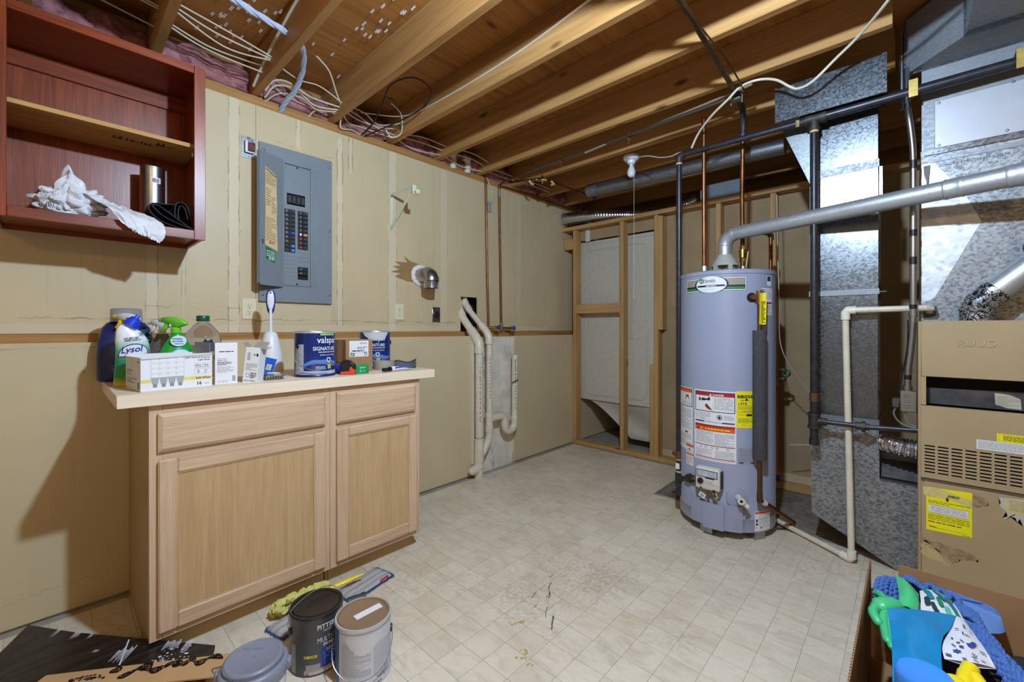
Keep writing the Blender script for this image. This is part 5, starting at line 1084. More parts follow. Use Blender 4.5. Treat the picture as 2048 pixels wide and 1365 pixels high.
p.lines(f, L0+.010, -.15, .664, .698, 6, 3, .0009, .3, 4); p.lines(f, -.145, -.08, .655, .698, 8, 3, .0009, .35, 5); p.lines(f, -.01, .040, .665, .690, 5, 3, .0009, .35, 6)
p.oval(f, -.033, .677, .0145, .0145, 1, .0010); p.oval(f, -.033, .677, .0115, .0115, 0, .0013); p.flat(f, [(-.041, .681), (-.033, .686), (-.026, .680), (-.026, .670), (-.036, .667), (-.039, .673)], 1, .0016)
rc(L0+.008, -.115, .643, .650, 1, .0009); rc(-.02, L1-.008, .643, .650, 1, .0009); p.lines(f, -.112, -.023, .643, .650, 1, 3, .0009, .6, 7)
rc(L0+.006, L1-.006, .594, .630, 2, .0009); rc(L0+.006, L1-.006, .596, .617, 5, .0012); p.flat(f, [(-.158, .599), (-.144, .599), (-.151, .613)], 1, .0016); p.lines(f, -.138, .02, .602, .611, 1, 6, .0016, .7, 8)
p.lines(f, L0+.012, -.066, .522, .590, 11, 3, .0009, .38, 9); p.lines(f, -.058, .040, .518, .585, 11, 3, .0009, .38, 10)
rc(L0+.006, L1-.006, .510, .5145, 2, .0009); rc(L0+.006, L1-.006, .4385, .443, 2, .0009)
p.lines(f, L0+.012, -.070, .446, .488, 9, 3, .0009, .35, 11); p.lines(f, -.055, .040, .446, .488, 9, 3, .0009, .35, 12)
for i, cx_ in enumerate((-.135, -.105, -.072, -.045, .010)):
    p.oval(f, cx_, .500, .008, .007, 3, .0009); p.oval(f, cx_, .500, .0066, .0056, 0, .0012); p.lines(f, cx_-.005, cx_+.005, .496, .504, 2, 3, .0015, .4, i)
p.lines(f, L0+.010, .046, .428, .436, 2, 3, .0009, .3, 13)
# left label
rc(-.36, -.192, .452, .826, 0); rc(-.356, -.196, .712, .820, 1, .0009); rc(-.352, -.200, .716, .816, 0, .0012); rc(-.352, -.200, .797, .816, 5, .0015)
p.flat(f, [(-.262, .752), (-.250, .780), (-.240, .768), (-.228, .784), (-.222, .760), (-.216, .750)], 4, .0016); p.lines(f, -.30, -.205, .722, .742, 4, 3, .0015, .3, 14)
p.lines(f, -.345, -.205, .575, .705, 18, 3, .0009, .36, 15); p.lines(f, -.345, -.205, .47, .545, 10, 3, .0009, .36, 16); rc(-.262, -.235, .553, .562, 1, .0009)
# small left label
rc(-.248, -.186, .365, .488, 0, .0014); rc(-.248, -.186, .474, .488, 5, .0018); rc(-.248, -.186, .425, .434, 5, .0018); p.flat(f, [(-.224, .462), (-.216, .468), (-.212, .455), (-.221, .454)], 1, .0018); p.lines(f, -.243, -.191, .436, .458, 4, 3, .0018, .36, 17); p.lines(f, -.243, -.191, .37, .42, 7, 3, .0018, .36, 18)
# yellow energy label
rc(.053, .180, .628, .832, 6, .0007)
p.text('ENERGYGUIDE', .021, lambda x, y, h: f(.057+x, .795+y, .0011), 1, bold=.0012, wide=.68); p.flat(f, [(.103, .795), (.107, .795), (.107, .783), (.111, .783), (.105, .776), (.099, .783), (.103, .783)], 1, .0013)
p.text('$', .012, lambda x, y, h: f(.062+x, .757+y, .0011), 1, bold=.0004); p.text('212', .021, lambda x, y, h: f(.072+x, .757+y, .0011), 1, bold=.0006, wide=1.1)
p.lines(f, .06, .11, .790, .793, 1, 1, .0011, .4); p.lines(f, .075, .12, .779, .784, 1, 1, .0011, .7); rc(.058, .17, .749, .7505, 1, .0011); p.lines(f, .06, .15, .730, .745, 3, 1, .0011, .3, 3); p.lines(f, .08, .15, .720, .724, 1, 1, .0011, .7, 4); p.lines(f, .058, .15, .713, .717, 1, 1, .0011, .5, 5)
rc(.104, .135, .694, .706, 1, .0011); p.lines(f, .06, .10, .699, .702, 1, 1, .0011, .6); p.lines(f, .060, .15, .655, .682, 5, 1, .0011, .35, 6); p.lines(f, .08, .10, .642, .645, 1, 1, .0011, .6)
# grey rating plate, lower right label, right side labels
rc(.062, .178, .425, .518, 7); p.lines(f, .068, .170, .470, .510, 6, 3, .0009, .35, 7); p.lines(f, .068, .150, .440, .464, 4, 3, .0009, .35, 8); rc(.066, .090, .432, .438, 1, .0009); rc(.128, .145, .432, .438, 1, .0009); p.oval(f, .073, .508, .006, .006, 3, .0010)
rc(.150, .262, .055, .165, 0); rc(.152, .260, .150, .162, 5, .0009); rc(.175, .1758, .085, .148, 3, .0009); p.lines(f, .180, .252, .075, .146, 9, 3, .0009, .3, 9); p.flat(f, [(.157, .118), (.168, .122), (.170, .108), (.160, .105)], 1, .0009); p.flat(f, [(.156, .088), (.171, .088), (.168, .100), (.160, .102)], 1, .0009); p.flat(f, [(.154, .075), (.160, .070), (.160, .080)], 1, .0009)
rc(.195, .285, 1.255, 1.405, 0); p.lines(f, .200, .28, 1.345, 1.40, 8, 3, .0009, .35, 10); rc(.200, .28, 1.318, 1.328, 2, .0009); p.lines(f, .200, .28, 1.26, 1.312, 8, 3, .0009, .35, 11); rc(.235, .275, 1.42, 1.475, 0); rc(.238, .268, 1.445, 1.472, 8, .0009)
# name banner with oval
rc(-.246, .105, 1.392, 1.470, 1, .0005); rc(-.244, .103, 1.394, 1.468, 0, .0008); rc(-.240, .099, 1.420, 1.464, 9, .0011); rc(-.240, .099, 1.412, 1.424, 1, .0014); rc(-.240, -.14, 1.399, 1.411, 10, .0014); rc(-.02, .099, 1.399, 1.411, 10, .0014)
p.oval(f, -.080, 1.431, .094, .0475, 1, .0017); p.oval(f, -.080, 1.431, .084, .0470, 0, .0020, 36)
p.oval(f, -.130, 1.452, .016, .0135, 10, .0023); p.text('AO', .019, lambda x, y, h: f(-.142+x, 1.445+y, .0026), 0, bold=.0004, wide=.85); p.text('Smith', .027, lambda x, y, h: f(-.112+x, 1.443+y, .0023), 1, bold=.0002, wide=.95)
rc(-.155, -.005, 1.418, 1.428, 1, .0023); p.lines(f, -.105, -.05, 1.420, 1.426, 1, 0, .0026, .7); p.lines(f, -.12, -.06, 1.402, 1.404, 1, 3, .0023, .6)
p.build('labels', [M_paper, M_ink, M_red, M_grey, plain('brick_ink', (130, 44, 36), .5), M_orange, M_yel, plain('silver_label', (150, 154, 166), .4), plain('navy_label', (36, 50, 84), .5), plain('bronze_band', (150, 142, 130), .35), M_green], wh)
# draft hood
DC = (2.815, .84)
dhd = MB().lathe([(.078, .050), (.074, .060), (.056, .092), (.045, .108), (.043, .118), (.040, .118), (.040, .100), (.070, .055), (.078, .050)], (DC[0], DC[1], TOPZ), 36)
for a in (VD+.4, VD-.75, VD+1.9, VD-2.2): dhd.box(.066, .080, -.012, .012, .0085, .056, M=Matrix.Translation((DC[0], DC[1], TOPZ)) @ Matrix.Rotation(a, 4, 'Z'))
dhd.lathe([(.085, .007), (.085, .0095), (.03, .0095)], (DC[0], DC[1], TOPZ), 32)
dhd.build('draft_hood', plain('hood_grey', (168, 164, 152), .45), wh)
# gas control valve
vc = f(-.078, .335, .034); Mv = Matrix.Translation(vc) @ Matrix.Rotation(VD-.078/HR+PI/2, 4, 'Z')     # local: x right, -y towards viewer
gv = MB().box(-.066, .066, -.028, .03, -.062, .062, .012, M=Mv, seg=2).build('gas_control', plain('control_ivory', (206, 202, 192), .4), wh, smooth=50)
MB().box(-.072, .070, -.012, .029, -.05, .05, .004, M=Mv).build('control_back', plain('control_black', (34, 34, 36), .5), gv)
gf = lambda x, y, h=0: Mv @ Vector((x, -.0282-h, y))
q = MB().rect(gf, -.056, .056, .010, .050, 0, .0008).rect(gf, -.052, .052, .014, .046, 1, .0012).lines(gf, -.049, -.006, .016, .044, 6, 2, .0016, .4, 3).lines(gf, .0, .049, .016, .044, 6, 2, .0016, .4, 4).rect(gf, -.01, .04, .004, .0095, 0, .0012).oval(gf, .038, -.014, .006, .006, 1, .0012).rect(gf, -.06, .06, -.0275, -.0262, 3, .0008)
q.lines(gf, -.052, -.028, .001, .006, 1, 3, .0009).lines(gf, -.012, .03, -.018, -.012, 1, 3, .0009); q.build('control_print', [M_ink, plain('screen_grey', (196, 204, 216), .2), plain('print_grey2', (120, 124, 134), .5), plain('groove_grey', (150, 146, 138), .5)], gv)
MB().lathe([(.0165, 0), (.0145, .010), (.0055, .011), (.005, .014), (0, .014)], gf(-.035, -.014, .0005), 24, axis=gf(0, 0, 1)-gf(0, 0, 0)).build('control_knob', M_black, gv)
MB().box(-.036, -.028, -.031, -.028, -.056, -.048, M=Mv).box(.030, .046, -.032, -.028, -.064, -.052, M=Mv).build('control_port', M_black, gv)
MB().cyl(Mv @ Vector((-.012, -.005, -.060)), f(-.085, .19, .015), .0045, seg=10).cyl(Mv @ Vector((.02, -.005, -.060)), f(-.045, .185, .015), .0075, seg=12).build('gas_tubes', M_brass, wh)
MB().tube([Mv @ Vector((.035, -.02, -.058)), Mv @ Vector((.050, -.024, -.075)), Mv @ Vector((.055, -.022, -.092)), Mv @ Vector((.040, -.012, -.10)), f(-.04, .21, .02)], .002, 6, smooth=6).build('igniter_wire', M_white, wh)
tg = Matrix.Translation(f(-.108, .232, .040)) @ Matrix.Rotation(VD-.3+PI/2, 4, 'Z') @ Matrix.Rotation(.45, 4, 'Y')
MB().box(-.017, .017, -.0006, .0006, -.014, .014, M=tg).build('paper_tag', M_paper, wh)
MB().lines(lambda x, y, h: tg @ Vector((x, -.001-h, y)), -.010, .012, -.009, .009, 4, 0, .0003, .5).build('tag_print', M_ink, wh)
# drain valve
dv0 = f(.060, .245, .008); ax = (f(.06, .2, 1)-f(.06, .2, 0)).normalized()
MB().cyl(dv0-ax*.006, dv0+ax*.045, .017, .015, 18).cyl(dv0+ax*.045, dv0+ax*.060, .019, .019, 20).build('drain_valve', plain('nylon_white', (212, 210, 198), .45), wh)
MB().cyl(dv0+ax*.0602, dv0+ax*.0606, .008, seg=14).build('drain_key', M_black, wh)
MB().tube([dv0+ax*.03, dv0+ax*.036+Vector((.012, -.02, -.022)), dv0+ax*.046+Vector((.02, -.034, -.036))], .013, 14).build('drain_spout', plain('nylon_yellowed', (204, 200, 170), .45), wh)
# relief valve, tag, discharge pipe in foam, bent end
rx = .132
MB().cyl(f(rx, 1.352, -.004), f(rx, 1.352, .004), .026, seg=22).build('valve_port', M_dark, wh)
MB().cyl(f(rx, 1.352, .002), f(rx+.01, 1.352, .042), .015, seg=14).cyl(f(rx+.016, 1.310, .045), f(rx+.014, 1.385, .045), .0155, seg=14).build('relief_valve', plain('old_brass', (150, 104, 60), .4, .9, .2), wh)
MB().cyl(f(rx+.018, 1.38, .050), f(rx+.03, 1.385, .056), .009, seg=10).box(-.004, .004, -.003, .0, -.035, .012, M=Matrix.Translation(f(rx+.034, 1.362, .066)) @ Matrix.Rotation(VD, 4, 'Z')).build('test_lever', M_steel, wh)
MB().grid(lambda u, v: f(rx+.006+.030*u-.004*v, 1.372-.170*v, .066-.006*math.sin(PI*u)), 4, 6, thick=.0008).lines(lambda x, y, h: f(rx+.008+x, 1.21+y, .0672+h), .002, .022, .0, .12, 16, 1, 0, .4, 3).build('yellow_tag', [M_yel, plain('tag_ink', (120, 108, 20), .6)], wh)
dp0 = f(rx+.015, 1.31, .045); dp1 = f(rx+.015, .245, .045)
MB().cyl(dp0, dp1, .0115, seg=16).cyl(f(rx+.015, .262, .045), f(rx+.015, .285, .045), .0135, seg=14).build('discharge_pipe', plain('brown_copper', (104, 72, 42), .45, .7, .3), wh)
MB().lathe([(.013, .47), (.033, .47), (.034, .475), (.034, 1.165), (.033, 1.17), (.013, 1.17)], (dp0.x, dp0.y, 0), 28).build('foam_sleeve', plain('grey_foam', (66, 64, 68), .95, var=.2, scale=60, bump=.7, bscale=180), wh)
e0 = Vector((dp1.x, dp1.y, .25)); e1 = Vector((2.93, .505, .055))
MB().tube([e0+Vector((0, 0, .012)), e0-Vector((0, 0, .008)), e0.lerp(e1, .06), e0.lerp(e1, .5)], .0135, 14).build('discharge_elbow', M_copperd, wh)
MB().tube([e0.lerp(e1, .25), e0.lerp(e1, .75), e1, e1+Vector((.004, .004, -.03))], [.0115, .014, .017, .012], 14, squash=.75).build('discharge_tail', M_copperd, wh)
MB().cyl(e0.lerp(e1, .06), e0.lerp(e1, .17), .0145, seg=14).build('pipe_tag', M_paper, wh)
# nipples on top
for x, y, nm in ((2.727, .933, 'cold'), (2.889, .76, 'hot')):
    MB().cyl((x, y, TOPZ+.001), (x, y, TOPZ+.022), .017, seg=6).cyl((x, y, TOPZ+.022), (x, y, TOPZ+.05), .019, seg=8).build('union_nut', M_steel, wh)
# ================================================================== vent pipe from the heater
vp = thing('vent_pipe', 'round galvanised vent pipe rising from the water heater and running across to the furnace', 'vent pipe', (2.7, .4, 1.76))
A = Vector((DC[0], DC[1], 1.752)); Bv = Vector((2.515, -.36, 1.772)); r_ = .0395; hz = (Bv-A).normalized()
MB().cyl((DC[0], DC[1], TOPZ+.105), (DC[0], DC[1], TOPZ+.172), r_+.001, seg=30).build('riser', M_pipe, vp)
el = [Vector((DC[0], DC[1], TOPZ+.165))]
for i in range(9):
    a = PI/2*i/8; el.append(Vector((DC[0], DC[1], 1.752-.07))+Vector((0, 0, 1))*.07*math.sin(a)+Vector((hz.x, hz.y, 0))*.07*(1-math.cos(a)))
MB().tube(el, [r_, r_+.001, r_+.0035, r_+.001, r_+.0035, r_+.001, r_+.0035, r_+.001, r_+.0035, r_], 30).build('elbow', M_pipe, vp, smooth=60)
mid = A+hz*.07
MB().tube([mid, mid+hz*.9], r_, 30).build('pipe', M_pipe, vp)
cb = MB().tube([mid+hz*.90, mid+hz*.905, mid+hz*.91, mid+hz*.95, mid+hz*.955, mid+hz*.96, Bv], [r_+.001, r_+.004, r_+.002, r_+.002, r_+.004, r_+.001, r_+.002], 30); cb.build('pipe_collar', M_pipe, vp, smooth=60)
MB().tube([Bv-hz*.09, Bv-hz*.08, Bv-hz*.07, Bv-hz*.06, Bv], [r_+.002, r_+.006, r_+.003, r_+.006, r_+.005], 30).build('end_joint', M_pipe, vp, smooth=60)
for q in (.93, .3): MB().lathe([(.004, 0), (0, .003)], mid+hz*q+Vector((-.72, -.15, .62)).normalized()*(r_+.0015), 8, axis=(-.72, -.15, .62)).build('screw', M_screw, vp)
# ================================================================== copper at the heater
t = thing('copper_pipe', 'bright copper pipe going straight up from the left of the heater top', 'pipe', (2.727, .933, 1.6))
MB().tube([(2.727, .933, TOPZ+.05), (2.715, .930, 2.05), (2.705, .926, 2.462)], .0115, 16).build('pipe', M_copper, t); MB().cyl((2.705, .926, 2.41), (2.705, .926, 2.455), .014, seg=14).build('coupling', M_copperd, t)
t = thing('copper_pipe', 'darker copper pipe with shutoff valve going up behind the heater vent to the joists', 'pipe', (2.889, .76, 1.6))
MB().tube([(2.889, .76, TOPZ+.05), (2.889, .76, 1.70), (2.86, .755, 2.0), (2.80, .735, 2.33)], .0125, 16).build('pipe', M_copperd, t)
MB().cyl((2.889, .76, 1.615), (2.889, .76, 1.665), .020, seg=16).cyl((2.889, .76, 1.59), (2.889, .76, 1.61), .017, seg=6).cyl((2.889, .76, 1.665), (2.889, .76, 1.69), .017, seg=6).cyl((2.889, .76, 1.64), (2.865, .728, 1.645), .008, seg=10).build('ball_valve', M_brass, t)
MB().box(-.007, .007, -.003, .003, -.10, .006, .003, M=Matrix.Translation((2.862, .722, 1.642)) @ Matrix.Rotation(.12, 4, 'X')).build('lever', plain('lever_cream', (210, 206, 150), .4), t)
MB().cyl((2.803, .736, 2.31), (2.800, .735, 2.345), .0155, seg=14).build('blue_tape', plain('blue_tape', (40, 60, 110), .5), t)
MB().tube([(2.80, .735, 2.34), (2.79, .73, 2.40), (2.74, .72, 2.45), (2.66, .71, 2.462), (2.5, .70, 2.465)], .017, 14, smooth=5).build('black_fitting', M_irond, t)
MB().tube([(2.53, .70, 2.466), (1.9, .672, 2.468), (1.0, .64, 2.468)], .0125, 12).build('supply_run', plain('grime_pipe', (96, 76, 54), .45, .7, .3, 20), t)
MB().tube([(2.57, .66, 2.46), (2.2, .64, 2.45), (1.75, .655, 2.455), (1.4, .66, 2.46)], .004, 6, smooth=6).build('ground_wire', M_copperd, t)
c2 = MB().box(2.535, 2.575, .68, .725, 2.43, 2.44).box(2.535, 2.575, .68, .725, 2.478, 2.4845)
c2.cyl((2.555, .675, 2.41), (2.555, .675, 2.484), .004, seg=8).cyl((2.555, .73, 2.41), (2.555, .73, 2.484), .004, seg=8); c2.build('ground_clamp', plain('clamp_zinc', (150, 146, 130), .4, .8), t)
MB().tube([(2.875, .765, 1.76), (2.96, .71, 1.775), (3.06, .66, 1.775), (3.085, .65, 1.755), (3.085, .65, 1.35)], .011, 12).build('branch_pipe', M_copperd, t)
MB().tube([(3.075, .655, 1.775), (3.09, .648, 1.77), (3.09, .648, 1.74)], .0145, 12).build('branch_elbow', M_copper, t)
t = thing('copper_pipe', 'copper pipes with valves on the wall to the right of the heater, low down', 'pipe', (3.40, .60, .6))
MB().tube([(3.40, .74, -.002), (3.40, .74, .70)], .012, 12).tube([(3.44, .72, -.002), (3.44, .72, .66)], .009, 12).cyl((3.40, .74, .36), (3.40, .74, .40), .016, seg=12).build('pipe', M_copper, t)
MB().tube([(3.40, .74, .68), (3.38, .70, .74), (3.38, .67, .80)], .016, 12).cyl((3.38, .73, .84), (3.36, .62, .84), .016, seg=12).cyl((3.38, .73, .90), (3.36, .62, .90), .013, seg=12).build('valve_body', plain('aged_brass', (140, 116, 88), .45, .8, .2), t)
hw = MB()
for i in range(8):
    a = 2*PI*i/8; hw.cyl((3.355, .615+.022*math.cos(a), .88+.022*math.sin(a)), (3.355, .615+.022*math.cos(a+.785), .88+.022*math.sin(a+.785)), .006, seg=8)
hw.cyl((3.36, .615, .88), (3.38, .66, .88), .006, seg=8).build('green_handle', plain('valve_green', (24, 74, 58), .45), t)
MB().cyl((3.40, .70, .15), (3.40, .655, .15), .020, seg=10).build('blue_handle', M_vblue, t)
t = tag(MB().tube([(3.10, .62, 2.02), (3.095, .615, 1.72), (3.12, .61, 1.35), (3.14, .60, 1.05), (3.30, .50, .80), (3.42, .36, .58), (3.40, .44, .44), (3.36, .60, .40)], .0028, 6, smooth=8).build('thin_wire', plain('wire_cream', (196, 184, 166), .5), None), 'thin cream wire looping down the wall between the heater and the ducts', 'wire')
# ================================================================== black gas pipe
gp = thing('gas_pipe', 'black iron gas pipe running from the heater drop to the furnace, with tees and straps', 'pipe', (2.7, .6, 2.27))
XP, ZP = 2.705, 2.272
MB().cyl((2.69, 1.05, ZP-.003), (XP, .40, ZP), .0165, seg=18).build('pipe', M_iron, gp)
MB().cyl((XP, .36, ZP), (2.725, -.36, ZP+.012), .0225, seg=20).build('pipe', M_iron, gp)
MB().cyl((XP, .435, ZP), (XP, .405, ZP), .020, seg=18).cyl((XP, .41, ZP), (XP, .33, ZP), .0285, seg=20).cyl((XP, .336, ZP), (XP, .318, ZP), .031, seg=20).cyl((XP, .372, ZP), (XP, .372, ZP-.05), .024, seg=18).cyl((XP, .372, ZP-.045), (XP, .372, ZP-.06), .027, seg=18).build('tee', M_irond, gp)
for q_ in (((XP, .452, ZP), (XP, .434, ZP), .0175), ((XP, .372, ZP-.06), (XP, .372, ZP-.072), .0195), ((2.69, 1.072, 2.222), (2.69, 1.072, 2.212), .0185), ((2.69, 1.072, .285), (2.69, 1.072, .275), .021), ((2.69, 1.072, .362), (2.69, 1.072, .352), .020)): MB().cyl(*q_, seg=16).build('thread_seal', M_yellowpipe, gp)
MB().tube([(2.69, 1.04, ZP-.003), (2.69, 1.062, ZP-.006), (2.69, 1.072, ZP-.02), (2.69, 1.072, 2.222)], .0225, 18).build('elbow', M_irond, gp)
MB().cyl((2.69, 1.072, 2.225), (2.69, 1.072, .405), .0165, seg=18).build('drop_pipe', M_iron, gp)
MB().cyl((XP, .372, ZP-.06), (XP, .372, .66), .0175, seg=18).build('drop_pipe', M_iron, gp)
MB().cyl((2.69, 1.072, .41), (2.69, 1.072, .36), .022, seg=14).cyl((2.69, 1.08, .385), (2.665, 1.10, .395), .012, seg=10).build('gas_cock', plain('rust_brass', (110, 84, 60), .5, .6, .35, 50), gp)
MB().cyl((2.69, 1.072, .36), (2.69, 1.072, .14), .017, seg=16).build('drop_pipe', M_iron, gp)
MB().cyl((2.69, 1.072, .275), (2.69, 1.072, .19), .0235, seg=16).cyl((2.69, 1.072, .135), (2.69, 1.072, .165), .022, seg=16).build('tee', M_irond, gp)
vl = Mv @ Vector((-.066, .0, -.015)); g0 = Vector((2.69, 1.072, .235)); g1 = Vector((vl.x, vl.y, vl.z))
MB().cyl(g0, g0.lerp(g1, .45), .013, seg=14).cyl(g0.lerp(g1, .08), g0.lerp(g1, .20), .019, seg=14).cyl(g0.lerp(g1, .45), g0.lerp(g1, .82), .017, seg=12).cyl(g0.lerp(g1, .56), g0.lerp(g1, .70), .026, seg=8).build('union', M_irond, gp); MB().cyl(g0.lerp(g1, .82), g1, .0115, seg=12).build('nipple', M_brass, gp)
MB().box(2.664, 2.668, 1.060, 1.084, .30, .335).build('white_tag', M_paper, gp)
Z2 = .700
MB().cyl((XP, .372, .845), (XP, .372, .80), .021, seg=12).build('gas_cock', plain('rust_brass2', (104, 76, 46), .5, .5, .3, 50), gp)
MB().cyl((XP, .372, .74), (XP, .372, .665), .0255, seg=16).cyl((XP, .372, .675), (XP, .372, .66), .029, seg=16).cyl((XP, .372, .74), (XP, .372, .727), .029, seg=16).cyl((XP, .372, Z2), (XP, .318, Z2), .020, seg=16).build('tee', M_irond, gp)
MB().cyl((XP, .372, .66), (XP, .372, .605), .0185, seg=16).cyl((XP, .372, .605), (XP, .372, .575), .0225, seg=16).build('drip_leg', M_iron, gp)
MB().cyl((XP, .32, Z2), (XP, .18, Z2), .0125, seg=14).cyl((XP, .15, Z2), (XP, -.021, Z2+.012), .0125, seg=14).build('branch_pipe', M_iron, gp)
MB().cyl((XP, .205, Z2), (XP, .178, Z2), .019, seg=8).cyl((XP, .18, Z2), (XP, .165, Z2), .027, seg=8).cyl((XP, .166, Z2), (XP, .15, Z2), .017, seg=8).build('union', M_irond, gp)
for y in (-.005, -.328):
    MB().box(2.690, 2.7965, y-.0155, y+.0155, ZP+.048, ZP+.051).box(2.686, 2.690, y-.0155, y+.0155, ZP-.028, ZP+.051).build('hanger_strap', plain('brass_strap', (186, 158, 88), .4, .7, .15, 30), gp)
# ================================================================== sheet metal: duct, boot, plenum, trunk, furnace
def sheet(mb, name, m, parent): return mb.build(name, m, parent, smooth=20)
dk = thing('supply_duct', 'bright rectangular metal duct dropping from a box at the joists to the floor', 'duct', (2.93, .26, 0))
DX = 2.80; DY0, DY1 = .122, .404
sheet(MB().box(DX, DX+.24, DY0, DY1, 1.366, 1.952), 'duct_section', M_galv, dk)
sheet(MB().box(DX+.002, DX+.238, DY0+.002, DY1-.002, .708, 1.364), 'duct_section', M_galv, dk)
sheet(MB().box(DX+.001, DX+.239, DY0+.001, DY1-.001, 1.952, 2.305), 'duct_section', M_galv, dk)
for q_ in ((1.352, 1.380), (.696, .722), (1.985, 2.025)): sheet(MB().box(DX-.003, DX+.242, DY0-.004, DY1+.004, *q_), 'seam_cleat', M_galvd, dk)
sheet(MB().box(DX-.002, DX+.05, DY0-.016, DY0-.0045, 1.84, 1.985), 'cleat_edge', M_galv, dk); sheet(MB().box(DX-.006, DX+.02, DY0-.030, DY0-.0045, 1.361, 1.366), 'cleat_tab', M_galv, dk)

bx = [(2.66, .095), (2.66, .532), (2.742, .532), (2.742, .095)]
b = MB().box(2.66, 2.845, .095, .532, 2.296, 2.47); sheet(b, 'top_box', M_galv, dk)
sheet(MB().box(2.657, 2.6598, .085, .102, 2.29, 2.475).box(2.657, 2.6598, .528, .540, 2.29, 2.475).box(2.655, 2.66, .085, .54, 2.288, 2.297), 'box_edge', M_galv, dk)
sheet(MB().prism([(DX+.001, DY1+.0005, 2.296), (DX+.001, .532, 2.296), (DX+.001, DY1+.0005, 1.965)], (.20, 0, 0)), 'side_gusset', M_galv2, dk)
boot = MB()
y0, y1 = -.02, .402
pr_ = [(DX, y1, .706), (DX, DY0-.002, .706), (DX, DY0-.005, .43), (DX, y0, .43), (DX, y0, .0012), (DX, .052, .0012), (DX, .395, .185)]
boot.prism(pr_, (.24, 0, 0)); sheet(boot, 'floor_boot', M_mott, dk)
sheet(MB().box(DX-.006, DX+.02, y0, DY0-.004, .430, .436), 'boot_flange', M_galv, dk)
sheet(MB().prism([(DX+.03, y0, .438), (DX+.03, DY0-.01, .438), (DX+.12, DY0-.01, .535), (DX+.12, y0, .535)], (0, 0, .003)).box(DX+.10, DX+.104, y0, DY0-.006, .438, .60), 'collar_plate', galv('grimy_sheet', (96, 92, 92), .4, 40, .5, .8), dk)
fx = MB(); P = spline([(2.80, .112, .62), (2.78, .06, .618), (2.775, .02, .612), (2.775, -.018, .61)], 14)
fx.tube(P, [.038+.006*((i//3) % 2)+.003*noise.noise(Vector((i*.9, 0, 0))) for i in range(len(P))], 18); t = thing('foil_hose', 'crinkled silver foil hose end between the duct and the furnace side', 'duct hose', (2.78, .05, .61)); fx.build('foil_hose', M_flex, t, smooth=15)
# furnace cabinet
FX, FY0, FY1, FTOP = 2.60, -.020, -.52, 1.213
fu = thing('furnace', 'tan metal gas furnace cabinet with a louvered front panel', 'furnace', (2.95, -.27, 0))
sh_ = MB(); sh_.box(FX+.002, 3.3, FY0-.002, FY0, .0008, FTOP-.004).box(FX+.004, 3.3, FY1, FY1+.002, .0008, FTOP-.004).box(FX+.03, 3.3, FY1+.002, FY0-.002, FTOP-.012, FTOP-.004).box(3.298, 3.3, FY1+.002, FY0-.002, .0008, FTOP-.012)
sh_.build('casing', M_tan, fu)
MB().box(FX+.001, FX+.02, FY0-.0095, FY0-.0025, .0008, FTOP-.001, .001).build('corner_trim', M_tan, fu)
MB().box(FX, FX+.022, FY1+.001, FY0-.0098, .9705, FTOP, .0025).build('top_panel', M_tan, fu)
rt = MB(); fn = plane((FX-.0004, -.138, 1.105), (0, -1, 0), (0, 0, 1))
rt.text('RUUD', .041, lambda x, y, h: fn(x, y-.075*x*.0, h), bold=.0006, wide=1.02, h=.0022); rt.build('embossed_lettering', plain('furnace_tan_emboss', (178, 157, 122), .38), fu)
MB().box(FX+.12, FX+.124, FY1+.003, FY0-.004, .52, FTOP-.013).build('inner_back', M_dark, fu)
bw = MB().prism([(FX+.075, y, z) for y, z in ((FY0-.018, .845), (FY0-.025, .915), (FY1+.01, .925), (FY1+.01, .845))], (.003, 0, 0)).build('burner_shield', plain('sooty_metal', (74, 72, 74), .55, .4, .4, 18), fu)
fn = plane((FX+.0745, 0, 0), (0, -1, 0), (0, 0, 1)); p = MB(); p.flat(fn, [(.252, .911), (.275, .910), (.300, .905), (.322, .892), (.325, .850), (.285, .852), (.254, .864)], 0, .0004); p.lines(fn, .258, .32, .858, .900, 9, 1, .0008, .35, 5); p.build('paper_label', [plain('old_label', (190, 184, 158), .7), M_grey], bw)
MB().box(FX+.001, FX+.020, FY0-.0255, FY0-.0098, .846, .9695).build('opening_jamb', M_tan, fu)
# louvered panel with real slots: 7 columns x 9 rows in view, more beyond
cols = [-.041-.0408*i for i in range(11)]; wd = .0325; rows = [.672-.01415*k for k in range(9)]; hs_ = .0062
holes = [(y-wd, y, z-hs_, z) for y in cols for z in rows if y-wd > FY1+.01]
ys = sorted({FY1+.001, FY0-.0098, *[h[0] for h in holes], *[h[1] for h in holes]}); zs = sorted({.5285, .843, *[h[2] for h in holes], *[h[3] for h in holes]})
lv = MB()
for z0_, z1_ in zip(zs, zs[1:]):
    cz_ = (z0_+z1_)/2; slot = any(h[2] < cz_ < h[3] for h in holes)
    if not slot: lv.box(FX, FX+.003, FY1+.001, FY0-.0098, z0_, z1_)
    else:
        for ya, yb in zip(ys, ys[1:]):
            if not any(h[0] < (ya+yb)/2 < h[1] for h in holes): lv.box(FX, FX+.003, ya, yb, z0_, z1_)
lv.box(FX+.003, FX+.02, FY1+.001, FY0-.0098, .838, .843)
lv.build('louver_panel', M_tan, fu, smooth=0)
fn = plane((FX, 0, 0), (0, -1, 0), (0, 0, 1)); fp = lambda x, y, h=0: Vector((FX-.0004-h, -x, y))
p = MB().rect(fp, .195, .36, .684, .723, 0, .0003).lines(fp, .199, .352, .688, .720, 7, 1, .0006, .35, 6).rect(fp, .251, .40, .7235, .757, 2, .0003).rect(fp, .256, .395, .7275, .7535, 3, .0005).rect(fp, .2565, .3945, .728, .753, 2, .0007).lines(fp, .268, .38, .730, .751, 5, 3, .0010, .5, 7)
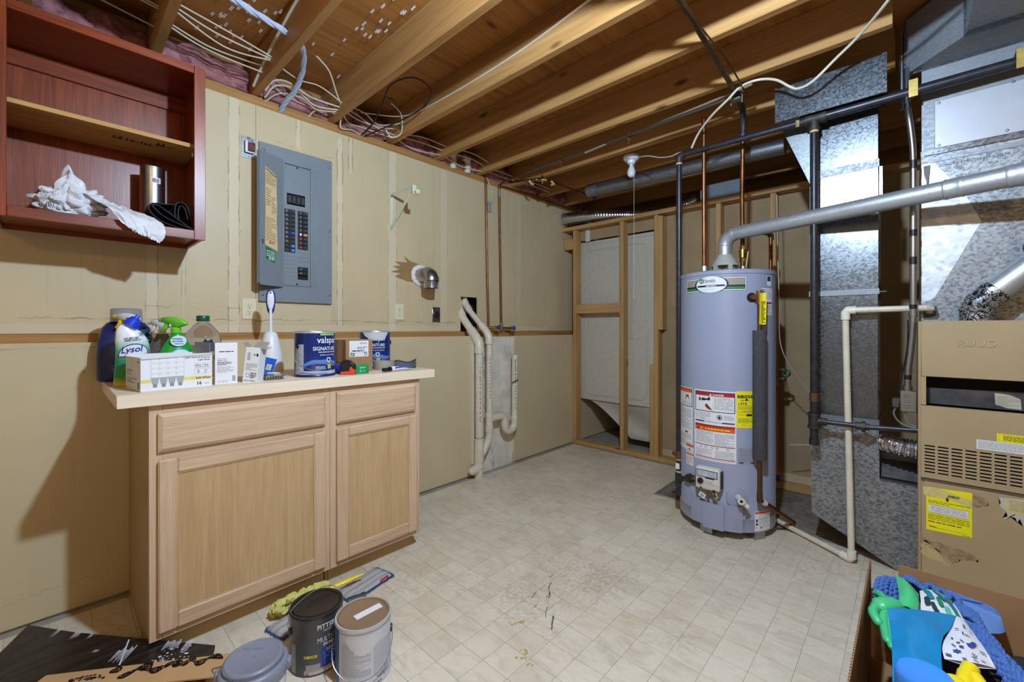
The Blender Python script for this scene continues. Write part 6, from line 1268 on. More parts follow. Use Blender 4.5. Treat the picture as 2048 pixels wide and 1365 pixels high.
p.build('warning_labels', [M_paper, M_grey, M_yel, M_ink], fu)
lw = MB().box(FX+.004, FX+.022, FY1+.001, FY0-.0098, .02, .512, .002).build('lower_panel', M_tan, fu)
fp2 = lambda x, y, h=0: Vector((FX+.0036-h, -x, y))
p = MB().flat(fp2, [(.046, .470), (.070, .490), (.183, .496), (.183, .308), (.046, .303)], 0, .0003)
p.flat(fp2, [(.036, .488), (.075, .492), (.183, .462), (.183, .432), (.12, .452), (.05, .447), (.036, .455)], 1, .0007)
p.rect(fp2, .054, .172, .381, .417, 2, .0008).rect(fp2, .054, .172, .381, .3822, 3, .0011).rect(fp2, .054, .172, .4158, .417, 3, .0011)
p.lines(fp2, .060, .168, .386, .412, 4, 3, .0011, .22, 3).lines(fp2, .052, .178, .422, .436, 2, 3, .0009, .3, 4).lines(fp2, .052, .176, .350, .376, 4, 3, .0009, .3, 5).lines(fp2, .052, .176, .338, .346, 1, 3, .0009, .45, 6).lines(fp2, .055, .078, .318, .324, 1, 3, .0009, .4).rect(fp2, .055, .17, .318, .3188, 3, .0009).lines(fp2, .155, .178, .309, .312, 1, 3, .0009, .6)
p.text('ENERGY', .012, lambda x, y, h: fp2(.112+x, .460+y, .0011), 3, bold=.0006, wide=.8).flat(fp2, [(.108, .458), (.112, .458), (.112, .446), (.116, .446), (.110, .438), (.106, .446), (.108, .446)], 3, .0012)
p.build('yellow_label', [M_yel, plain('torn_yellow', (206, 190, 120), .7, var=.12, scale=60), M_paper, plain('label_ink', (70, 66, 30), .6)], lw)
R = random.Random(12); edge = [(.256, .500), (.262, .478), (.258, .468), (.268, .452), (.276, .446), (.270, .436), (.280, .428), (.266, .418), (.274, .414), (.286, .430), (.300, .428), (.305, .412), (.312, .428), (.320, .400), (.34, .41), (.37, .40), (.37, .510)]
p = MB().flat(fp2, edge, 0, .0003).flat(fp2, [(.276, .496), (.37, .504), (.37, .440), (.282, .442), (.272, .46)], 1, .0006).lines(fp2, .284, .35, .452, .496, 6, 2, .0009, .25, 3)
p.build('torn_label', [plain('torn_white', (186, 178, 164), .8), plain('aged_yellow', (200, 182, 124), .7), M_grey], lw)
M_rp, M_rb = plain('residue_pale', (184, 164, 116), .5), plain('residue_brown', (150, 126, 90), .6, var=.3, scale=60)
R = random.Random(5)
def ragged(pts, n=5, amp=.006):
    out = []
    for i, q in enumerate(pts):
        r_ = pts[(i+1) % len(pts)]
        for k in range(n): out.append((q[0]+(r_[0]-q[0])*k/n+R.uniform(-amp, amp)*(k > 0), q[1]+(r_[1]-q[1])*k/n+R.uniform(-amp, amp)*(k > 0)))
    return out
MB().flat(fp2, ragged([(.030, .235), (.05, .232), (.075, .222), (.10, .190), (.118, .165), (.07, .176), (.030, .19)], 4, .004), 0, .0003).build('tape_residue', M_rp, lw)
MB().flat(fp2, ragged([(.188, .49), (.222, .482), (.228, .455), (.205, .44), (.187, .447)], 5, .004), 0, .0003).build('tape_residue', M_rb, lw)
MB().flat(fp2, ragged([(.03, .262), (.10, .252), (.19, .238), (.20, .214), (.15, .205), (.13, .178), (.10, .205), (.05, .246)], 6, .006), 0, .0003).build('tape_residue', M_rb, lw)
MB().box(FX-.002, FX+.004, -.034, -.038, .512, .5275).build('panel_clip', M_steel, fu)
MB().box(FX+.006, FX+.021, FY1+.001, FY0-.0098, .513, .5275).build('panel_gap', plain('gap_brown', (96, 80, 56), .7), fu)
# flue elbow on the furnace top
t = thing('flue_pipe', 'mottled metal flue elbow rising from the furnace top and turning right', 'vent pipe', (2.69, -.20, FTOP))
fl_pts = [(2.69, -.20, FTOP-.0035), (2.69, -.20, FTOP+.035), (2.69, -.212, FTOP+.075), (2.69, -.238, FTOP+.105), (2.69, -.262, FTOP+.128), (2.69, -.42, FTOP+.285)]
M_flue = NT('mottled_flue'); v = M_flue.coord(); k = M_flue.noise(M_flue.mapping(v, (95, 95, 95), (.5, .3, .2)), 1, 2, .5, 1.2)
M_flue = M_flue.set(col=M_flue.ramp(k, [(.46, srgb((190, 192, 196))), (.56, srgb((34, 34, 38)))]), metal=.8, rough=.35)
MB().tube(fl_pts[:2], .0505, 30).build('flue_stub', M_flue, t)
MB().tube([fl_pts[1], Vector(fl_pts[1])+Vector((0, 0, .004)), fl_pts[2], Vector(fl_pts[2])+Vector((0, -.004, .004)), fl_pts[3], Vector(fl_pts[3])+Vector((0, -.005, .005)), fl_pts[4]], [.051, .0545, .051, .0545, .051, .0545, .051], 30).build('elbow', M_flue, t, smooth=60)
MB().tube([fl_pts[4], fl_pts[5]], .0495, 30).build('pipe', M_pipe, t)
MB().cyl((2.66, -.345, 1.50), (2.66, -.36, 1.58), .02, seg=12).cyl((2.655, -.33, 1.49), (2.655, -.35, 1.50), .012, seg=10).build('damper_motor', M_irond, t)
# plenum over the furnace
pm = thing('plenum', 'galvanised plenum above the furnace with a grey access panel', 'duct', (3.0, -.27, 1.3))
PX = 2.80
sheet(MB().box(PX, 3.28, -.52, -.030, FTOP-.003, 2.015), 'plenum_box', M_mott, pm)
sheet(MB().box(PX+.006, 3.28, -.52, -.034, 2.0155, 2.399), 'plenum_top', M_galvd, pm)
sheet(MB().box(PX-.008, PX+.02, -.52, -.042, 1.990, 2.014), 'plenum_flange', M_galv, pm)
sheet(MB().box(PX-.004, PX-.0002, -.52, -.034, 1.955, 1.975), 'seam_cleat', M_galvd, pm)
ac = MB().box(PX+.001, PX+.0055, -.50, -.077, 2.018, 2.238, .002).build('access_panel', plain('pale_panel', (178, 178, 184), .4, .35, .05), pm)
for y, z in ((-.092, 2.226), (-.092, 2.030), (-.30, 2.034), (-.318, 2.236)): MB().lathe([(.006, 0), (.004, -.003), (0, -.0035)], (PX+.001, y, z), 10, axis=(1, 0, 0)).build('screw', M_screw, ac)
cr_ = MB()                                   # diagonal stiffening creases
for a_, b_ in (((-.067, 1.95), (-.45, .85+.3)), ((-.245, 1.69), (-.065, 1.26))):
    A = Vector((PX-.0006, a_[0], a_[1])); B = Vector((PX-.0006, b_[0], max(b_[1], 1.235))); d = (B-A).normalized(); n_ = Vector((1, 0, 0)).cross(d)
    cr_.prism([A+n_*.0015, A-n_*.0015, B-n_*.0015, B+n_*.0015], (.0005, 0, 0))
sheet(cr_, 'crease', M_galv2, pm)
sheet(MB().prism([(PX-.0012, -.0335, 1.96), (PX-.0012, -.076, 1.952), (PX-.0012, -.170, 1.80), (PX-.0012, -.225, 1.655), (PX-.0012, -.076, 1.32), (PX-.0012, -.0335, 1.30)], (.0006, 0, 0)), 'lit_facet', galv('lit_facet_sheet', (206, 208, 212), .5, 45, .5, .7), pm)  # lighter plate paints in the facet that catches light between the creases
ast = MB(); fn = lambda x, y, h=0: Vector((PX-.0007-h, -.076-x, 1.925+y))
ast.text('ASTM-A-653-95 LFQ 28 GA MADE', .0155, lambda x, y, h: fn(.232-x, .014-y, .0006), wide=.95); ast.build('stamped_print', plain('stamp_grey', (70, 72, 76), .6), pm)
st2 = MB().flat(fn, [(-.036, .02), (-.012, .02), (-.014, -.02), (-.020, -.06), (-.021, -.115), (-.025, -.115), (-.026, -.055), (-.034, -.02)], 0, .0006); st2.build('sealant_drip', plain('drip_grey', (110, 108, 104), .6), pm)
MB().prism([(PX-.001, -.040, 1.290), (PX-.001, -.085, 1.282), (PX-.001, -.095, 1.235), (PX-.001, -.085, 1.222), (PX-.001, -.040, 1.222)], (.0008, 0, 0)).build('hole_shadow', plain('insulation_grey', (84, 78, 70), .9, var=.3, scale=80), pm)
# supply trunk above, flaring toward the plenum
tk = thing('ceiling_duct', 'grey metal main duct flaring out above the furnace plenum, under the joists', 'duct', (2.6, -.3, 2.4))
Zb, Zt = 2.401, 2.66; Tl = [(2.80, .022), (2.592, -.160), (1.6, -.166)]
b = MB(); b.prism([(2.80, .022, Zb), (2.592, -.160, Zb), (2.592, -.60, Zb), (2.80, -.60, Zb)], (0, 0, Zt-Zb)); sheet(b, 'transition', M_trunk, tk)
sheet(MB().box(1.6, 2.585, -.60, -.166, Zb+.0005, Zt-.001), 'trunk_run', M_trunk, tk)
sheet(MB().box(2.585, 2.597, -.60, -.158, Zb-.0015, Zt).box(2.797, 2.815, -.60, .028, Zb-.004, Zt).box(2.56, 2.60, -.55, -.162, Zb-.0025, Zb-.0018), 'seam_cleat', M_galv, tk)
sheet(MB().prism([(2.7995, .018, Zb+.03), (2.7985, .0165, Zb+.03), (2.596, -.160, Zt-.09), (2.597, -.161, Zt-.09)], (-.003, .003, 0)), 'crease', M_galvd, tk)
MB().cyl((2.83, .035, 2.25), (2.83, .035, 2.62), .011, seg=14).build('conduit_riser', M_steel, tk)
# conduit, taped joints and junction box
cd = thing('conduit', 'bent metal conduit with black tape running down to a junction box on the furnace side', 'conduit', (2.70, 0, 1.2))
CP = [(2.735, .018, 2.40), (2.715, .016, 2.235), (2.70, .010, 2.16), (2.70, .002, 2.08), (2.70, -.004, 1.98), (2.70, -.005, 1.80), (2.70, -.004, 1.3), (2.70, -.003, 1.18), (2.70, .004, 1.07), (2.70, .012, .99), (2.70, .014, .90)]
MB().tube(CP, .0125, 14, smooth=5).build('conduit_pipe', M_steel, cd)
for z0_, z1_, y_, x_ in ((2.225, 2.20, .014, 2.711), (1.955, 1.915, -.005, 2.70), (1.635, 1.605, -.0048, 2.70), (1.51, 1.475, -.0044, 2.70), (1.29, 1.27, -.0038, 2.70), (.965, .945, .0135, 2.70)):
    MB().cyl((x_, y_, z0_), (x_, y_, z1_), .0138, seg=14).build('tape_band', M_black, cd)
MB().cyl((2.70, .014, .915), (2.70, .014, .893), .017, seg=12).cyl((2.70, -.004, 1.255), (2.70, -.004, 1.235), .015, seg=12).build('connector', M_steel, cd)
M_jb = plain('box_zinc', (150, 144, 132), .4, .8, .1, 30)
j = MB().box(2.68, 2.725, -.0175, .040, .795, .893, .004).build('junction_box', M_jb, cd)
k_ = MB()
for z_ in (.868, .844, .820):
    k_.tube([(2.6790, .028, z_-.005), (2.6790, .012, z_-.006), (2.6790, .004, z_), (2.6790, .012, z_+.006), (2.6790, .028, z_+.005)], .0012, 6)
k_.build('knockouts', M_screw, j)
MB().box(2.684, 2.722, .0405, .068, .812, .856, .003).build('transformer', M_galv, cd)
MB().tube([(2.70, .055, .811), (2.70, .062, .78), (2.70, .045, .745), (2.70, .01, .725), (2.70, -.015, .722)], .0035, 6, smooth=6).tube([(2.70, .02, .794), (2.70, .022, .77), (2.70, .01, .74), (2.70, -.012, .73)], .003, 6, smooth=6).build('loose_wire', plain('wire_grey', (120, 114, 106), .5), cd)
MB().tube([(2.71, .013, 1.22), (2.712, .015, 1.10), (2.712, .030, .98), (2.71, .048, .88)], .003, 6, smooth=6).build('black_wire', M_black, cd)
# condensate line
pc = thing('condensate_pipe', 'white plastic condensate pipe from the plenum, down past the duct and along the floor', 'pipe', (2.74, .23, 0))
MB().tube([(2.795, -.060, 1.262), (2.76, -.062, 1.272), (2.748, -.050, 1.275), (2.742, .22, 1.272)], .0145, 16).build('pipe', M_pvc, pc)
MB().tube([(2.742, .205, 1.272), (2.742, .240, 1.272), (2.742, .246, 1.262), (2.742, .246, 1.225)], .0195, 18).build('elbow', M_pvcw, pc)
MB().tube([(2.742, .246, 1.235), (2.735, .222, .05)], .0145, 16).build('pipe', M_pvc, pc)
MB().tube([(2.735, .221, .065), (2.735, .221, .030), (2.738, .226, .020), (2.76, .262, .0205)], .0195, 18).build('elbow', M_pvcw, pc)
MB().tube([(2.755, .255, .0205), (2.99, .61, .020), (3.02, .65, .020)], .0145, 16).build('pipe', M_pvc, pc)
# keyless lamp with pull chain
lp = thing('pull_chain_lamp', 'white lamp holder with an unlit bulb and long pull string under the joists', 'lamp', (2.985, 1.552, 2.48))
LC_ = (2.985, 1.552, 0)
MB().lathe([(0, 2.4848), (.058, 2.4848), (.060, 2.478), (.058, 2.462), (.048, 2.452), (.032, 2.448), (.028, 2.428), (.024, 2.426), (0, 2.426)], LC_, 36).build('lamp_holder', M_white, lp)
MB().lathe([(.013, 2.4255), (.014, 2.408), (.019, 2.398), (.028, 2.376), (.0305, 2.358), (.027, 2.340), (.016, 2.328), (0, 2.325)], LC_, 32).build('bulb', plain('frosted_bulb', (224, 224, 230), .25), lp)
MB().cyl((2.975, 1.525, 2.445), (2.975, 1.525, 1.42), .0012, seg=6).blob((2.975, 1.525, 1.418), (.005, .005, .005), 2, 0).build('pull_string', plain('string', (206, 200, 186), .7), lp)
t = cable('cable', 'white cable swinging from the lamp holder to the black gas pipe corner', [(2.985, 1.50, 2.462), (2.90, 1.38, 2.415), (2.82, 1.25, 2.345), (2.75, 1.15, 2.305), (2.715, 1.095, 2.297), (2.70, 1.06, 2.292)], .004, M_cable)
# ================================================================== things on the floor at the left
M_board = NT('black_board'); v = M_board.coord(); n1 = M_board.noise(v, 40, 4, .7); n2 = M_board.noise(M_board.mapping(v, (5, 60, 5), (0, 0, .5)), 1, 3)
M_board = M_board.set(col=M_board.ramp(n2, [(.45, srgb((20, 18, 18))), (.75, srgb((46, 42, 40)))]), rough=M_board.ramp(n1, [(.3, .22), (.7, .4)]), spec=.5)
M_splash = plain('white_paint_spatter', (206, 206, 216), .5)
t = thing('black_board', 'upper black painted board with white paint spatter, in front of the oak cabinet', 'board', (.15, 2.0, .06))
Q = [(-.037, 2.356), (.386, 1.784), (.365, 1.723), (.30, 1.64), (-.35, 1.64), (-.35, 1.75), (-.110, 2.092)]
MB().prism([(x, y, .0605) for x, y in Q], (0, 0, .0095), bev=.0008).build('board', M_board, t, smooth=0)
fb = lambda x, y, h=0: Vector((x, y, .0702+h)); R = random.Random(21)
p = MB()
def sm(cx, cy, a, L, W, n=9):                   # brush smear along direction a
    c_, s_ = math.cos(a), math.sin(a)
    for i in range(n):
        o = (i/(n-1)-.5)*W; l0 = R.uniform(-.5, -.2)*L; l1 = R.uniform(.2, .5)*L; w_ = W/n*.42
        p.flat(fb, [(cx+c_*l-s_*(o+k), cy+s_*l+c_*(o+k)) for l, k in ((l0, -w_*.3), (l1, -w_), (l1*1.05, 0), (l1, w_), (l0, w_*.3))], 0, R.uniform(.0001, .0004))
for (u, v_, L, W, a) in ((.160, 1.965, .09, .045, .95), (.283, 1.895, .05, .045, .95), (.318, 1.852, .07, .02, .95), (.097, 2.05, .018, .014, .7), (.006, 2.280, .06, .012, .9), (.055, 2.212, .05, .02, .95), (.09, 2.165, .03, .01, .95)): sm(u, v_, a, L, W)
p.flat(fb, [(.145, 1.908), (.181, 2.041), (.185, 2.037), (.150, 1.906)], 0, .0005)
for i in range(60):
    x, y = R.gauss(.262, .045), R.gauss(1.838, .02); r_ = R.uniform(.001, .005)
    if (x-.386)*-.8+(y-1.784)*-.6 > 0.012: p.oval(fb, x, y, r_, r_*R.uniform(.6, 1.2), 0, .0003, 8)
p.build('paint_spatter', M_splash, t, smooth=0, kind='stuff')
t = thing('black_board', 'lower black painted board, showing its worn edge by the wall under the spattered board', 'board', (-.1, 2.2, 0))
MB().prism([(x, y, .0012) for x, y in ((-.066, 2.440), (.222, 1.992), (.380, 1.772), (.30, 1.66), (-.45, 1.66), (-.45, 1.98), (-.128, 2.300))], (0, 0, .0588), bev=.0008).build('board', M_board, t, smooth=0)
p = MB(); fb = lambda x, y, h=0: Vector((x, y, .0602+h))
sm(-.150, 2.13, .95, .05, .05, 7); p.build('paint_spatter', M_splash, t, smooth=0, kind='stuff')
t = thing('cardboard_strip', 'strip of cardboard with brown wavy glue trails lying across the black boards', 'cardboard', (.2, 1.85, .03))
SX, SY = Vector((.791, -.612, 0)), Vector((.612, .791, 0)); S0 = Vector((-.0525, 1.983, .0707))
MB().prism([S0+SX*a+SY*b_ for a, b_ in ((0, -.03), (.01, .045), (.62, .052), (.62, -.045), (.0, -.045))], (0, 0, .006), bev=.0006).build('card', plain('light_cardboard', (190, 152, 104), .85, var=.06), t, smooth=0)
fs = lambda x, y, h=0: S0+SX*x+SY*y+Vector((0, 0, .0062+h)); p = MB()
def trail(pts, w0, seed):
    P = spline([(a, b_, 0) for a, b_ in pts], 8); n = len(P); R = random.Random(seed)
    for i in range(n):
        if i < n-1:
            for k in range(3):
                q = P[i].lerp(P[i+1], k/3); u = (i+k/3)/n; r_ = w0*(.75+.3*math.sin(u*17))*math.sin(PI*min(.97, max(.03, u)))**.35; p.oval(fs, q.x, q.y, r_, r_*1.5, 0, .0003+.00001*i, 10)
    for i in range(n*2):
        q = P[i//2]
        if R.random() < .45: p.oval(fs, q.x+R.uniform(-.004, .004), q.y+R.uniform(-w0, w0)*.7, .0016, .0012, 1, .0012, 7)
trail([(.245, -.002), (.265, .008), (.285, .030), (.305, .032), (.322, .016), (.345, .012), (.360, .024)], .0125, 2); trail([(.360, .022), (.375, .036), (.395, .030), (.415, .026), (.425, .036)], .011, 3)
trail([(.420, .040), (.435, .042), (.452, .026), (.470, .024), (.485, .040), (.505, .044), (.53, .03)], .010, 4); trail([(.205, .028), (.215, .034), (.225, .030)], .010, 5)
for i in range(26): p.oval(fs, random.uniform(.10, .20), random.uniform(.002, .022), .005, .004, 0, .0003+.0001*(i % 3), 9)
for i in range(16): p.oval(fs, random.uniform(.03, .07), random.uniform(-.012, .006), .005, .004, 0, .0003, 9)
p.build('glue_trail', [plain('brown_glue', (58, 38, 30), .5), M_carde], t, smooth=0, kind='stuff')
# pail with grey lid
t = thing('pail', 'white round plastic pail with a grey screw lid and wire handle, by the cans', 'pail', (.404, 1.421, 0))
pc_ = (.404, 1.421, 0)
MB().lathe([(0, .0006), (.062, .0006), (.066, .004), (.078, .06), (.084, .11), (.085, .146), (.080, .168), (0, .168)], pc_, 48).build('body', plain('pail_white', (220, 221, 226), .35, var=.03), t)
M_lid = plain('lid_grey', (128, 132, 148), .42, var=.03)
ld = MB().lathe([(.083, .152), (.090, .158), (.092, .174), (.090, .190), (.084, .196), (.076, .197)], pc_, 60).lathe([(.078, .192), (.0785, .207), (.074, .2115), (.069, .212), (.067, .2105), (0, .2105)], pc_, 60)
for i in range(90):
    a = 2*PI*i/90; ld.box(-.0004, .0012, -.0013, .0013, .1965, .2085, M=Matrix.Translation((pc_[0]+.0785*math.cos(a), pc_[1]+.0785*math.sin(a), 0)) @ Matrix.Rotation(a, 4, 'Z'))
ld.lathe([(.004, .2104), (.003, .213), (0, .2135)], pc_, 12); ld.build('lid', M_lid, t)
for a in (-.72+.2, PI-.72+.2): MB().box(.086, .100, -.013, .013, .160, .188, .004, M=Matrix.Translation(pc_) @ Matrix.Rotation(a, 4, 'Z')).build('handle_lug', M_lid, t)
MB().text('FULL OPEN', .013, lambda x, y, h: Vector((pc_[0]-.018+x*.73+y*.68, pc_[1]+.052-x*.68+y*.73, .2107+h)), wide=.9, h=.0004).build('lid_lettering', plain('lid_grey_dark', (112, 116, 130), .45), t)
ha = -.52; e_ = [Vector((pc_[0]+.096*math.cos(a), pc_[1]+.096*math.sin(a), .174)) for a in (PI+ha, ha)]
MB().tube([e_[0], e_[0]+Vector((-.006, .02, .012)), Vector(pc_)+Vector((-.066, .075, .178)), Vector(pc_)+Vector((-.018, .104, .170)), Vector(pc_)+Vector((.048, .088, .168)), e_[1]], .0017, 6, smooth=7).build('wire_handle', M_steel, t)
# two more paint cans on the floor
M_char = plain('can_charcoal', (74, 76, 80), .35, var=.04); M_blklid = plain('lid_black', (24, 23, 24), .3)
T3 = paint_can('dark grey paint can with a black lid, beside the grey-lidded pail', .088, .198, M_char, M_blklid, 0, 0, rim=plain('smeared_black_rim', (40, 38, 40), .35, var=.5, scale=60))
f = drum((0, 0, 0), .0866, -PI/2); p = MB(); rb = lambda x0, x1, y0, y1, mi, h=.0004: p.rect(f, x0, x1, y0, y1, mi, h, max(2, int((x1-x0)/.008)))
p.text('PITTSBURGH', .023, lambda x, y, h: f(-.024+x, .152+y, .0006), 0, bold=.0003, wide=.85).text('PAINTS & STAINS', .0085, lambda x, y, h: f(-.004+x, .142+y, .0006), 0, wide=.9)
p.text('MULTI-PURPOSE', .024, lambda x, y, h: f(-.024+x, .108+y, .0006), 0, wide=.72, bold=-.0001).text('PRIMER', .0145, lambda x, y, h: f(-.004+x, .093+y, .0006), 0, bold=.0003)
rb(-.010, .11, .018, .088, 1); p.lines(f, .004, .09, .074, .084, 2, 0, .0008, .5, 2).lines(f, -.002, .09, .030, .066, 5, 0, .0008, .28, 3); rb(-.004, .1, .0705, .0712, 0, .0008)
rb(-.066, -.024, .062, .071, 2); p.lines(f, -.062, -.03, .064, .0695, 1, 4, .0008, .6); rb(-.063, -.026, .072, .0735, 4)
rb(-.060, -.014, .020, .040, 3); rb(-.066, .08, .004, .022, 5, .0006); rb(-.05, .1, .004, .014, 0, .0009); rb(-.122, -.098, .004, .105, 3, .0006)
p.lines(f, -.060, .06, .005, .013, 2, 4, .0012, .35)
p.build('label', [M_paper, plain('patch_blue', (24, 66, 170), .4), plain('patch_yellow', (226, 196, 60), .5), plain('light_grey_patch', (150, 152, 156), .5), plain('label_dark', (90, 70, 50), .5), plain('tan_patch', (176, 158, 130), .5)], T3)
MB().tube([(-.090, 0, .135), (-.093, .0, .17), (-.075, .01, .205), (0, .045, .216), (.070, .045, .212), (.092, .01, .175), (.090, 0, .135)], .0016, 6, smooth=8).build('wire_handle', plain('smeared_wire', (150, 146, 138), .4, .6), T3)
place(T3, (.642, 1.556, .0008), -.10)
T4 = paint_can('silver-white paint can with a brown lid, right of the black-lidded can', .092, .197, plain('can_silver', (196, 198, 206), .3, var=.04), plain('lid_brown_disc', (136, 110, 82), .55, var=.05), 0, 0)
f = drum((0, 0, 0), .0906, -PI/2); p = MB(); rb = lambda x0, x1, y0, y1, mi, h=.0004: p.rect(f, x0, x1, y0, y1, mi, h, max(2, int((x1-x0)/.008)))
rb(-.118, -.078, .006, .185, 1); rb(-.076, .145, .006, .18, 0); p.lines(f, -.062, .035, .045, .150, 28, 2, .0008, .28, 4).lines(f, .045, .135, .03, .14, 26, 2, .0008, .28, 5)
n = 20; R = random.Random(8); p.flat(f, [(-.05+.125*i/n, .172) for i in range(n+1)][::-1]+[(-.05+.125*i/n, .172-.062*math.sin(PI*i/n)**.7*R.uniform(.85, 1.05)) for i in range(n+1)], 3, .0012)
p.text('valspar', .021, lambda x, y, h: f(.055+x, .022+y, .0012), 4, wide=.95); rb(.045, .075, .006, .010, 4, .0012)
p.build('label', [plain('can_back_label', (198, 201, 210), .35), plain('can_blue_edge', (36, 76, 130), .35), plain('print_grey3', (140, 144, 152), .5), plain('paint_run', (206, 206, 208), .35), plain('print_dark', (90, 94, 102), .5)], T4)
fl_s = lambda x, y, h=0: Vector((x*.80-y*.6+.012, x*.6+y*.80+.004, .1937+h))
MB().box(-.052, .045, -.014, .014, .1936, .1941, M=Matrix.Translation((.018, .012, 0)) @ Matrix.Rotation(.62, 4, 'Z')).build('lid_sticker', M_paper, T4)
MB().tube([(-.094, 0, .135), (-.098, -.02, .115), (-.085, -.06, .07), (-.04, -.092, .042), (.02, -.100, .040), (.075, -.075, .062), (.096, -.02, .10), (.094, 0, .135)], .0013, 6, smooth=8).build('wire_handle', M_steel, T4)
place(T4, (.730, 1.384, .0008), -.62)
# mop pads and duster by the toe kick
M_pad = NT('striped_pad'); v = M_pad.coord(); wv = M_pad.add('ShaderNodeTexWave', wave_type='BANDS'); M_pad.l.new(M_pad.mapping(v, (1, 1, 1), (0, 0, -1.78)), wv.inputs[0]); wv.inputs['Scale'].default_value = 9; wv.inputs['Distortion'].default_value = 1.2; wv.inputs['Detail Scale'].default_value = 3
M_pad.set(col=M_pad.ramp(wv.outputs[0], [(.2, srgb((184, 179, 170))), (.6, srgb((172, 169, 164))), (.9, srgb((150, 152, 162)))]), rough=.95); M_pad.bump(M_pad.noise(v, 160, 3), .8, .004); M_pad = M_pad.m
M_bluef = plain('blue_fringe', (44, 78, 138), .9, var=.25, scale=40)
def pad(label, c, ang, L, W):
    t = thing('mop_pad', label, 'mop pad', c, 'microfibre mop pads')
    Mx = Matrix.Translation(c) @ Matrix.Rotation(ang, 4, 'Z')
    def fn(u, v_):
        x = (u-.5)*L; y = (v_-.5)*W; e = min(1, min(u, 1-u)*9)**.5*min(1, min(v_, 1-v_)*7)**.5; x *= 1-.06*abs(2*v_-1)**4
        return Mx @ Vector((x, y, .006+.014*e+.0022*noise.noise(Vector((x*60, y*60, 1)))))
    MB().grid(fn, 40, 20).build('pad_top', M_pad, t)
    MB().prism([Mx @ Vector((sx*(L/2-.008), sy*(W/2-.006), .001)) for sx, sy in ((-1, -1), (1, -1), (1, 1), (-1, 1))], (0, 0, .006)).build('pad_base', M_bluef, t)
    fr = MB(); R = random.Random(int(L*999))
    n = int((L+W)*2/.008)
    for i in range(n):
        s_ = i/n*2*(L+W)
        if s_ < L: x, y, d = s_-L/2, -W/2, (0, -1)
        elif s_ < L+W: x, y, d = L/2, s_-L-W/2, (1, 0)
        elif s_ < 2*L+W: x, y, d = L/2-(s_-L-W), W/2, (0, 1)
        else: x, y, d = -L/2, W/2-(s_-2*L-W), (-1, 0)
        l = R.uniform(.003, .009)+(.004 if d[1] < 0 else 0); fr.tube([Mx @ Vector((x*.98, y*.98, .006)), Mx @ Vector((x+d[0]*l*.6, y+d[1]*l*.6, .007)), Mx @ Vector((x+d[0]*l, y+d[1]*l, .003))], [.0026, .003, .002], 5)
    fr.build('fringe', M_bluef, t, kind='stuff')
    return t, Mx
t, Mx = pad('striped grey mop pad with blue fringe lying behind the black-lidded can', (.975, 1.838, .0005), math.radians(12), .235, .115)
MB().box(.04, .085, -.063, -.0595, .008, .022, M=Mx).build('red_tag', plain('red_tag', (170, 32, 48), .6), t)
fg = lambda x, y, h=0: Mx @ Vector((x, -.0632-h, y)); MB().text('O-Cedar', .0095, lambda x, y, h: fg(.043+x, .0115+y, h), wide=.95).build('tag_lettering', M_paper, t)
t, Mx = pad('striped grey mop pad end with blue fringe, left of the black-lidded can', (.637, 1.805, .0005), math.radians(14), .125, .10)
t = thing('hand_duster', 'fluffy pale yellow duster with a bright yellow handle lying on the mop pads', 'duster', (.8, 1.865, .04))
d0, d1 = Vector((.815, 1.853, .048)), Vector((.963, 1.832, .058))
MB().tube([d0, d0.lerp(d1, .2), d0.lerp(d1, .5), d0.lerp(d1, .75), d0.lerp(d1, .95), d1], [.007, .011, .012, .009, .006, .007], 14, smooth=4, squash=.6).build('handle', M_ylw, t)
MB().tube([d0, Vector((.70, 1.880, .046)), Vector((.61, 1.886, .045))], .004, 8).build('core', M_white, t)
M_fl = plain('pale_yellow_fluff', (206, 202, 116), .95, var=.18, scale=30, bump=.7, bscale=150); fz = MB(); R = random.Random(31)
for i in range(70):
    u = R.random(); c_ = Vector((.815, 1.860, .045)).lerp(Vector((.612, 1.888, .044)), u); a = R.uniform(0, 2*PI)
    fz.blob(c_+Vector((R.uniform(-.008, .008), math.cos(a)*.022, max(-.018, math.sin(a)*.020))), (R.uniform(.014, .022), R.uniform(.014, .021), R.uniform(.011, .018)), 2, .5, 2.5, seed=i)
fz.build('fluff', M_fl, t, kind='stuff')
tag(MB().cyl((.845, 1.735, .026), (.905, 1.720, .026), .0185, seg=20).cyl((.902, 1.7207, .026), (.915, 1.7175, .026), .021, .020, 20).build('handle_socket', plain('dark_grey_socket', (56, 58, 64), .5), None), 'dark grey plastic handle socket between the two cans and the mop pad', 'handle')
tag(MB().prism([(.57, 1.52, .0008), (.69, 1.42, .0008), (.70, 1.60, .0008), (.60, 1.66, .0008)], (0, 0, -.0003)).build('floor_card', M_card, None), 'scrap of cardboard under the dark grey paint can', 'cardboard') if False else None
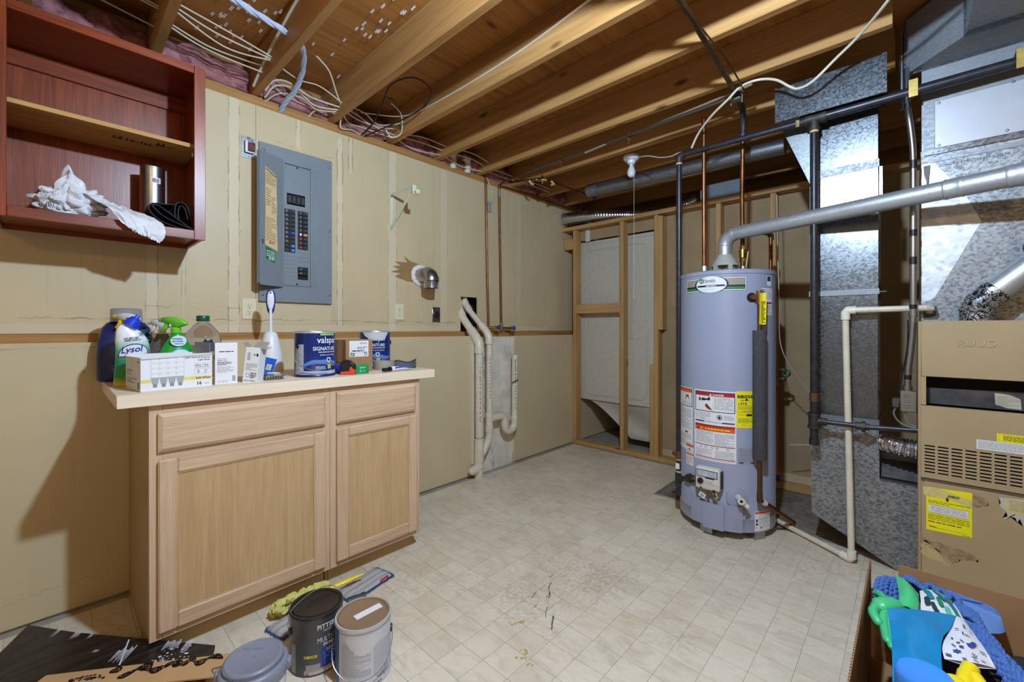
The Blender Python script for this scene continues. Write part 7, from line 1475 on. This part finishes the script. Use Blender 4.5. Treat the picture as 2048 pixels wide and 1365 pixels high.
# ================================================================== cardboard box of cleaning things, lower right
cbx = thing('cardboard_box', 'big open brown cardboard box holding cleaning gloves and a blue mop', 'box', (1.6, -.1, 0))
TZ = .36
MB().prism([(1.985, .1055, .0008), (1.985, .1095, .0008), (1.985, .1095, .30), (1.975, .1095, TZ), (1.02, .1095, TZ), (1.02, .1095, .0008), (1.02, .1055, .0008)][:0] or [(1.986, .1055, .0008), (1.978, .1055, TZ), (1.02, .1055, TZ), (1.02, .1055, .0008)], (0, .0045, 0)).build('side_flap', M_card, cbx, smooth=0)
ed = MB()
for i in range(150): 
    x = 1.976-i*.0064
    ed.box(x-.0032, x, .1060, .1094, TZ+.0001, TZ+.0009) if i % 2 else None
ed.build('flute_edge', plain('flute_dark', (92, 62, 38), .9), cbx, smooth=0)
MB().prism([(2.0, .1095, .0008), (2.0, .1095, .245), (2.0, .034, .30), (2.0, .034, TZ), (2.0, -.62, TZ), (2.0, -.62, .0008)], (.0045, 0, 0)).build('back_flap', M_card, cbx, smooth=0)
MB().box(1.02, 1.9995, -.62, .105, .0008, .006).build('bottom', M_card, cbx, smooth=0)
MB().box(1.015, 1.0195, -.62, .1095, .0008, TZ).build('side_flap', M_card, cbx, smooth=0); MB().box(1.02, 1.9995, -.6245, -.6205, .0008, TZ).build('side_flap', M_card, cbx, smooth=0)
MB().prism([(1.86, .1045, TZ-.012), (1.83, .1045, TZ-.004), (1.84, .1110, TZ+.002), (1.83, .1125, TZ-.016), (1.85, .1122, TZ-.022)], (.0, .0006, .0006)).build('tape_scrap', plain('mint_tape', (150, 196, 186), .5), cbx)
# filler: dark jumble of cloths below, keeps the things on top from floating
tag(MB().blob((1.55, -.26, .15), (.43, .28, .125), 4, .10, 2.6, seed=3).build('cloth_pile', plain('dark_rags', (46, 44, 52), .95, var=.3), None), 'dark heap of cloth at the bottom of the cardboard box, under the gloves', 'cloth')
# blue string mop with a blue towel
M_mop = plain('mop_blue', (78, 116, 186), .95, var=.12, scale=50, bump=.5, bscale=300); mp = thing('string_mop', 'bright blue twisted yarn mop lying in the cardboard box', 'mop', (1.9, -.1, .3))
R = random.Random(17); mt = []
paths = []
def strand(pts, r=.0068):
    P = spline(pts, 9); m = MB(); n = len(P); turns = n/9.0*1.9
    for k in range(2):
        Q = []
        for i, q in enumerate(P):
            tt = (P[min(i+1, n-1)]-P[max(i-1, 0)]).normalized(); u = tt.orthogonal().normalized() if abs(tt.z) > .95 else Vector((0, 0, 1)).cross(tt).normalized(); w_ = tt.cross(u); a = 2*PI*turns*i/n+PI*k
            Q.append(q+(u*math.cos(a)+w_*math.sin(a))*r*.55)
        m.tube(Q, r*.78, 7)
    m.build('mop_strand', M_mop, mp)
for i in range(7):                            # left tuft rising against the flap
    o = i*.011; strand([(1.86+.012*i, .085-o, .262), (1.89+.013*i, .088-o*1.05, .30+.004*(i % 3)), (1.945+.010*i, .078-o*1.2, .318+.004*(i % 2)), (1.975+.006*i, .045-o, .29)])
for i in range(3): strand([(2.015-.012*i, .022-.004*i, .325), (1.985-.014*i, -.004-.006*i, .33), (1.955-.014*i, -.030-.004*i, .322), (1.93-.012*i, -.05, .30)])
for i in range(3):
    y = -.045-.026*i; x = 1.975-.012*i; strand([(x-.03, y+.012, .305), (x+.005, y+.010, .325), (x+.012, y-.006, .325), (x-.018, y-.012, .318), (x-.06, y-.004, .30)])
for i in range(6): strand([(1.90+.012*(i % 2)-.008*i, -.055-.005*i, .318), (1.88-.006*i, -.090-.003*i, .328), (1.90-.012*i, -.120-.003*i, .326), (1.91-.020*i, -.145-.002*i, .31)])
for i in range(8): strand([(1.83-.016*i, -.085-.006*i, .315), (1.81-.018*i, -.115-.008*i, .325), (1.80-.022*i, -.150-.004*i, .320), (1.79-.024*i, -.175-.004*i, .30)])
for i in range(8): strand([(1.76-.028*i, -.130-.006*i, .315), (1.74-.028*i, -.155-.006*i, .322), (1.71-.026*i, -.185-.006*i, .312), (1.69-.028*i, -.215-.008*i, .29)])
M_towel = plain('towel_blue', (104, 142, 206), .95, var=.06, scale=60, bump=.5, bscale=260)
TW = [[(2.015, .005, .295), (2.05, -.03, .31), (2.10, -.075, .318), (2.155, -.115, .312)], [(1.965, -.03, .30), (2.0, -.055, .312), (2.04, -.095, .322), (2.115, -.165, .318)], [(1.90, -.08, .298), (1.935, -.11, .30), (1.98, -.145, .30), (2.04, -.195, .305)], [(1.82, -.13, .285), (1.85, -.16, .29), (1.89, -.185, .285), (1.945, -.205, .27)]]
def twf(u, v_):
    row = [spline(r, 8) for r in TW]; j = int(round(v_*(len(row[0])-1))); P = spline([r[j] for r in row], 8); q = P[int(round(u*(len(P)-1)))]
    q = q.copy(); q.x = min(q.x, 1.993); q.z += .004*noise.noise(q*18); return q
tag(MB().grid(twf, 24, 24, thick=-.004).build('towel', M_towel, None), 'light blue cloth folded along the back of the cardboard box', 'towel')
# rubber gloves
M_gg = plain('green_rubber', (78, 200, 132), .38, var=.05); M_bg = plain('cyan_rubber', (10, 132, 190), .4, var=.04)
gg = thing('rubber_glove', 'mint green rubber glove with flared cuff in the cardboard box', 'glove', (1.8, .02, .32))
def cuff(A, B, n1=14, n2=10, puff=.016, zz=.02):     # A,B: lists of points (two edges) -> puffed double sheet
    PA, PB = spline(A, 8), spline(B, 8)
    def top(u, v_):
        a = PA[int(round(u*(len(PA)-1)))]; b_ = PB[int(round(u*(len(PB)-1)))]; q = a.lerp(b_, v_); q.z += puff*math.sin(PI*v_)*(.35+.65*math.sin(PI*min(.9, u+.1)))+.004*noise.noise(q*25); return q
    def bottom(u, v_):
        a = PA[int(round(u*(len(PA)-1)))]; b_ = PB[int(round(u*(len(PB)-1)))]; q = a.lerp(b_, v_); q.z -= puff*.8*math.sin(PI*v_); return q
    return MB().grid(top, n1, n2).grid(bottom, n1, n2)
cuff([(1.942, .040, .345), (1.84, .030, .34), (1.775, .028, .325)], [(1.882, -.016, .335), (1.83, -.016, .335), (1.777, -.013, .32)], puff=.014).build('cuff', M_gg, gg)
palm = MB(); palm.tube([(1.80, .02, .318), (1.775, .045, .325), (1.745, .068, .325), (1.725, .08, .318)], [.020, .025, .026, .020], 16, smooth=5, squash=.7); palm.build('palm', M_gg, gg)
def finger(parent, pts, r, name='finger'):
    n = len(pts); P = spline(pts, 6); k = len(P); rr = [r*(1 if i < k-3 else (.92, .75, .38)[i-(k-3)]) for i in range(k)]
    MB().tube(P, rr, 14).build(name, M_gg, parent)
finger(gg, [(1.752, .072, .322), (1.700, .086, .322), (1.672, .078, .315), (1.66, .065, .305)], .0125); finger(gg, [(1.735, .060, .316), (1.690, .062, .308), (1.640, .055, .300), (1.600, .048, .296)], .0120)
finger(gg, [(1.740, .050, .314), (1.69, .047, .304), (1.635, .042, .297), (1.585, .040, .292)], .0120); finger(gg, [(1.735, .036, .312), (1.69, .030, .300), (1.640, .026, .290), (1.60, .026, .282)], .0115); finger(gg, [(1.79, .058, .322), (1.825, .074, .318), (1.840, .083, .312), (1.838, .088, .304)], .011, 'thumb')
# printed cuffs
g2 = thing('printed_cuff', 'white cloth cuff with green and teal brush strokes beside the green glove', 'cloth', (1.83, -.06, .33))
A2, B2 = [(1.880, -.018, .345), (1.82, -.020, .345), (1.755, -.022, .335), (1.70, -.05, .325)], [(1.935, -.062, .335), (1.87, -.094, .34), (1.79, -.112, .335), (1.685, -.135, .32)]
cuff(A2, B2, 18, 12, .012).build('cloth', plain('print_cloth', (222, 224, 228), .85, var=.03), g2)
def on(A, B, puff):                            # point on a puffed sheet: x along 0..1, y across 0..1
    PA, PB = spline(A, 8), spline(B, 8)
    def f_(x, y, h=0):
        x = min(.999, max(0, x)); i = int(x*(len(PA)-1)); q = PA[i].lerp(PB[i], y); i2 = min(len(PA)-1, i+1); q = q.lerp(PA[i2].lerp(PB[i2], y), x*(len(PA)-1)-i)
        q.z += puff*math.sin(PI*min(1, max(0, y)))*(.35+.65*math.sin(PI*min(.9, x+.1)))+.0046+h; return q
    return f_
f2 = on(A2, B2, .012); p = MB(); R = random.Random(6)
for (cx, cy, a, L, W, mi) in ((.10, .22, .2, .14, .10, 0), (.08, .72, .4, .16, .10, 0), (.26, .30, .1, .20, .13, 1), (.24, .62, .25, .24, .10, 1), (.22, .88, .2, .2, .08, 0), (.42, .18, .1, .16, .12, 3), (.44, .52, .15, .16, .10, 0), (.42, .82, .2, .26, .09, 1), (.58, .34, .2, .18, .08, 3), (.62, .66, .1, .14, .10, 2), (.66, .88, .2, .16, .07, 0), (.78, .46, .2, .16, .08, 2), (.80, .78, .1, .2, .10, 1), (.92, .7, .2, .12, .08, 0)):
    n = 8; up = []; dn_ = []; L *= 1.3; W *= 1.35
    for i in range(n+1):
        u = (i/n-.5)*L; wv_ = W/2*(1 if 0 < i < n else .6)*R.uniform(.8, 1.1)
        up.append((cx+u*math.cos(a)-wv_*math.sin(a)*.5, cy+u*math.sin(a)*1.6+wv_)); dn_.append((cx+u*math.cos(a)+wv_*math.sin(a)*.5, cy+u*math.sin(a)*1.6-wv_))
    p.flat(f2, up+dn_[::-1], mi, .0008)
p.build('stroke_print', [plain('stroke_green', (22, 132, 92), .8), plain('stroke_teal', (24, 128, 152), .8), plain('stroke_mint', (96, 186, 160), .8), plain('stroke_dark', (20, 60, 54), .8)], g2, smooth=0, kind='stuff')
g3 = thing('printed_cuff', 'white cloth cuff with navy flower print sticking out beside the blue glove', 'cloth', (1.66, -.10, .33))
A3, B3 = [(1.765, -.085, .352), (1.66, -.072, .352), (1.585, -.058, .350), (1.535, -.060, .345)], [(1.765, -.112, .345), (1.70, -.128, .345), (1.64, -.142, .345), (1.585, -.152, .340)]
cuff(A3, B3, 18, 12, .008).build('cloth', plain('white_cloth', (222, 222, 230), .85, var=.03), g3)
PA, PB = spline(A3, 8), spline(B3, 8)
def f3(x, y, h=0):                             # x along, y across in 0..1
    i = max(0, min(len(PA)-1, int(x*(len(PA)-1)))); q = PA[i].lerp(PB[i], y); 
    i2 = min(len(PA)-1, i+1); q = q.lerp(PA[i2].lerp(PB[i2], y), x*(len(PA)-1)-i); q.z += .008*math.sin(PI*y)*(.35+.65*math.sin(PI*min(.9, x+.1)))+.0042+h; return q
p = MB(); R = random.Random(2)
def leaf(cx, cy, a, L, W, mi):
    p.flat(lambda x, y, h: f3(cx+(x*math.cos(a)-y*math.sin(a))*.36, cy+(x*math.sin(a)+y*math.cos(a)), h), [(1.35*L*(i/6-.5), 1.4*W*math.sin(PI*i/6)) for i in range(7)]+[(1.35*L*(.5-i/6), -1.4*W*math.sin(PI*i/6)) for i in range(1, 6)], mi, .0006)
for k in range(7): leaf(.62+.03*math.cos(k*.5), .66+.05*math.sin(k*.5-1), .3+k*.42, .20, .035, 0)
for k in range(6): leaf(.80+.02*math.cos(k*1.05), .30+.05*math.sin(k*1.05), k*1.05, .09, .022, 0)
for (cx, cy, a, L, mi) in ((.90, .10, .5, .16, 2), (.42, .62, 1.2, .18, 1), (.38, .50, .2, .14, 1), (.70, .42, .9, .10, 0), (.62, .36, .6, .07, 2), (.88, .62, 1.0, .12, 1), (.93, .78, .7, .12, 1), (.30, .30, 1.4, .14, 1), (.52, .20, .4, .1, 1), (.22, .62, .2, .12, 2), (.74, .86, .8, .16, 1), (.96, .40, .3, .10, 0)): leaf(cx, cy, a, L, .018 if mi == 1 else .04, mi)
for (cx, cy) in ((.55, .42), (.80, .62), (.94, .60), (.28, .80), (.66, .22)):
    for k in range(5): leaf(cx+.012*k, cy+.015*k, 1.4 if k % 2 else -.4, .07, .008, 1)
p.build('flower_print', [plain('flower_blue', (44, 74, 150), .8), plain('twig_black', (34, 36, 44), .8), plain('leaf_grey', (90, 98, 110), .8)], g3, smooth=0, kind='stuff')
g4 = thing('rubber_glove', 'bright blue rubber glove cuff standing wide open over the other gloves', 'glove', (1.58, 0, .34))
def bl(u, v_):
    L_ = spline([(1.687, .053, .352), (1.60, .046, .352), (1.53, .040, .348), (1.44, .036, .344), (1.368, .034, .336)], 8); R_ = spline([(1.763, -.093, .356), (1.68, -.078, .36), (1.603, -.060, .36), (1.52, -.054, .356), (1.375, -.056, .342)], 8)
    i = int(round(u*(len(L_)-1))); q = L_[i].lerp(R_[i], v_); q.z += .014*math.sin(PI*v_)*(.4+.6*u)+.008*noise.noise(Vector((q.x*14, q.y*16, 2)))*min(1, u*2+.2); return q
def bl2(u, v_):
    q = bl(u, v_); q.z -= .03*math.sin(PI*v_); return q
MB().grid(bl, 30, 18).grid(bl2, 30, 18).build('cuff', M_bg, g4)
t = thing('spray_can_cap', 'sky blue round plastic cap of a bottle standing in the cardboard box', 'bottle cap', (1.305, -.02, .3))
MB().lathe([(.046, -.20), (.050, -.10), (.051, -.012), (.0495, -.004), (.046, 0), (.040, -.0015), (0, -.002)], (1.302, -.022, .425), 44).build('cap', plain('sky_blue_plastic', (58, 138, 226), .3, var=.03), t)
t = thing('yellow_bottle', 'bright yellow spray handle and bottle poking up at the front of the cardboard box', 'bottle', (1.47, -.1, .33))
MB().tube([(1.42, -.085, .335), (1.468, -.093, .352), (1.508, -.104, .362)], [.016, .017, .0165], 16).cyl((1.480, -.108, .357), (1.455, -.124, .352), .016, .012, 16).build('spray_handle', M_ylw, t)
MB().tube([(1.50, -.088, .35), (1.44, -.078, .335), (1.38, -.075, .32)], .008, 10).build('trigger', M_ylw, t)
MB().lathe([(0, 0), (.030, 0), (.032, .06), (.026, .12), (0, .13)], (1.43, -.075, .24), 20, sx=1, sy=.8).build('bottle', M_ylw, t)
